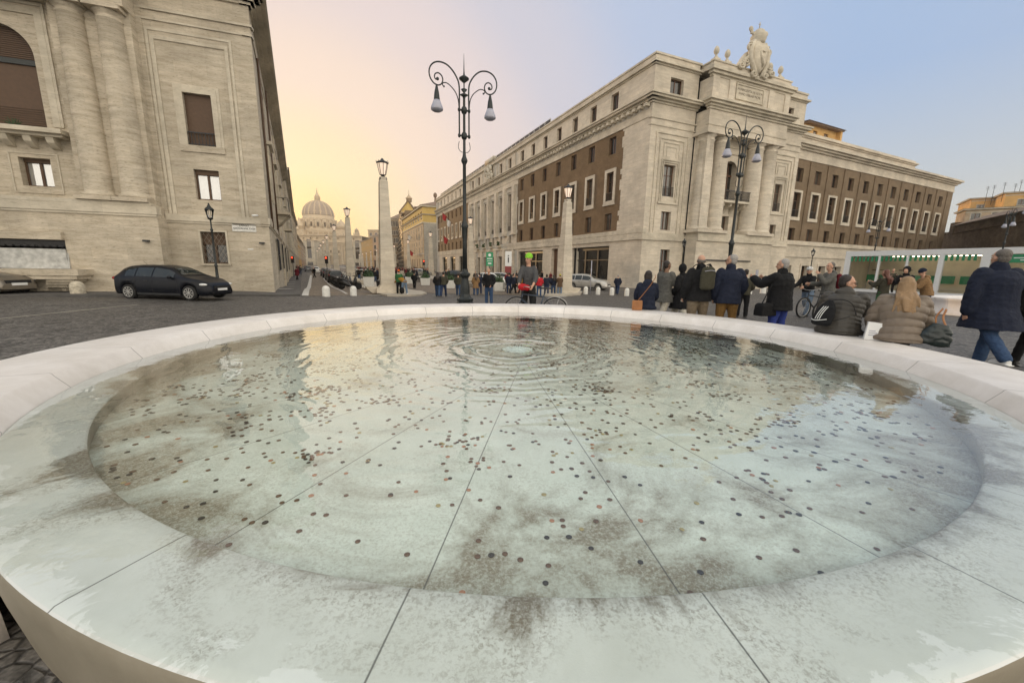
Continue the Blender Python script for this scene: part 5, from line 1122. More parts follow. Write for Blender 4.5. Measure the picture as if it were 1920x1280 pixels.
for i, (px, py) in enumerate(RCs):
    Y = Yof(px, py); v = ray(px, py); dupt(ob0, (v.x / v.y * Y, Y, -.62 if i else g(0, 36) + .13), ob0.rotation_euler.z + pi, ['lamp column before the brown brick front, above the parked silver car', 'lamp column before the pillared centre of the street front', 'lamp column before the yellow corner house', 'lamp column at the far edge of the yellow house', 'lamp column just visible right of the largest lamp column', 'lamp column before the pink house with the arched window', 'second of the tiny far right row lamp columns', 'third of the tiny far right row lamp columns', 'fourth of the tiny far right row lamp columns', 'last of the tiny far right row lamp columns'][i], sc=.98 if i == 0 else 1)
# ---- bollards
def bollard(loc, label, r=.19, h=.7, mat='bollard', grp='white stone bollards'):
    bm = B(); lathe(bm, [(r * 1.02, -.02), (r, .05), (r, h - r), (r * .94, h - r * .62), (r * .75, h - r * .3), (r * .45, h - r * .1), (r * .05, h)], 18)
    o = obj('bollard', bm, T[mat], smooth=True); o.location = loc; return tag(o, label, 'bollard', grp)
b0 = bollard(gp(612, 556), 'white domed bollard in the street mouth, left of a pair', .20, .60)
for (x, y), lb in (((663, 554.5), 'white domed bollard in front of the parked scooters'), ((1098, 551.5), 'leftmost white bollard right of the silver car'), ((1121, 552.5), 'second white bollard right of the silver car'), ((1147, 553.5), 'white bollard just left of the lone man in dark coat'), ((1175, 555), 'white bollard just right of the lone man in dark coat'), ((1199, 555.5), 'white bollard half hidden by the sitting woman in navy'), ((1404, 551), 'white bollard just right of the man in the navy jacket'), ((1430, 550), 'white bollard left of the man taking a photo')):
    c = b0.copy(); COL.objects.link(c); c.location = gp(x, y); c['label'] = lb; c.scale = (.95, .95, 1.12 if x > 900 else 1)
bollard(gp(148, 554.5), 'weathered round-topped stone bollard left of the dark car', .24, .62, 'bollard_old', 'old stone bollards')
# ---- second fountain, kiosk, old wall, far roofs on the right
f2c = gp(1845, 562.5); f2c = Vector((18.9, 14.9, 0))
f2 = thing('second_fountain', 'second low round marble fountain basin in front of the white kiosk', 'fountain', f2c)
bm = B(); prof = [(2.35, -.02), (2.35, .08), (2.28, .1), (2.3, .5), (2.34, .60), (2.26, .62), (1.75, .61), (1.7, .55)]
loft(bm, [ring((0, 0, z), r, r, 96) for r, z in prof], caps=False); obj('basin', bm, T['bench'], f2, smooth=True)
bm = B(); loft(bm, [ring((0, 0, .555), r, r, 60) for r in (.02, 1, 1.705)], caps='first'); obj('water', bm, T['water'], f2)
bm = B(); loft(bm, [ring((0, 0, .45), r, r, 60) for r in (.02, 1, 1.74)], caps='first'); obj('pool_floor', bm, T['pool'], f2)
ka = at(1583, 35.5); kb = at(1990, 24.3); kd = Vector((kb.x - ka.x, kb.y - ka.y)); KL = kd.length; kz = -.12
ki = thing('white_kiosk', 'long white pavilion with large glass panes and green striped trim behind the second fountain', 'kiosk', (ka.x, ka.y, kz), atan2(kd.y, kd.x))
KH = 3.45
cols = [0, .7, 2.9, 3.6, 6.1, 6.7, 9.6, 10.3, 13.9, 14.8, KL]
cols = [(0, .32), (2.35, 2.5), (4.2, 4.35), (6.1, 6.4), (8.3, 8.75), (12.3, 13.0), (16.6, 17.3), (KL - .5, KL)]
bm = B(); bx(bm, 0, KL, 0, 3.2, 0, .28); bx(bm, 0, KL, -.02, 3.2, KH - .42, KH); bx(bm, 0, KL, 3.2, 3.3, 0, KH)
for a, b in cols: bx(bm, a, b, 0, .18, .28, KH - .42)
for a, b in cols: bx(bm, a, b, -.012, .01, .28, KH - .42)
bx(bm, -.1, 0, -.03, 3.3, 0, KH + .03); obj('frame', bm, T['white'], ki)
bm = B(); bx(bm, .1, KL - .1, 3.12, 3.19, .28, KH - .43); bx(bm, .1, KL - .1, .2, 3.1, .285, .30); bx(bm, .01, .06, .2, 3.1, .31, KH - .44); obj('inner_wall', bm, flat('beige_board', (.68, .60, .44), .7, var=.08, scale=2), ki)
bm = B()
for (a, b), (c, d) in zip(cols, cols[1:]):
    bx(bm, b, c, .06, .075, .28, KH - .42)
gp_ = obj('glass_panes', bm, T['clear'], ki)
bm = B(); x = .4
for (a, b), (c, d) in zip(cols, cols[1:]):
    w_ = c - b
    if w_ > 3: bx(bm, b + .25, c - .4, .05, .059, KH - 1.0, KH - .45) if int(b) % 2 == 0 else None
    q = b
    while q < c - .12:
        if not (w_ > 3 and int(b) % 2 == 0): bx(bm, q, min(q + .16, c), .05, .059, KH - .85, KH - .45)
        q += .30
    bx(bm, b, c, 2.6, 2.66, .9, 1.5)
obj('green_trim', bm, T['green'], ki)
bm = B(); 
for (a, b), (c, d) in zip(cols[4:], cols[5:]):
    if int(b) % 2 == 0:
        lathe(bm, [(.16, 0), (.16, .01)], 20); n = len(bm.verts); 
        for v in bm.verts[-40:]: v.co = Vector((b + .55 + v.co.x, .045 - v.co.z, KH - .72 + v.co.y))
        for k in range(2): bx(bm, b + 1.0 + .3 * k, c - .7 - .3 * k, .04, .049, KH - .72 - .14 * k, KH - .66 - .14 * k)
obj('panel_print', bm, T['white'], ki)
bm = B(); bx(bm, 9.4, 12.0, 2.2, 2.5, .3, 1.35); bx(bm, 13.6, 16.2, 2.0, 2.4, .3, 1.3); obj('counter', bm, T['white'], ki)
for c in (1.4, 3.3):
    bm = B(); tube(bm, [(c, 2, .3), (c, 2, 2.2)], .05, 6); tube(bm, [(c - .45, 2, 1.9), (c + .45, 2, 1.9)], .04, 6); bx(bm, c - .2, c + .2, 1.8, 2.2, .3, .34); obj('display_stand', bm, T['wood'], ki)
# old brick wall (fortified passage) and sunlit houses above it
wa = Vector(P(1738, 90)); wb = Vector(P(2100, 44)); wd_ = wb - wa; WLn = wd_.length
ow = thing('old_brick_wall', 'high rough old brown brick wall behind the white kiosk', 'wall', (wa.x, wa.y, 0), atan2(wd_.y, wd_.x))
zw = lambda py, px, Y: Z(py, px, Y); ht0 = zw(408, 1790, 60)
bm = B(); bx(bm, 0, WLn, 0, 2.5, -1.5, ht0 - .2); rz_ = random.Random(4); x = 0
while x < 8: bx(bm, x, x + .9, 0, .8, ht0 - .2, ht0 + rz_.uniform(.3, .9)); x += 1.7
bx(bm, 8.5, 10.3, -.2, 2.6, ht0 - .2, ht0 + 2.0); bx(bm, 11.2, WLn, -.3, 3, ht0 - .2, ht0 + 1.2); obj('masonry', bm, T['oldbrick'], ow)
bm = B(); prism(bm, [(11.0, -1.0, ht0 + 1.2), (11.0, 4.0, ht0 + 1.2), (11.0, 4.0, ht0 + 3.0), (11.0, 3.5, ht0 + 3.0)], (WLn - 11, 0, 0)); obj('tiled_roof', bm, T['roof'], ow)
for (px, Y, w_, d_, y0, lb, mt) in ((1805, 130, 26, 14, 372, 'orange sunlit house behind the old wall with a roof terrace', 'orange'), (1865, 120, 40, 16, 361, 'long orange sunlit building above the old brick wall', 'orange'), (1800, 100, 20, 8, 392, 'low sunlit terrace house directly above the old wall', 'warm')):
    a = Vector(P(px - 10, Y)); dd = Vector((.8, -.6)); block('rooftop_house', lb, a, a + dd * w_, d_, Z(y0, px, Y), mt, 6, 6, 1.5, 2, hip=.5)
bm = B(); ra = random.Random(8)
for (px, py, Y) in ((1853, 352, 120), (1865, 350, 120), (1885, 345, 120), (1905, 347, 120), (1916, 340, 120), (1513, 230, 75)):
    v = ray(px, py); x, z = v.x / v.y * Y, CAMH + v.z / v.y * Y
    m = B(); tube(m, [(0, 0, -5), (0, 0, .4)], .05, 4)
    for k in range(4): tube(m, [(-.5, 0, .3 - .25 * k), (.5, 0, .3 - .25 * k)], .03, 4)
    o = obj('roof_aerial', m, T['iron']); o.location = (x, Y, z); tag(o, 'thin television aerial standing on a far roof at the right', 'aerial', 'television aerials on the far roofs')
bm.free()
# wall bench at the foot of the columned front
bm = B(); prism(bm, [(8.0, -2.0, .75), (14.0, -2.0, .75), (13.3, -2.0, .55), (12.9, -2.0, -.2), (12.5, -2.0, -.75), (9.5, -2.0, -.75), (9.1, -2.0, -.2), (8.7, -2.0, .55)], (0, -1.2, 0)); part(pal, F1, 'wall_trough', bm, T['trim'])
bm = B(); bx(bm, 7.0, 15.5, -1.97, -1.9, 2.6, 2.75); part(pal, F1, 'dark_ledge', bm, T['iron'])
# ---- planters, benches, bins, barriers
def planter(loc, rz, label, h=.95, w_=.45):
    r = thing('planter', label, 'planter', loc, rz, 'white box planters'); bm = B(); q = lambda a, z: [(-a, -a, z), (a, -a, z), (a, a, z), (-a, a, z)]
    loft(bm, [q(w_ * .85, 0), q(w_, h)]); obj('box', bm, T['bollard'], r)
    bm = B(); rr = random.Random(int(loc[0] * 10))
    for _ in range(70):
        a = rr.uniform(0, 2 * pi); rd = rr.uniform(0, w_ * .95); c = Vector((rd * cos(a), rd * sin(a), h + rr.uniform(.0, .75) * (1 - rd / w_ * .5))); t_ = Vector((rr.uniform(-.2, .2), rr.uniform(-.2, .2), .18)); n_ = t_.orthogonal().normalized() * .05
        poly(bm, [c - n_, c + n_, c + t_ + n_ * .2, c + t_ - n_ * .2])
    for _ in range(40):
        a = rr.uniform(0, 2 * pi); rd = rr.uniform(0, w_ * .8); ell(bm, (rd * cos(a), rd * sin(a), h + rr.uniform(0, .35)), (.13, .13, .14), seg=6, rn=4)
    obj('shrub', bm, T['leafd'], r); return r
planter(at(690, 35) + Vector((0, 0, .12)), .3, 'white box planter with green shrub behind the row of scooters')
for px, Y, lb in ((768, 48, 'white planter box left of the strolling couple, in the barrier line'), (797, 45, 'white planter box behind the strolling couple in jeans'), (843, 40, 'white planter box left of the street lamp'), (936, 37, 'white planter box just right of the man in the black jacket')):
    planter(at(px, Y), .2, lb, .8, .55)
def barrier(p, q, label):
    d = Vector((q.x - p.x, q.y - p.y)); n = d.length; r = thing('barrier_fence', label, 'barrier', p, atan2(d.y, d.x), 'low metal barriers round the promenade')
    bm = B(); bx(bm, 0, n, -.03, .03, .72, .78); bx(bm, 0, n, -.02, .02, .2, .24)
    k = 0
    while k < n: bx(bm, k - .012, k + .012, -.012, .012, .24, .72); k += .14
    for x in (0, n): tube(bm, [(x, -.25, 0), (x, 0, .75), (x, .25, 0)], .03, 6)
    obj('railing', bm, T['iron'], r)
barrier(at(869, 40), at(899, 38.5), 'low metal barrier between the street lamp and the man in the black jacket'); barrier(at(938, 37), at(952, 36), 'low metal barrier right of the white planter by the tourist group'); barrier(at(770, 50), at(800, 46), 'low barrier behind the strolling couple')
bb = thing('litter_bin', 'black litter bin beside the largest lamp column', 'bin', at(710.5, 28.4) + Vector((0, 0, .12)), 0); bm = B(); lathe(bm, [(.2, 0), (.24, .7), (.26, .72), (.26, .78), (.2, .82)], 14); obj('body', bm, T['black'], bb)
bb = tag(obj('stone_bench', (lambda m: (prism(m, [(-.9, -.3, .45), (.9, -.3, .45), (.9, -.3, .35), (.6, -.3, .0), (-.6, -.3, 0), (-.9, -.3, .35)], (0, .6, 0)), m)[1])(B()), T['trav_pale']), 'pale stone bench beside the second lamp column', 'bench'); bb.location = at(668, 42) + Vector((0, 0, .12))
bn = thing('green_banner', 'green information board with a white round emblem among the tourists', 'sign', at(918, 31), .1)
bm = B(); bx(bm, -.27, .27, -.02, .02, 2.25, 3.3); obj('panel', bm, T['green'], bn); bm = B(); lathe(bm, [(.11, 0), (.11, .01)], 18)
for v in bm.verts: v.co = Vector((v.co.x, -.022 - v.co.z, 3.08 + v.co.y))
bx(bm, -.2, .2, -.03, -.021, 2.78, 2.84); bx(bm, -.2, .2, -.03, -.021, 2.62, 2.65); bx(bm, -.13, .13, -.03, -.021, 2.4, 2.5); obj('print', bm, T['white'], bn)
bm = B(); tube(bm, [(0, .04, 0), (0, .04, 2.4)], .03, 6); obj('pole', bm, T['iron'], bn)
tt = thing('information_totem', 'tall narrow information totem with a black letter i and dark red foot', 'sign', at(953, 52), .0)
bm = B(); bx(bm, -.42, .42, -.1, .1, 2.3, 4.2); obj('white_panel', bm, T['white'], tt); bm = B(); bx(bm, -.42, .42, -.1, .1, 0, 2.29); obj('red_panel', bm, flat('dark_red', (.22, .03, .03), .5), tt)
text('i', 1.5, tt, Matrix.Translation((0, -.11, 2.75)) @ Matrix.Rotation(pi / 2, 4, 'X'), T['black'], 'letter')
sp_ = tag(obj('sign_pole', (lambda m: (tube(m, [(0, 0, 0), (0, 0, 2.9)], .035, 8), bx(m, -.05, .05, -.03, .03, 2.0, 2.2), m)[2])(B()), T['opal']), 'thin pale pole before the silver car', 'pole'); sp_.location = at(1109, 35)
for px, Y, z, c1, lb in ((838, 118, 15.5, 'red', 'red flag hanging from the far brown front'), (846, 112, 13.3, 'white', 'white flag hanging beside the red one'), (840, 115, 8.9, 'red', 'small flag low on the far brown front'), (775, 165, 6.5, 'red', 'flag on the yellow corner house'), (772, 168, 13, 'white', 'white flag high on the yellow corner house')):
    f_ = thing('flag', lb, 'flag', (P(px, Y)[0], Y, z), .4, 'flags on the street fronts'); bm = B(); tube(bm, [(.8, .5, -.6), (-1.4, -.8, .9)], .05, 5); obj('pole', bm, T['iron'], f_)
    bm = B(); n = 9; rg = []
    for i in range(n): s = i / (n - 1); rg.append([(-1.3 + 1.4 * s + .1 * sin(9 * s), -.75 + .7 * s + .15 * sin(7 * s), .8 - .9 * s), (-1.3 + 1.1 * s + .1 * sin(9 * s + 1), -.7 + .6 * s + .15 * sin(7 * s + 1), -1.0 - .6 * s)])
    loft(bm, rg, caps=False, closed=False); obj('cloth', bm, T[c1], f_)
# traffic lights in the street
T['redlight'] = M_('red_light')[0]; _b = T['redlight'].node_tree.nodes['Principled BSDF']; _b.inputs['Emission Color'].default_value = (1, .06, .02, 1); _b.inputs['Emission Strength'].default_value = 4; _b.inputs['Base Color'].default_value = (.8, .05, .02, 1)
for px, Y, lb in ((612.5, 55, 'red traffic light on the left of the parked cars'), (795, 75, 'red traffic light beyond the promenade crowd'), (549, 60, 'small red traffic light by the left pavement')):
    r = thing('traffic_light', lb, 'traffic light', at(px, Y), 0, 'traffic lights'); bm = B(); tube(bm, [(0, 0, 0), (0, 0, 2.3)], .05, 6); bx(bm, -.18, .18, -.12, .12, 2.2, 3.2); obj('post', bm, T['black'], r); bm = B(); ell(bm, (0, -.13, 2.98), (.11, .05, .11)); obj('lamp', bm, T['redlight'], r)
# ================================================================== people
from mathutils import noise as _nz
PEND = []
def cloth(name, c, rough=.85, var=.18, scale=25, bump=.35): return flat('cloth_' + name, c, rough, var=var, scale=scale, bump=bump, spec=.25)
FB = {k: cloth(k, c) for k, c in dict(navy=(.012, .016, .032), black=(.008, .008, .009), charcoal=(.022, .022, .022), grey=(.07, .07, .072), olive=(.045, .042, .028), green=(.03, .11, .04), ochre=(.28, .15, .025), tan=(.22, .13, .06), brown=(.10, .06, .035), khaki=(.16, .125, .085), mustard=(.17, .095, .03), jeans=(.035, .065, .13), jeans_dark=(.018, .03, .07), jeans_light=(.13, .18, .25), beige=(.42, .38, .31), cream=(.52, .48, .40), red=(.40, .018, .025), maroon=(.12, .012, .02), blue=(.03, .05, .22), white=(.6, .6, .58), lime=(.22, .52, .04), orange=(.65, .12, .02), taupe=(.15, .12, .09), yellow=(.45, .4, .05), greycoat=(.10, .098, .088)).items()}
FB['puff_green'] = flat('puffer_dark', (.045, .04, .033), .5, var=.15, scale=9, bump=.15, spec=.4); FB['puff_taupe'] = flat('puffer_taupe', (.165, .13, .098), .5, var=.15, scale=9, bump=.15, spec=.4)
SK = {'a': flat('skin_light', (.48, .27, .18), .5, var=.08, scale=6), 'b': flat('skin_tan', (.36, .20, .125), .5, var=.08, scale=6), 'c': flat('skin_brown', (.20, .105, .06), .5, var=.08, scale=6)}
HR = {'dark': flat('dark_hair', (.018, .011, .008), .5, var=.4, scale=60, bump=.6), 'brown': flat('brown_hair', (.06, .033, .018), .5, var=.4, scale=60, bump=.6), 'auburn': flat('auburn_hair', (.11, .035, .018), .5, var=.4, scale=60, bump=.6), 'blond': flat('blond_hair', (.25, .155, .075), .5, var=.22, scale=110, bump=.3), 'grey': flat('grey_hair', (.30, .28, .26), .6, var=.25, scale=60, bump=.6), 'greydark': flat('grey_dark_hair', (.12, .105, .09), .6, var=.4, scale=60, bump=.6)}
T['leather'] = flat('dark_leather', (.015, .014, .013), .4, var=.2); T['tanleather'] = flat('tan_leather', (.30, .12, .035), .45, var=.2); T['shoe_white'] = flat('white_shoe', (.6, .6, .58), .6)
def blob(name, bm, vox, mat, parent, it=3, puff=None, wrk=0):
    o = obj(name, bm, mat, parent); m = o.modifiers.new('r', 'REMESH'); m.mode = 'VOXEL'; m.voxel_size = vox; m.use_smooth_shade = True
    s = o.modifiers.new('s', 'SMOOTH'); s.factor = .5; s.iterations = it
    PEND.append((o, mat, puff, wrk)); return o
def finalize():
    bpy.context.view_layer.update(); dg = bpy.context.evaluated_depsgraph_get()
    for o, mat, puff, wrk in PEND:
        me = bpy.data.meshes.new_from_object(o.evaluated_get(dg)); old = o.data; o.modifiers.clear(); nm = old.name; o.data = me; bpy.data.meshes.remove(old); me.name = nm
        me.materials.clear(); me.materials.append(mat)
        for p in me.polygons: p.use_smooth = True; p.material_index = 0
        if puff or wrk:
            N = [v.normal.copy() for v in me.vertices]
            for v, n in zip(me.vertices, N):
                c = v.co; d = 0
                if puff: d += puff[0] * (abs(sin(pi * (c.z + .35 * c.y + puff[2] * _nz.noise(c * 3)) / puff[1])) ** .5 - .8)
                if wrk: d += wrk * (_nz.noise(Vector((c.x * 9, c.y * 9, c.z * 16))) * .6 + _nz.noise(c * 34) * .25 - .5 * max(0, _nz.noise(Vector((c.x * 5, c.y * 5, c.z * 22)))) ** .5 * .4)
                v.co = c + n * d
    PEND.clear()
def ringv(c, la, de, rx, ry, n=16): return [Vector(c) + la * (rx * cos(2 * pi * i / n)) + de * (ry * sin(2 * pi * i / n)) for i in range(n)]
def limb(bm, pts, rs, n=12):
    tube(bm, spl(pts, 3), [rs[0] + 0] if False else [rs[min(int(i / 3), len(rs) - 2)] * (1 - (i / 3 - min(int(i / 3), len(rs) - 2))) + rs[min(int(i / 3), len(rs) - 2) + 1] * (i / 3 - min(int(i / 3), len(rs) - 2)) for i in range(3 * (len(pts) - 1) + 1)], n)
    ell(bm, pts[0], (rs[0],) * 3); ell(bm, pts[-1], (rs[-1],) * 3)
def person(label, loc, rz, H=1.75, legs=((.0, .0, .03), (.0, .0, .03)), arms=((.05, .12, .15, .1), (.05, .12, .15, .1)), lean=.03, head=(0, 0), sit=None, top=('navy', .022, .06), sleeve=1.0, pants=('jeans', .02), shoes='black', hair=('dark', 'short'), skin='a', lod=1, build=1.0, hood=False, group=None, collar=False, scarf=None, skirt=None, tw=0, puff=None, hat=None, roll=0):
    r = thing('person', label, 'person', loc, rz, group); k = H / 1.75
    vx = (.009, .017, .03)[lod]; vc = (.011, .019, .032)[lod]
    X = Vector((cos(tw), sin(tw), 0)); hz = .93
    def leg(sg, L, hz):
        hp = Vector((sg * .092, 0, hz)); kn = hp + .43 * Vector((sg * sin(L[2]), sin(L[0]) * cos(L[2]), -cos(L[0]) * cos(L[2]))); an = kn + .41 * Vector((sg * sin(L[2]) * .3, sin(L[0] - L[1]), -cos(L[0] - L[1]))); return hp, kn, an
    if sit is None:
        lo = min(leg(s, L, hz)[2].z for s, L in ((-1, legs[0]), (1, legs[1]))); hz += .085 - lo
    else: hz = sit / k + .11
    G = [leg(-1, legs[0], hz), leg(1, legs[1], hz)]
    up = Vector((sin(roll), sin(lean), cos(lean))).normalized(); up2 = Vector((sin(roll) * .6, sin(lean * .6), cos(lean * .6))).normalized(); de = up.cross(Vector((1, 0, 0))).normalized(); de = Vector((0, cos(lean), -sin(lean)))
    pv = Vector((0, 0, hz)); nb = pv + up * .50; hc = nb + up2 * .185 + Vector((0, .02, 0))
    A = []
    for sg, a in ((-1, arms[0]), (1, arms[1])):
        sh = nb - up * .05 + X * (sg * .185 * build)
        d1 = Vector((sg * sin(a[1]), sin(a[0]) * cos(a[1]), -cos(a[0]) * cos(a[1]))); el = sh + d1 * .285
        d2 = Vector((sg * (sin(a[1]) * .6 - a[3]), sin(a[0] + a[2]), -cos(a[0] + a[2]))).normalized(); wr = el + d2 * .25; A.append((sh, el, wr, d2))
    def sc(bm):
        for v in bm.verts: v.co *= k
        return bm
    M = Matrix.Rotation(head[0], 3, 'Z') @ Matrix.Rotation(head[1], 3, 'X'); f = lambda x, y, z: hc + M @ Vector((x, y, z))
    # --- body, one surface
    bm = B()
    tor = lambda e, b=1.0: [(-.10, .13, .10), (-.02, .165, .115), (.08, .155, .108), (.18, .14 * b, .10 * b), (.30, .165, .115), (.40, .175, .115), (.455, .15, .09), (.49, .08, .07)]
    loft(bm, [ringv(pv + up * t_, X, de, rx * build, ry * build) for t_, rx, ry in tor(0)])
    limb(bm, [nb - up * .04, nb + up * .05, hc - up2 * .06], [.062, .055, .055])
    ell(bm, hc + M @ Vector((0, -.012, .03)), (.075, .093, .092), M, 18, 12); ell(bm, f(0, .022, -.035), (.058, .068, .082), M, 16, 10); ell(bm, f(0, .06, -.082), (.03, .028, .03), M)
    if lod < 2:
        tube(bm, [f(0, .082, .02), f(0, .103, -.018), f(0, .112, -.034)], [.010, .013, .016], 6); ell(bm, f(0, .075, .035), (.05, .02, .012), M)
        for s in (-1, 1): ell(bm, f(s * .076, -.002, -.01), (.010, .022, .032), M, 8, 6); ell(bm, f(s * .033, .066, -.02), (.022, .02, .02), M, 8, 6)
        ell(bm, f(0, .082, -.058), (.024, .014, .010), M, 8, 6)
    for (sh, el, wr, d2), sg in zip(A, (-1, 1)):
        limb(bm, [sh, (sh + el) / 2, el, (el + wr) / 2, wr], [.052, .047, .040, .036, .026])
        if lod < 2:
            pz = wr + d2 * .05; la = d2.cross(Vector((sg, 0, 0.2))); la = la.normalized() if la.length > .1 else Vector((0, 1, 0)); pn = d2.cross(la).normalized() * (-sg)
            ell(bm, pz, (.040, .017, .055), Matrix((la, pn, d2)).transposed(), 10, 8)
            for q, (ln_, cr_) in enumerate(((.070, .35), (.078, .45), (.072, .55), (.058, .65))):
                b0_ = pz + d2 * .042 + la * (.030 - .020 * q); b1_ = b0_ + (d2 * cos(cr_ * .5) + pn * sin(cr_ * .5)) * ln_ * .5; b2_ = b1_ + (d2 * cos(cr_ * 1.6) + pn * sin(cr_ * 1.6)) * ln_ * .5
                tube(bm, [b0_, b1_, b2_], [.0095, .009, .0078], 6)
            tube(bm, [pz - d2 * .02 + la * .034, pz + d2 * .012 + la * .058 + pn * .012, pz + d2 * .045 + la * .062 + pn * .024], [.012, .0105, .009], 6)
        else: ell(bm, wr + d2 * .07, (.035, .035, .075))
    for hp, kn, an in G:
        limb(bm, [hp, (hp + kn) / 2, kn, kn + (an - kn) * .35, an], [.085, .075, .052, .052, .036])
        tube(bm, [an + Vector((0, -.05, -.045)), an + Vector((0, .06, -.05)), an + Vector((0, .16, -.065))], [.036, .038, .022], 8)
    blob('body', sc(bm), vx, SK[skin], r, 2)
    # --- trousers
    if pants:
        e = pants[1]; bm = B()
        loft(bm, [ringv(pv + up * t_, X, de, (rx + e) * build, (ry + e) * build) for t_, rx, ry in ((-.11, .12, .10), (-.04, .165, .12), (.04, .162, .115), (.12, .15, .108))])
        for hp, kn, an in G: limb(bm, [hp + Vector((0, 0, -.01)), (hp + kn) / 2, kn, kn + (an - kn) * .45, an + (kn - an) * .02], [(.090 + e * .6) * build, (.083 + e) * build, .062 + e, .056 + e * 1.1, .050 + e * 1.2])
        blob('trousers', sc(bm), vc, FB[pants[0]], r, 3, wrk=.012 if lod < 2 else 0)
    bm = B()
    for hp, kn, an in G:
        fd = Vector((0, 1, 0)) if abs(kn.z - an.z) > .1 else Vector((0, .3, 1))
        tube(bm, [an + Vector((0, -.065, -.05)), an + Vector((0, .03, -.045)), an + Vector((0, .12, -.058)), an + Vector((0, .185, -.068))], [(.042, .040), (.046, .044), (.046, .032), (.03, .018)], 10); ell(bm, an + Vector((0, -.01, -.01)), (.046, .052, .05)); bx(bm, an.x - .042, an.x + .042, an.y - .10, an.y + .17, an.z - .088, an.z - .068)
    blob('shoes', sc(bm), vc, T['shoe_white'] if shoes == 'white' else T['leather'], r, 2)
    # --- top / coat
    col, e, hem = top; bm = B()
    st = [(t_, rx + e, ry + e) for t_, rx, ry in ((-.02, .17, .125), (.08, .16, .12), (.18, .155, .115), (.30, .175, .125), (.40, .175, .115), (.45, .135, .09), (.50, .07, .07))]
    kc = (G[0][1] + G[1][1]) / 2; sp = abs(G[0][1].y - G[1][1].y) / 2 + abs(G[0][1].x - G[1][1].x) * 0; rg = []
    if sit is None:
        n = max(1, int(hem / .12))
        for i in range(n, 0, -1):
            q = hem * i / n; w_ = q / .43; c = pv + (kc - pv) * w_ * .8; c.z = hz - q; rg.append(ringv(c, Vector((1, 0, 0)), Vector((0, 1, 0)), (.175 + e + .05 * w_) * build, (.13 + e + sp * w_ * .85 + .02 * w_) * build))
    else: rg = [ringv(pv + Vector((0, .0, -.10)), X, Vector((0, 1, 0)), (.20 + e) * build, (.15 + e) * build), ringv(pv + Vector((0, .0, -.05)), X, Vector((0, 1, 0)), (.205 + e) * build, (.155 + e) * build)]
    loft(bm, rg + [ringv(pv + up * t_, X, de, rx * build, ry * build) for t_, rx, ry in st])
    for (sh, el, wr, d2), sg in zip(A, (-1, 1)):
        en = el + (wr - el) * (sleeve * 2 - 1) if sleeve > .5 else sh + (el - sh) * sleeve * 2
        pts = [sh - X * (sg * .025) - up * .006, (sh + el) / 2, el, (el + en) / 2, en] if sleeve > .5 else [sh, (sh + en) / 2, en]
        limb(bm, pts, [.058 + e * .9, .057 + e * .8, .049 + e * .8, .045 + e * .8, .038 + e * .7] if sleeve > .5 else [.052 + e * .8, .055 + e, .05 + e])
    if collar: limb(bm, [nb - up * .02, nb + up * .06], [.085 + e * .5, .074 + e * .4])
    if hood == 'down': ell(bm, nb - de * .085 + up * .0, (.13, .075, .085)); ell(bm, nb - de * .06 + up * .05, (.10, .06, .05))
    if hood == 'up': ell(bm, f(0, -.03, .02), (.108, .12, .135), M, 16, 10); ell(bm, nb + up * .04, (.10, .09, .07))
    if hood == 'up':    # open the face
        pass
    blob('coat' if hem > .3 else 'jacket', sc(bm), vc, FB[col], r, 3, puff=puff, wrk=.016 if lod < 2 and not puff else (.006 if lod < 2 else 0))
    if scarf: bm = B(); limb(bm, [nb + up * .0, nb + up * .05], [.092, .085]); blob('scarf', sc(bm), vc, FB[scarf], r, 2, wrk=.012)
    if skirt: pass
    # --- hair and headwear
    hcol, hst = hair; bm = B(); V = lambda x, y, z: f(x, y, z)
    if hst != 'none' and hood != 'up' and not (hst == 'bald'):
        ell(bm, V(0, -.036, .050), (.081, .088, .083), M, 16, 10); ell(bm, V(0, -.055, .0), (.074, .06, .085), M)
        if hst == 'bob': ell(bm, V(0, -.03, -.01), (.098, .088, .13), M); ell(bm, V(0, -.045, -.08), (.09, .06, .08), M)
        if hst == 'long':
            ell(bm, V(0, -.04, -.02), (.096, .09, .12), M); tube(bm, [V(0, -.06, 0), V(0, -.085, -.14), hc - de * .20 - up * .26, hc - de * .22 - up * .40], [(.09, .07), (.105, .06), (.10, .045), (.05, .02)], 12)
            rh = random.Random(len(label))
            for i in range(34):
                a = rh.uniform(-2.75, -.4); q0 = V(.085 * cos(a), -.03 + .085 * sin(a), .05); q1 = V(.10 * cos(a), -.045 + .085 * sin(a), -.08); l_ = rh.uniform(.24, .44)
                q2 = hc + Vector((.115 * cos(a) + rh.uniform(-.02, .02), 0, 0)) - de * (.17 + .03 * rh.random()) - up * (l_ * .65); tube(bm, spl([q0, q1, q2, q2 - up * (l_ * .4) + Vector((rh.uniform(-.03, .03), 0, 0))]), [.017] * 12 + [.007], 5)
        blob('hair', sc(bm), vx * 1.1, HR[hcol], r, 1, wrk=.005 if lod < 2 else 0)
    elif hst == 'bald' and hood != 'up':
        for s in (-1, 1): ell(bm, V(s * .058, -.03, .0), (.026, .055, .045), M)
        ell(bm, V(0, -.082, -.005), (.06, .024, .045), M); blob('hair', sc(bm), vx, HR[hcol], r, 1)
    if hood == 'up':
        bm = B(); ell(bm, f(0, .058, -.02), (.060, .055, .080), M, 14, 10); tube(bm, [f(0, .10, .005), f(0, .122, -.035)], [.010, .015], 6); ell(bm, f(0, .105, -.068), (.022, .012, .008), M); blob('face', sc(bm), vx, SK[skin], r, 1)
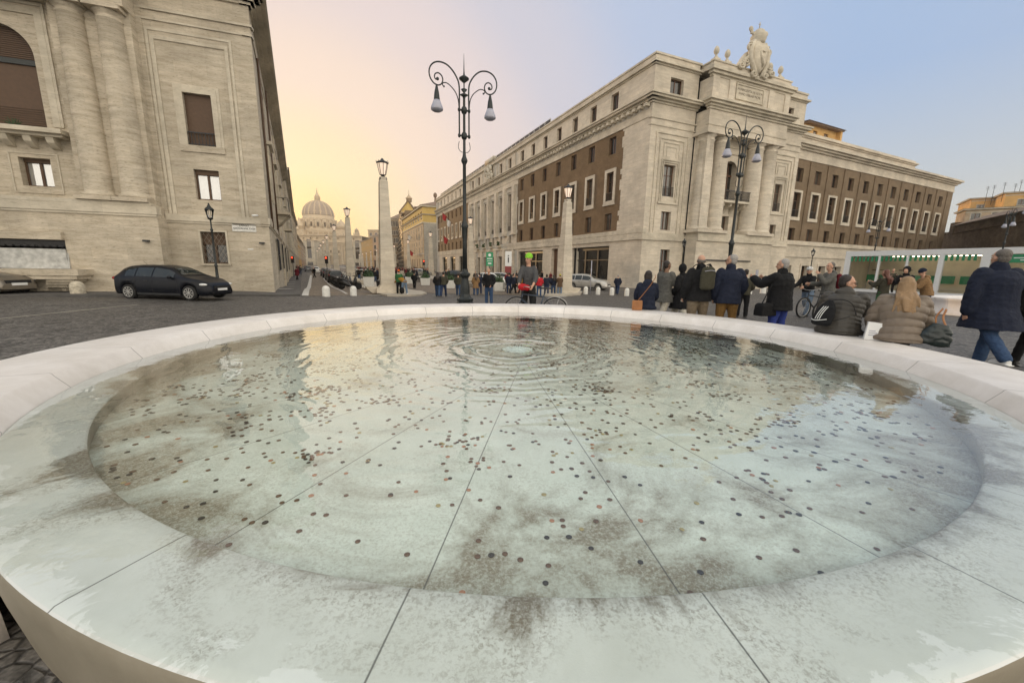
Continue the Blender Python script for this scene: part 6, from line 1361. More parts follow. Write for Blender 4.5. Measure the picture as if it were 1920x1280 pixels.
    if hat:
        bm = B()
        if hat[0] == 'beanie': ell(bm, V(0, -.02, .065), (.092, .105, .09), M, 18, 12); loft(bm, [[f(.092 * cos(a) * s_, -.018 + .105 * sin(a) * s_, z) for a in [2 * pi * i / 20 for i in range(20)]] for s_, z in ((.98, .025), (1.04, .03), (1.04, .07), (.98, .075))])
        elif hat[0] == 'helmet': ell(bm, V(0, -.02, .075), (.10, .14, .085), M, 18, 12)
        blob('hat', sc(bm), vx * 1.1, FB[hat[1]], r, 2)
        if hat[0] == 'helmet':
            bm = B()
            for s in (-.045, 0, .045): tube(bm, [f(s, .10, .10), f(s, .0, .163), f(s, -.11, .12)], [.006, .009, .006], 6)
            sc(bm); obj('helmet_vents', bm, T['black'], r)
    if lod == 0 and hood != 'up':
        bm = B()
        for s in (-1, 1): ell(bm, f(s * .031, .083, .008), (.011, .006, .006), M, 8, 6); tube(bm, [f(s * .048, .08, .028), f(s * .03, .092, .033), f(s * .012, .092, .028)], [.003, .004, .003], 5)
        tube(bm, [f(-.02, .092, -.057), f(0, .098, -.058), f(.02, .092, -.057)], .0025, 5); sc(bm); obj('face_details', bm, HR['dark'], r)
    r['_j'] = 0
    R3 = Matrix.Translation(loc) @ Matrix.Rotation(rz, 4, 'Z')
    W = lambda v: R3 @ (Vector(v) * k)
    return r, dict(W=W, A=A, G=G, nb=nb, hc=hc, pv=pv, up=up, de=de, f=f, k=k, R3=R3, M=M)
WALK = ((.42, .12, .03), (-.30, .25, .03)); WALK2 = ((-.28, .30, .03), (.40, .08, .03)); ST = ((.03, .03, .07), (-.02, .03, .07)); POCK = ((.0, .28, .75, .55), (.0, .28, .75, .55)); PHONE = ((.55, .12, 1.55, .35), (.55, .12, 1.45, .35))
def G_(x, y): return Vector((x, y, g(x, y)))
# ---- near people, right behind the rim
person('man seen from behind, bald, black padded jacket, khaki trousers and a grey-green backpack', G_(4.12, 8.75), .12, 1.84, ST, ((-.15, .34, .6, .25), (-.15, .34, .6, .25)), top=('black', .045, .14), pants=('khaki', .025), hair=('greydark', 'bald'), lod=0, build=1.15, collar=True, head=(-.3, 0))
_, J = person('white-haired man with glasses, back turned, navy jacket and mustard trousers', G_(4.72, 8.65), -.05, 1.85, ST, ((.0, .22, .35, .2), (-.1, .30, .65, .3)), top=('navy', .045, .18), pants=('mustard', .02), hair=('grey', 'short'), lod=0, build=1.12, collar=True, head=(.75, 0))
def extra(name, label, cat, bm, mat, M4=None, kids=(), smooth=True, blobv=None, wrk=0, scn=1):
    if blobv: o = blob(name, bm, blobv, mat, None, 3, wrk=wrk)
    else: o = obj(name, bm, mat, None, smooth)
    if M4 is not None: o.matrix_world = M4
    tag(o, label, cat)
    for n_, b_, m_ in kids: obj(n_, b_, m_, o)
    return o
def specs(J, label, mat='black'):
    f, k = J['f'], J['k']; bm = B()
    for s in (-1, 1):
        tube(bm, [f(s * .034 + .024 * cos(a), .103, .004 + .018 * sin(a)) for a in [2 * pi * i / 12 for i in range(13)]], .0028, 5); tube(bm, [f(s * .058, .10, .008), f(s * .078, .04, .010), f(s * .080, -.02, .004)], .0025, 5)
    tube(bm, [f(-.01, .106, .008), f(.01, .106, .008)], .0025, 5)
    for v in bm.verts: v.co *= k
    extra('glasses', label, 'glasses', bm, T[mat], J['R3'])
specs(J, 'dark-rimmed glasses worn by the white-haired man in navy')
bp = Matrix.Translation(G_(4.12, 8.75)) @ Matrix.Rotation(.12, 4, 'Z')
bm = B(); loft(bm, [[(.17 * cos(a) * s, -.26 + .0 - .085 * sin(a) * (1 if sin(a) > 0 else .4) * s2, z) for a in [2 * pi * i / 18 for i in range(18)]] for s, s2, z in ((.7, .6, 1.08), (1, 1, 1.12), (1.02, 1.1, 1.25), (1, 1, 1.42), (.85, .8, 1.52), (.5, .4, 1.57))]); 
kb = B(); tube(kb, spl([(-.13, -.345, 1.47), (0, -.37, 1.49), (.13, -.345, 1.47)]), .006, 5); kb2 = B()
for s in (-1, 1): tube(kb2, spl([(s * .1, -.21, 1.55), (s * .125, -.08, 1.62), (s * .13, .1, 1.56), (s * .14, .2, 1.4)]), [(.022, .008)] * 13, 6)
tube(kb2, spl([(-.03, -.24, 1.56), (0, -.27, 1.60), (.03, -.24, 1.56)]), .007, 5)
extra('backpack', 'grey-green zipped backpack on the bald man in black', 'backpack', bm, FB['olive'], bp, (('zip', kb, T['opal']), ('straps', kb2, FB['black'])), blobv=.012, wrk=.01)
# man with cap sitting/ photographer
pr, J = person('grey-haired man in black coat and blue jeans raising a phone', G_(5.52, 8.15), .45, 1.76, ST, ((.95, .15, 1.15, .3), (.95, .1, 1.1, .3)), top=('black', .05, .22), pants=('blue', .02), hair=('grey', 'short'), lod=0, build=1.22, collar=True, scarf='brown', head=(.35, -.05))
wp = (J['W'](J['A'][0][2] + J['A'][0][3] * .09) + J['W'](J['A'][1][2] + J['A'][1][3] * .09)) / 2
bm = B(); bx(bm, -.04, .04, -.006, .006, -.02, .14); extra('phone', 'pale smartphone held up by the grey-haired man', 'phone', bm, T['opal'], Matrix.Translation(wp) @ Matrix.Rotation(.45, 4, 'Z'), smooth=False)
q = J['W']((-.34, .05, .72)); bm = B(); loft(bm, [[(x * .19 * s, y * .10 * s, z) for x, y in ((-1, -1), (1, -1), (1, 1), (-1, 1))] for s, z in ((.95, -.13), (1.05, -.12), (1, .08), (.8, .13))])
kb = B(); tube(kb, spl([(-.12, 0, .1), (.02, -.02, .42), (.28, -.02, .82), (.36, .05, .60), (.16, .05, .12)]), .011, 5)
extra('camera_bag', 'black shoulder camera bag hanging beside the photographing man', 'bag', bm, FB['black'], Matrix.Translation(q) @ Matrix.Rotation(.3, 4, 'Z'), (('strap', kb, FB['black']),), blobv=.012, wrk=.006)
# sitting woman with tan bag
SB = ZB + .0
_, J = person('woman with dark bobbed hair in a navy coat sitting on the rim', Vector((3.15, 9.25, 0)), -.2, 1.72, ((1.45, 1.3, .1), (1.45, 1.3, .1)), ((.35, .1, .7, .3), (.35, .1, .7, .3)), top=('navy', .035, .05), sit=SB, pants=('charcoal', .02), hair=('dark', 'bob'), lod=0, build=1.02, lean=.12, hood='down', collar=True)
bm = B(); loft(bm, [[(x * .11 * s, y * .055 * s, z) for x, y in ((-1, -1), (1, -1), (1, 1), (-1, 1))] for s, z in ((.92, .0), (1.0, .02), (1.0, .2), (.94, .22))]); kb = B(); tube(kb, spl([(0, 0, .2), (.11, -.02, .36), (.24, -.06, .56), (.34, -.05, .74), (.36, .1, .8)]), [(.012, .006)] * 17, 6)
extra('shoulder_bag', 'tan leather shoulder bag resting on the rim beside the woman in navy', 'bag', bm, T['tanleather'], Matrix.Translation((2.86, 9.02, SB + .004)) @ Matrix.Rotation(-.2, 4, 'Z'), (('strap', kb, T['tanleather']),), smooth=False)
# the seated couple
_, J = person('dark-haired man with glasses in a dark quilted jacket sitting on the rim', Vector((5.08, 6.05, 0)), -.75, 1.80, ((1.45, 1.3, .15), (1.45, 1.3, .15)), ((.55, .1, .9, .4), (.75, .0, 1.75, .45)), top=('puff_green', .05, .05), sit=SB, pants=('black', .02), hair=('dark', 'short'), lod=0, build=1.18, lean=.42, head=(-1.25, -.12), hood='down', collar=True, puff=(.012, .075, .03))
specs(J, 'glasses worn by the seated man in the quilted jacket')
bm = B(); q = J['W']((-.19, -.20, J['pv'].z + .20)); loft(bm, [[(x * .16 * s + .02, y * .07 * s, z) for x, y in [(cos(a), sin(a)) for a in [2 * pi * i / 16 for i in range(16)]]] for s, z in ((.7, -.24), (1.05, -.2), (1.1, -.05), (.9, .1), (.45, .22), (.2, .26))])
kb = B()
for s in (-.035, 0, .035): tube(kb, spl([(s - .02, -.082, -.16), (s, -.092, -.04), (s + .03, -.07, .1)]), .006, 5)
tube(kb, spl([(-.13, -.05, -.15), (-.03, -.09, -.19), (.12, -.06, -.14)]), .006, 5); kb2 = B(); tube(kb2, spl([(.02, 0, .24), (.16, .05, .30), (.3, .12, .26), (.38, .22, .1)]), .007, 5); tube(kb2, spl([(.12, .0, -.16), (.24, .02, -.1), (.36, .1, .02)]), .006, 5)
extra('drawstring_bag', 'black drawstring bag with white stripes on the back of the seated man', 'bag', bm, FB['black'], Matrix.Translation(q) @ Matrix.Rotation(-1.15, 4, 'Z') @ Matrix.Rotation(-.45, 4, 'X') @ Matrix.Scale(.85, 4), (('stripes', kb, T['white']), ('cords', kb2, FB['black'])), blobv=.011, wrk=.008)
_, J = person('long-haired blond woman in a taupe quilted jacket sitting on the rim', Vector((5.40, 5.42, 0)), -.55, 1.72, ((1.45, 1.3, .15), (1.45, 1.3, .15)), ((.3, .2, .8, .3), (.3, .2, .8, .3)), top=('puff_taupe', .06, .05), sit=SB, pants=('charcoal', .03), hair=('blond', 'long'), lod=0, build=1.16, lean=.16, hood='down', puff=(.018, .105, .02))
q = Vector((5.60, 5.16, SB)); bm = B(); loft(bm, [[(x * .19 * s, y * .08 * s, z) for x, y in [(cos(a), sin(a)) for a in [2 * pi * i / 16 for i in range(16)]]] for s, z in ((.8, .0), (1.12, .04), (1.1, .14), (.85, .26), (.5, .36))]); kb = B(); tube(kb, spl([(-.06, 0, .34), (-.1, 0, .46), (-.06, .05, .60)]), [(.02, .007)] * 9, 6); tube(kb, spl([(.06, 0, .34), (-.02, 0, .46), (-.02, .05, .60)]), [(.02, .007)] * 9, 6)
extra('handbag', 'large soft dark green handbag hanging beside the blond woman', 'bag', bm, flat('bag_green_black', (.012, .02, .02), .35, var=.3), Matrix.Translation(q) @ Matrix.Rotation(-.6, 4, 'Z') @ Matrix.Rotation(.2, 4, 'Y') @ Matrix.Scale(.82, 4), (('handles', kb, T['tanleather']),), blobv=.012, wrk=.02)
v = Matrix.Translation((5.13, 5.52, SB + .003)) @ Matrix.Rotation(-.55, 4, 'Z')
bm = B(); prism(bm, [(-.09, -.035, 0), (.09, -.035, 0), (.09, -.035, .24), (-.07, -.035, .25)], (0, .07, 0)); kb = B(); 
for k in range(3): bx(kb, -.05, .06 - .02 * k, -.038, -.0352, .06 + .03 * k, .072 + .03 * k)
extra('paper_bag', 'small white paper bag standing on the rim between the seated couple', 'bag', bm, T['white'], v, (('print', kb, T['opal']),), smooth=False)
# man in long black coat walking away at right, woman in boots at the edge
_, J = person('man in long dark coat and blue jeans walking off at the right', G_(7.75, 6.35), -.12, 1.93, ((-.38, .35, .03), (.18, .05, .03)), ((-.1, .22, .15, .05), (.3, .1, .8, .3)), top=('navy', .06, .33), pants=('jeans', .02), shoes='white', hair=('greydark', 'short'), lod=0, build=1.2, collar=True, lean=.06)
person('woman in black coat, black leggings and laced boots at the right edge of the photo', G_(8.42, 6.3), .2, 1.79, ((-.42, .4, .03), (.22, .05, .03)), ((.2, .12, .3, .1), (.2, .12, .3, .1)), top=('black', .06, .30), pants=('black', .008), hair=('dark', 'bob'), lod=0, build=1.05, collar=True)
# ---- a little further
person('man in an open grey coat and pale trousers holding a phone', G_(4.30, 11.2), -.9, 1.84, WALK, ((.3, .1, 1.3, .2), (.35, .12, 1.2, .2)), top=('greycoat', .035, .28), pants=('beige', .02), hair=('dark', 'short'), skin='c', lod=0, head=(-.3, 0))
person('woman in long black coat and cream trousers facing the man in grey', G_(4.74, 11.1), .7, 1.74, WALK2, POCK, top=('black', .04, .42), pants=('cream', .035), hair=('dark', 'bob'), lod=0, hood='up', head=(-1.0, 0), shoes='white')
rp, J = person('cyclist in bright green beanie and grey top standing over a city bike', G_(.44, 11.15), 2.95, 1.90, ((.05, .05, .08), (-.1, .1, .05)), ((.35, .12, .5, .25), (.30, .15, .35, .1)), top=('grey', .02, .05), sleeve=.72, pants=('charcoal', .025), hair=('brown', 'short'), skin='a', lod=0, build=.9, lean=.14, head=(-.45, -.15), hat=('beanie', 'lime'))
person('cyclist with white helmet, black jacket and jeans astride a mountain bike', G_(10.75, 14.4), 1.9, 1.80, ((.25, .1, .12), (-.3, .2, .1)), ((.7, .1, .5, .2), (.7, .1, .5, .2)), top=('black', .03, .05), pants=('jeans_light', .03), hair=('dark', 'short'), lod=0, lean=.12, head=(.6, 0), hat=('helmet', 'white'), collar=True, scarf='blue')
_, J = person('man in grey hooded jacket with dark red backpack, hand to his face', G_(9.55, 12.0), 1.3, 1.86, ST, ((.7, .1, 1.9, .3), (.4, .1, 1.2, .3)), top=('greycoat', .035, .08), pants=('jeans_dark', .02), hair=('greydark', 'short'), lod=0, hood='down', head=(.3, 0))
bm = B(); ell(bm, (0, 0, 0), (.15, .10, .23)); extra('backpack', 'dark red backpack on the man in the grey hooded jacket', 'backpack', bm, FB['maroon'], Matrix.Translation(J['W'](J['pv'] + J['up'] * .28 - J['de'] * .23)) @ Matrix.Rotation(1.3, 4, 'Z'), blobv=.014, wrk=.01)
person('woman with auburn hair and green-black jacket standing before the kiosk', G_(13.0, 13.9), .3, 1.68, ST, PHONE, top=('olive', .03, .10), pants=('green', .03), hair=('auburn', 'long'), lod=0)
person('person in a raised black hood between two companions before the kiosk', G_(14.0, 14.2), 1.9, 1.78, ST, PHONE, top=('black', .03, .08), pants=('black', .02), hair=('dark', 'none'), lod=0, hood='up', head=(.2, 0))
person('stooping figure in a beige and navy hooded jacket beside the hooded person', G_(13.5, 12.9), 1.0, 1.72, ST, PHONE, top=('tan', .04, .08), pants=('jeans_dark', .02), hair=('dark', 'none'), lod=0, hood='down', head=(.1, -.5), lean=.3, hat=('beanie', 'navy'))
person('attendant in a green vest standing behind the kiosk counter', Vector((27.3, 28.7, .15)), 2.6, 1.7, ST, PHONE, top=('olive', .03, .05), pants=('black', .02), hair=('dark', 'short'), lod=1)
# ---- middle distance
def at_(px, Y): v = ray(px, 500 + (px - 960) * .018); x = v.x / v.y * Y; return Vector((x, Y, g(x, Y)))
MP = [
 ('man in black jacket and blue jeans facing the fountain, right of the street lamp', 917, 18.5, 2.9, 1.72, ST, POCK, ('black', .04, .08), ('jeans', .02), ('dark', 'short')),
 ('woman with a pale scarf in dark coat and jeans, left of the strolling couple', 820, 27.6, .1, 1.76, WALK, POCK, ('black', .035, .10), ('jeans', .03), ('dark', 'long')),
 ('man in a dark olive jacket and jeans, right of the strolling couple', 831, 27.7, .0, 1.80, WALK2, POCK, ('olive', .04, .06), ('jeans_dark', .02), ('dark', 'short')),
 ('person in an olive jacket and jeans walking just left of the street lamp', 859, 29.5, .1, 1.74, WALK, POCK, ('olive', .035, .06), ('jeans', .02), ('dark', 'short')),
 ('woman with long hair in a tan coat right of the street lamp', 892, 30.5, .3, 1.68, ST, POCK, ('tan', .035, .35), ('jeans', .02), ('brown', 'long')),
 ('slim figure in navy behind the woman in the tan coat', 899, 32, .3, 1.74, ST, POCK, ('navy', .03, .06), ('jeans_dark', .02), ('dark', 'short')),
 ('man in navy jacket, leftmost of the tourist group behind the cyclist', 955, 33.5, .1, 1.78, ST, POCK, ('navy', .035, .08), ('jeans_dark', .02), ('dark', 'short')),
 ('youth in profile with a dark cap second from the left in the tourist group', 963, 33.3, -1.2, 1.76, WALK, POCK, ('navy', .03, .06), ('black', .02), ('dark', 'short')),
 ('figure in black with a green bag in the middle of the tourist group', 970, 33.6, .4, 1.68, ST, POCK, ('black', .03, .05), ('black', .02), ('dark', 'short')),
 ('woman with auburn hair and mustard top taking a picture in the tourist group', 977, 34, .2, 1.78, ST, PHONE, ('ochre', .03, .05), ('black', .02), ('auburn', 'long')),
 ('person in a bright red puffer jacket right behind the cyclist', 1012, 30.5, .2, 1.70, ST, POCK, ('red', .06, .08), ('jeans', .02), ('dark', 'short')),
 ('woman in navy with dark hair next to the red jacket', 1026, 32.5, .1, 1.72, ST, POCK, ('navy', .04, .10), ('jeans_dark', .02), ('dark', 'bob')),
 ('woman in a dark coat and jeans third from the right of the tourist group', 1039, 33, .2, 1.68, ST, POCK, ('navy', .035, .12), ('jeans', .02), ('dark', 'long')),
 ('person in yellow beanie and brown coat at the right end of the tourist group', 1051, 32.8, .1, 1.72, ST, PHONE, ('brown', .035, .25), ('jeans_light', .02), ('dark', 'short')),
 ('lone man in a navy jacket walking between the white bollards', 1160, 34.8, -.4, 1.80, WALK, POCK, ('navy', .035, .10), ('jeans_dark', .02), ('grey', 'short')),
 ('man in a green jacket and orange beanie at the foot of the largest lamp column', 747, 27.6, .2, 1.66, ST, ((.4, .1, .6, .1), (.4, .1, .5, .1)), ('green', .035, .06), ('black', .02), ('dark', 'short')),
 ('person in black walking away right of the largest lamp column', 776, 38, .1, 1.66, WALK, POCK, ('black', .035, .08), ('black', .02), ('dark', 'short')),
 ('woman in a dark red coat walking on the left pavement', 555, 50.5, -.1, 1.70, WALK, POCK, ('maroon', .04, .30), ('black', .02), ('dark', 'short')),
 ('figure in black walking in the roadway beside the parked cars', 588, 62, 2.8, 1.75, WALK, POCK, ('black', .04, .10), ('black', .02), ('dark', 'short')),
 ('dark figure half hidden by the man in the navy jacket', 1400, 13.5, -.3, 1.66, ST, POCK, ('olive', .035, .10), ('black', .02), ('dark', 'short')),
]
for i, m in enumerate(MP):
    lb, px, Y, rz, H, lg, ar, tp, pa_, hr = m; p = at_(px, Y)
    if px in (747,): p.z += .12
    if px == 555: p.z += .1
    person(lb, p, rz, H, lg, ar, top=tp, pants=pa_, hair=hr, lod=0 if Y < 15 else 1 if Y < 45 else 2, hat=('beanie', 'orange') if px == 747 else ('beanie', 'yellow') if px == 1051 else None, build=1.05)
p = at_(757, 27.4); p.z += .12; person('person in ochre sweater and jeans bending over a black bag', p, .9, 1.66, ((.15, .1, .1), (-.05, .1, .1)), ((1.0, .05, .1, .1), (1.1, .05, .1, .1)), top=('ochre', .035, .05), pants=('jeans_light', .02), hair=('brown', 'short'), lod=1, lean=1.15, shoes='white', head=(0, -.3))
bm = B(); ell(bm, (0, 0, .24), (.18, .13, .24)); extra('backpack', 'black bag on the pavement beside the bending person', 'bag', bm, FB['black'], Matrix.Translation(at_(752, 27.3) + Vector((0, 0, .12))), blobv=.03)
# distant walkers: a few models, copied
CR = []
for i, (tp, pa_, hr) in enumerate(((('black', .04, .1), ('jeans', .02), ('dark', 'short')), (('navy', .04, .2), ('black', .02), ('brown', 'long')), (('charcoal', .04, .1), ('jeans_dark', .02), ('dark', 'short')), (('beige', .04, .25), ('jeans', .02), ('brown', 'short')), (('maroon', .04, .1), ('black', .02), ('dark', 'short')))):
    lb = ('distant walker in black jacket and jeans in the promenade crowd', 'distant walker in a navy coat in the promenade crowd', 'distant walker in charcoal in the promenade crowd', 'distant walker in a pale coat in the promenade crowd', 'distant walker in dark red in the promenade crowd')[i]
    r, _ = person(lb, Vector((0, 0, 0)), 0, 1.72, WALK if i % 2 else ST, POCK, top=tp, pants=pa_, hair=hr, lod=2, group='distant walkers in the promenade crowd'); CR.append(r)
finalize()
for c in CR: snap(c)
rq = random.Random(21); spots = []
for _ in range(62): spots.append((rq.uniform(738, 812), rq.uniform(58, 135)))
for _ in range(40): spots.append((rq.uniform(668, 712), rq.uniform(48, 120)))
for _ in range(10): spots.append((rq.uniform(545, 572), rq.uniform(75, 140)))
for _ in range(16): spots.append((rq.uniform(815, 1060), rq.uniform(44, 60)))
for i, (px, Y) in enumerate(spots):
    p = at_(px, Y); r = CR[i % 5] if rq.random() < .8 else CR[0]
    if i < 5: r = CR[i]; r.location = p; r.rotation_euler.z = rq.uniform(-.5, 3.6); continue
    dupt(r, p, rq.uniform(-3, 3), None, sc=rq.uniform(.92, 1.06))
# ================================================================== vehicles
def paint(name, c, metal=.15, rough=.38): return flat('carpaint_' + name, c, rough, metal, var=.05, scale=2, coat=.25)
CP = {'dark': flat('carpaint_blue_black', (.006, .007, .011), .3, 0, var=.05, scale=2, spec=.22), 'beige': paint('beige', (.20, .175, .14), .5, .35), 'silver': paint('silver', (.42, .40, .37), .6, .35), 'white': paint('white', (.62, .61, .58), .1, .35), 'black': paint('black', (.01, .01, .011)), 'grey': paint('grey', (.10, .10, .105), .5)}
T['rim'] = flat('alloy_rim', (.45, .44, .42), .35, .7, var=.1); T['tyre'] = flat('tyre', (.012, .012, .012), .8)
T['headl'] = flat('headlight_glass', (.7, .7, .68), .08, .2); T['taill'] = flat('tail_light', (.25, .01, .01), .2)
def pw(x, pts):                                         # smooth-ish piecewise interpolation
    if x <= pts[0][0]: return pts[0][1]
    for (a, u), (b, v) in zip(pts, pts[1:]):
        if x <= b: t = (x - a) / (b - a); t = t * t * (3 - 2 * t) * .35 + t * .65; return u + (v - u) * t
    return pts[-1][1]
def car(label, loc, rz, col='dark', L=4.57, W=1.79, H=1.51, kind='wagon', group=None, wheels=True):
    r = thing('parked_car', label, 'car', loc, rz, group)
    # x forward, from the tail 0 to the nose L; top line, belt line
    if kind == 'wagon': top = [(0, .62), (.03, .98), (.12, 1.02), (.50, 1.40), (.72, 1.47), (1.3, 1.51), (2.1, 1.51), (2.65, 1.43), (3.35, 1.08), (3.5, 1.02), (4.0, .93), (4.4, .78), (4.53, .62), (4.57, .5)]; gx = (.30, 3.35); ww = (2.68, 3.36); rw = (.14, .52)
    elif kind == 'suv': top = [(0, .6), (.04, 1.05), (.1, 1.1), (.35, 1.5), (.7, 1.6), (1.6, 1.64), (2.4, 1.58), (3.1, 1.18), (3.25, 1.13), (4.0, 1.04), (4.3, .9), (4.42, .6), (4.45, .5)]; gx = (.25, 3.1); ww = (2.42, 3.1); rw = (.12, .4)
    else: top = [(0, .6), (.03, .95), (.1, 1.0), (.4, 1.38), (.8, 1.46), (1.8, 1.47), (2.3, 1.38), (2.95, 1.02), (3.5, .9), (3.85, .72), (3.95, .5)]; gx = (.22, 2.95); ww = (2.3, 2.95); rw = (.12, .42)
    Lx = top[-1][0]; s = L / Lx; hs = H / max(z for _, z in top)
    fr, rr, rwz = Lx - .88, .80, .33
    def belt(x): return min(pw(x, top) - .02, pw(x, [(0, .95), (1.0, .97), (Lx * .75, .93), (Lx * .87, .86), (Lx, .5)]))
    def wid(x): return W / 2 * pw(x, [(0, .80), (.12, .92), (.6, .985), (Lx * .6, 1), (Lx * .85, .97), (Lx - .18, .86), (Lx, .66)])
    def zb(x):
        z = .22
        for c in (rr, fr):
            d = abs(x - c)
            if d < .37: z = max(z, rwz + sqrt(.37 ** 2 - d * d) - .0)
        if x < .12 or x > Lx - .15: z = max(z, .30)
        return z
    N = 90; rings = []; xs_ = [Lx * i / N for i in range(N + 1)]
    def sec(x):
        w_, zt_, zb_, be = wid(x), pw(x, top), zb(x), belt(x); be = max(be, zb_ + .02); zt_ = max(zt_, be + .01)
        gh = max(0, zt_ - be); ins = min(.26, gh * .52)
        hp = [(0, zb_), (w_ * .93, zb_), (w_ * .985, zb_ + (be - zb_) * .12), (w_, zb_ + (be - zb_) * .45), (w_ * .985, zb_ + (be - zb_) * .72), (w_ * .955, be), (w_ * .945 - ins * .45, be + gh * .5), (w_ * .93 - ins, be + gh * .9), (w_ * .90 - ins * 1.15 - .04, be + gh * .985), (w_ * .4, zt_ + .012 * min(1, gh * 4)), (0, zt_ + .018 * min(1, gh * 4))]
        return hp
    bm = B()
    for x in xs_:
        hp = sec(x); rings.append([(x * s, y, z * hs) for y, z in hp] + [(x * s, -y, z * hs) for y, z in hp[-2:0:-1]])
    loft(bm, rings, sm=True); o = obj('body', bm, CP[col], r)
    # glass strips laid on the body, just proud of it
    def side_glass(x0, x1, bm, t0=.10, t1=.86):
        for sgn in (-1, 1):
            n = 12; R_ = []
            for i in range(n + 1):
                x = x0 + (x1 - x0) * i / n; hp = sec(x); (ya, za), (yb, zb2), (yc, zc) = hp[5], hp[6], hp[7]
                def p(t):
                    if t < .5: u = t / .5; return ya + (yb - ya) * u, za + (zb2 - za) * u
                    u = (t - .5) / .5; return yb + (yc - yb) * u, zb2 + (zc - zb2) * u
                R_.append([(x * s, sgn * (p(t)[0] + .007), p(t)[1] * hs + .002) for t in (t0, .5, t1)])
            loft(bm, R_, caps=False, closed=False, sm=True)
    mid = (gx[0] + gx[1]) / 2; bm = B()
    g0, g1 = gx[0] + (.35 if kind == 'wagon' else .25), gx[1] - .30
    cuts = [g0, g0 + (g1 - g0) * .22, g0 + (g1 - g0) * .56, g1]
    for a, b in zip(cuts, cuts[1:]): side_glass(a + .03, b - .03, bm)
    obj('side_windows', bm, T['carglass'], o)
    for nm, (a, b) in (('windscreen', ww), ('rear_window', rw)):
        bm = B(); R_ = []
        for i in range(9):
            x = a + .04 + (b - a - .08) * i / 8; hp = sec(x); yy = hp[8][0] - .03; zt_ = pw(x, top); R_.append([(x * s + (.006 if nm[0] == 'w' else -.006), yy * q, (hp[8][1] + (zt_ + .018 - hp[8][1]) * (1 - abs(q) ** 2.2)) * hs + .010) for q in (-1, -.6, -.2, .2, .6, 1)])
        loft(bm, R_, caps=False, closed=False, sm=True); obj(nm, bm, T['carglass'], o)
    for sgn in (-1, 1):
        bm = B(); x = Lx - .32; ell(bm, (x * s, sgn * wid(x) * .90, .70 * hs), (.21, .09, .06)); obj('headlight', bm, T['headl'], o)
        bm = B(); ell(bm, (.06 * s, sgn * wid(.06) * .93, .92 * hs), (.08, .10, .07)); obj('tail_light', bm, T['taill'], o)
        bm = B(); x = gx[1] - .42; ell(bm, (x * s, sgn * (wid(x) + .06), 1.0 * hs), (.09, .10, .065)); obj('mirror', bm, CP[col], o)
        bm = B()
        for k in (1, 2): x = cuts[k] - .28; bx(bm, x * s - .09, x * s + .09, sgn * (wid(x) + .004) - .012, sgn * (wid(x) + .004) + .012, .83 * hs, .855 * hs)
        for k in (1, 2, 3): x = cuts[k] + (.12 if k == 3 else 0); bx(bm, x * s - .004, x * s + .004, sgn * (wid(x)) - .003, sgn * wid(x) + .003, .34, .90 * hs)
        bx(bm, (rr + .42) * s, (fr - .42) * s, sgn * wid(mid) - .02 * sgn - .006, sgn * wid(mid) - .02 * sgn + .012, .22, .30)
        obj('door_trim', bm, T['black'], o)
    bm = B(); bx(bm, Lx * s - .10, Lx * s - .005, -.42, .42, .52, .64); bx(bm, Lx * s - .12, Lx * s - .004, -.55, .55, .30, .42); obj('grille', bm, T['black'], o)
    bm = B(); bx(bm, Lx * s - .02, Lx * s + .01, -.26, .26, .43, .53); bx(bm, -.01, .012, -.26, .26, .62, .73); obj('number_plate', bm, T['white'], o)
    bm = B(); bx(bm, (rr + .3) * s, (fr - .3) * s, -W * .4, W * .4, .18, .5); obj('underbody', bm, T['black'], r)
    for wx in (rr, fr):
        for sgn in (-1, 1):
            bm = B(); R_ = .325; Y = sgn * (W / 2 - .12)
            prof = [(.20, -.10), (.29, -.11), (.32, -.09), (.325, 0), (.32, .09), (.29, .11), (.20, .10)]
            loft(bm, [[(wx * s + q * cos(2 * pi * i / 28), Y + y_, .325 + q * sin(2 * pi * i / 28)) for i in range(28)] for q, y_ in prof], sm=True); wh = obj('wheel', bm, T['tyre'], r)
            bm = B(); yo = Y + sgn * .112
            for k in range(9):
                a = 2 * pi * k / 9; da = .10
                prism(bm, [(wx * s + .05 * cos(a - .3), yo, .325 + .05 * sin(a - .3)), (wx * s + .215 * cos(a - da), yo, .325 + .215 * sin(a - da)), (wx * s + .215 * cos(a + da), yo, .325 + .215 * sin(a + da)), (wx * s + .05 * cos(a + .3), yo, .325 + .05 * sin(a + .3))], (0, sgn * .012, 0))
            loft(bm, [[(wx * s + q * cos(2 * pi * i / 24), yo + sgn * y_, .325 + q * sin(2 * pi * i / 24)) for i in range(24)] for q, y_ in ((.20, -.01), (.205, .01), (.225, .012), (.23, -.01))], caps=False); ell(bm, (wx * s, yo, .325), (.055, .02, .055)); obj('wheel_rim', bm, T['rim'], wh)
    return r
c0 = car('dark blue-black estate car parked before the left palace, nose to the right', gp(236, 561.5) + Vector((0, .55, .01)), 0, 'dark', 4.55, 1.72, 1.50)
pR, pF = gp(252, 560.5), gp(392, 561.5)
c0.rotation_euler.z = -.08; c0.scale = (.9, .9, .9); c0.location = Vector((-16.0, 16.5, g(-14, 16)))
bm = B(); tube(bm, [(1.05, 0, 1.48), (.82, 0, 1.68)], .006, 5); obj('aerial', bm, T['black'], c0)
car('beige car cut off by the left edge, only its nose showing', Vector((-24.2, 15.9, -.03)), .02, 'beige', 4.2, 1.75, 1.36, 'hatch')
snv = car('silver and dark off-road car parked under the right lamp column, nose to the right', at(1066, 43) + Vector((.1, 0, 0)), -.55, 'silver', 4.5, 1.85, 1.64, 'suv')
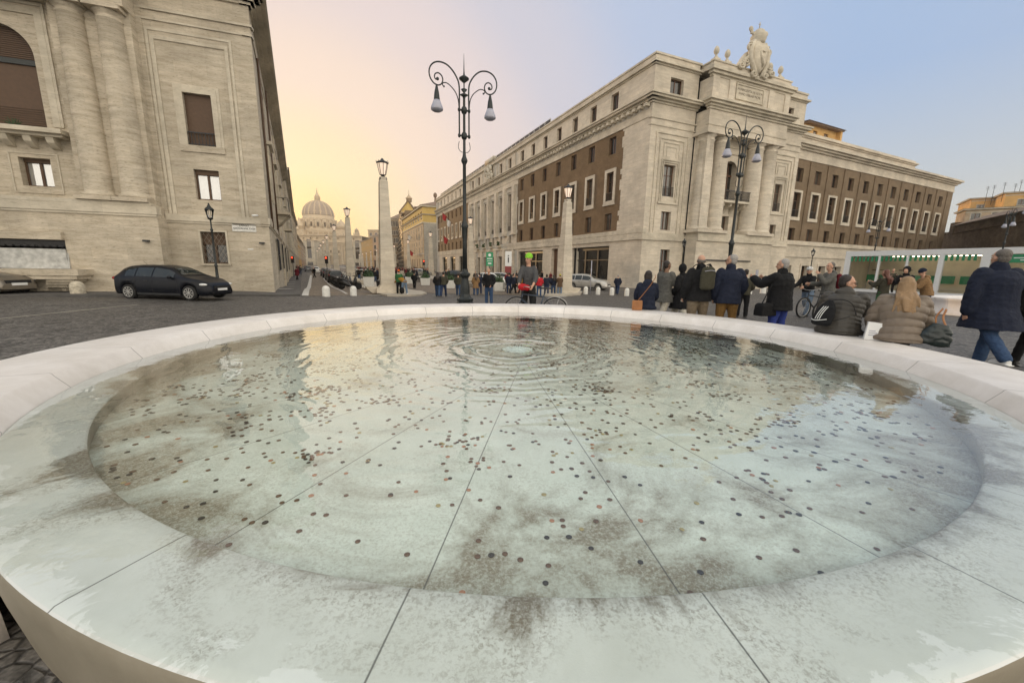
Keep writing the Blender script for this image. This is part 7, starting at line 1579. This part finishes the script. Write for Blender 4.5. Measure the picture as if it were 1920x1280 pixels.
car('white car left of the tourist group behind the barrier', at(898, 50), -.45, 'white', 4.1, 1.75, 1.48, 'hatch'); car('second white car behind the man in the black jacket', at(922, 52), -.5, 'silver', 4.1, 1.75, 1.5, 'hatch')
car('dark car standing behind the strolling couple', at(838, 62), -.4, 'black', 4.2, 1.8, 1.55, 'suv'); car('pale car among the distant crowd before the yellow house', at(773, 82), -.3, 'silver', 4.2, 1.8, 1.5, 'hatch'); car('light car right of the second lamp column', at(668, 62), -.35, 'silver', 4.2, 1.8, 1.45, 'hatch')
# the row parked along the street, tails towards us
for px, Y, cl, kd_, lb in ((628, 46, 'black', 'hatch', 'nearest dark parked car behind the scooters, pale sky mirrored in its roof'), (621.5, 53, 'grey', 'suv', 'second dark car of the parked row in the street'), (615, 61, 'black', 'wagon', 'third dark car of the parked row in the street'), (610, 70, 'grey', 'hatch', 'fourth car of the parked row in the street'), (592, 88, 'white', 'suv', 'white van-like car driving in the street beyond the parked row'), (577, 105, 'grey', 'hatch', 'grey car far down the street at the left kerb')):
    car(lb, at_(px, Y), atan2(sdir.y, sdir.x), cl, 4.2, 1.75, 1.48, kd_, 'cars parked down the street')
# ---- scooters, side by side at an angle
def scooter(label, loc, rz, col):
    r = thing('scooter', label, 'scooter', loc, rz, 'parked scooters and motorbikes')
    for wx in (.25, 1.5):
        bm = B(); R_ = .28
        loft(bm, [[(wx + q * cos(2 * pi * i / 20), y_, R_ + q * sin(2 * pi * i / 20)) for i in range(20)] for q, y_ in ((.16, -.05), (.25, -.06), (.28, 0), (.25, .06), (.16, .05))], sm=True); w_ = obj('wheel', bm, T['tyre'], r); bm = B()
        for k in range(5): a = 2 * pi * k / 5; tube(bm, [(wx, 0, R_), (wx + .17 * cos(a), 0, R_ + .17 * sin(a))], .02, 5)
        obj('wheel_rim', bm, T['rim'], w_)
    bm = B(); loft(bm, [[(x, y, z) for y, z in ((-w2, z0), (w2, z0), (w2 * 1.1, (z0 + z1) / 2), (w2 * .7, z1), (-w2 * .7, z1), (-w2 * 1.1, (z0 + z1) / 2))] for x, w2, z0, z1 in ((-.05, .06, .62, .74), (.15, .15, .50, .80), (.5, .18, .32, .80), (.8, .16, .22, .60), (.95, .16, .22, .34), (1.15, .18, .24, .36), (1.22, .2, .3, .85), (1.32, .17, .35, 1.02), (1.42, .06, .6, .95))], sm=True)
    loft(bm, [[(x, y, z) for y, z in ((-.07, z0), (.07, z0), (.05, z0 + .05), (-.05, z0 + .05))] for x, z0 in ((1.2, .50), (1.4, .60), (1.62, .58), (1.78, .42))]); obj('body', bm, CP[col], r, smooth=False)
    bm = B(); loft(bm, [[(x, y, z) for y, z in ((-w2, z0), (w2, z0), (w2 * .85, z1), (-w2 * .85, z1))] for x, w2, z0, z1 in ((-.02, .10, .76, .86), (.2, .16, .79, .90), (.5, .15, .79, .84), (.82, .10, .62, .70))]); obj('seat', bm, T['black'], r)
    bm = B(); tube(bm, [(1.5, 0, .28), (1.3, 0, .95), (1.26, 0, 1.06)], .03, 6); tube(bm, spl([(1.16, -.36, 1.04), (1.28, -.2, 1.08), (1.28, .2, 1.08), (1.16, .36, 1.04)]), .018, 6)
    for s in (-1, 1): tube(bm, [(1.26, s * .22, 1.08), (1.3, s * .34, 1.28)], .008, 5); ell(bm, (1.3, s * .36, 1.3), (.02, .08, .05), seg=8, rn=6)
    tube(bm, [(.6, .1, .25), (.7, .3, .02)], .015, 5); tube(bm, [(.1, -.16, .3), (.55, -.16, .26)], .05, 8); obj('handlebar', bm, T['iron'], r)
    bm = B(); ell(bm, (1.44, 0, .88), (.05, .09, .07), seg=10, rn=6); obj('headlight', bm, T['headl'], r)
    bm = B(); loft(bm, [[(1.38 + .0, y * (1 - .3 * t), 1.02 + .34 * t) for y in (-.2, -.1, .1, .2)] for t in (0, .5, 1)], caps=False, closed=False); obj('windshield', bm, T['clear'], r)
    return r
sc0 = scooter('nearest dark scooter of the parked row, front wheel towards the pavement', gp(634, 543) + Vector((0, 0, .02)), radians(12), 'black'); snap(sc0)
s2 = scooter('silver and blue scooter second in the parked row', gp(628, 539.5) + Vector((0, 0, .02)), radians(16), 'grey'); snap(s2)
for i, (px, py, q) in enumerate(((624, 537, 0), (621, 534.5, 1), (618.5, 532.2, 0), (616.5, 530.2, 1), (615, 528.5, 0), (613.5, 527, 0), (612, 525.6, 1))):
    dupt((sc0, s2)[q], gp(px, py) + Vector((0, 0, .02)), radians(12 + 4 * (i % 3)), ['third', 'fourth', 'fifth', 'sixth', 'seventh', 'eighth', 'farthest'][i] + ' scooter of the parked row, counted from the square', sc=1.02)
# ---- bicycles
def bike(label, loc, rz, col, fat=.018, rack=True, drop=0):
    r = thing('bicycle', label, 'bicycle', loc, rz); R_ = .345; A_, B_ = (0, R_), (1.06, R_)
    for nm, (wx, wz) in (('wheel', A_), ('wheel', B_)):
        bm = B(); tube(bm, [(wx + R_ * cos(2 * pi * i / 40), 0, wz + R_ * sin(2 * pi * i / 40)) for i in range(41)], fat, 7); w_ = obj(nm, bm, T['tyre'], r)
        bm = B(); tube(bm, [(wx + (R_ - fat * 1.4) * cos(2 * pi * i / 40), 0, wz + (R_ - fat * 1.4) * sin(2 * pi * i / 40)) for i in range(41)], .008, 6)
        for k in range(20): a = 2 * pi * k / 20; tube(bm, [(wx, .02 * (-1) ** k, wz), (wx + (R_ - .03) * cos(a), 0, wz + (R_ - .03) * sin(a))], .0022, 4)
        tube(bm, [(wx, -.05, wz), (wx, .05, wz)], .018, 8); obj('rim', bm, T['rim'], w_)
    bb_ = (.45, .28); st_ = (.30, .80); hd0, hd1 = (.90, .78), (.93, .64); bm = B()
    for a, b, q in ((bb_, st_, .021), (st_, (.26, .93), .015), (bb_, hd1, .024), ((.335, .72), hd0, .020), (bb_, A_, .010), ((.315, .74), A_, .009), (hd0, hd1, .02), (hd0, (.885, .95), .013)): tube(bm, [(a[0], 0, a[1]), (b[0], 0, b[1])], q, 8)
    tube(bm, spl([(.93, 0, .64), (.99, 0, .5), (1.06, 0, R_)]), .013, 7); obj('frame', bm, col, r)
    bm = B(); tube(bm, spl([(.70, -.30, .98), (.82, -.26, 1.0), (.90, -.1, .96), (.90, .1, .96), (.82, .26, 1.0), (.70, .30, .98)]), .012, 6); obj('handlebar', bm, T['rim'], r)
    bm = B(); loft(bm, [[(x, y, z) for y, z in ((-w2, .93), (w2, .93), (w2 * .9, .975), (-w2 * .9, .975))] for x, w2 in ((.12, .09), (.22, .085), (.32, .04), (.42, .02))]); obj('saddle', bm, T['black'], r)
    bm = B(); tube(bm, [(bb_[0] + .09 * cos(2 * pi * i / 20), .05, bb_[1] + .09 * sin(2 * pi * i / 20)) for i in range(21)], .006, 5)
    for s in (-1, 1): tube(bm, [(bb_[0], s * .05, bb_[1]), (bb_[0] + s * .12, s * .08, bb_[1] - s * .12)], .010, 5); bx(bm, bb_[0] + s * .12 - .05, bb_[0] + s * .12 + .05, s * .08 - .01, s * .08 + .09 * s if s > 0 else -.08, bb_[1] - s * .12 - .012, bb_[1] - s * .12 + .012) if s > 0 else None
    obj('pedals', bm, T['iron'], r)
    if rack:
        bm = B()
        for s in (-.05, .05): tube(bm, [(.24, s, .72), (-.28, s, .74)], .007, 5); tube(bm, [(0, s * 1.3, R_), (-.12, s, .73)], .006, 5)
        for k in range(4): tube(bm, [(-.22 + .12 * k, -.05, .735), (-.22 + .12 * k, .05, .735)], .005, 4)
        tube(bm, spl([(-.36, 0, .40), (-.27, 0, .62), (-.0, 0, .725), (.22, 0, .66)]), .014, 5); obj('luggage_rack', bm, T['rim'], r)
    return r
p = Vector((1.17, 10.85, g(1.2, 10.85))); bike('grey city bicycle with luggage rack standing behind the far fountain rim', p, pi - .06, flat('bike_grey_blue', (.06, .075, .10), .35, .4))
bm = B(); ell(bm, (0, 0, 0), (.17, .13, .13)); ell(bm, (.17, .04, -.03), (.12, .11, .12)); extra('handlebar_bag', 'bright red bag carried on the front of the city bicycle', 'bag', bm, FB['red'], Matrix.Translation((.26, 10.83, .95)) @ Matrix.Scale(.75, 4), blobv=.012, wrk=.02)
bike('black mountain bicycle under the man with the white helmet', Vector((11.25, 14.2, g(11, 14.2))), pi + .35, T['iron'], .030, False)
bike('second black bicycle behind the man in the grey hooded jacket', Vector((10.6, 12.3, g(10.6, 12.3))), pi + .2, T['iron'], .028, False)
bm = B(); tube(bm, [(2.1, 2.0, 3.02), (7.8, 2.0, 3.02)], .02, 6)
T['kl'] = M_('kiosk_lamp')[0]; _b = T['kl'].node_tree.nodes['Principled BSDF']; _b.inputs['Emission Color'].default_value = (1, .85, .6, 1); _b.inputs['Emission Strength'].default_value = 14
for k in range(2): tube(bm, [(8.9 + 4.2 * k, 2.0, 3.02), (12.1 + 4.2 * k, 2.0, 3.02)], .02, 6)
obj('ceiling_lamp', bm, T['kl'], ki)
finalize()
# ---- the hazy evening air
hz_ = bpy.data.materials.new('evening_haze'); hz_.use_nodes = True; t = hz_.node_tree; t.nodes.clear(); o = nd(t, 'ShaderNodeOutputMaterial'); v = nd(t, 'ShaderNodeVolumePrincipled')
v.inputs['Color'].default_value = (1, .93, .80, 1); v.inputs['Density'].default_value = .00034; v.inputs['Anisotropy'].default_value = .45; t.links.new(v.outputs[0], o.inputs['Volume'])
bm = B(); bx(bm, -1002, 1002, -302, 1202, -3, 160); tag(obj('haze', bm, hz_), kind='stuff')
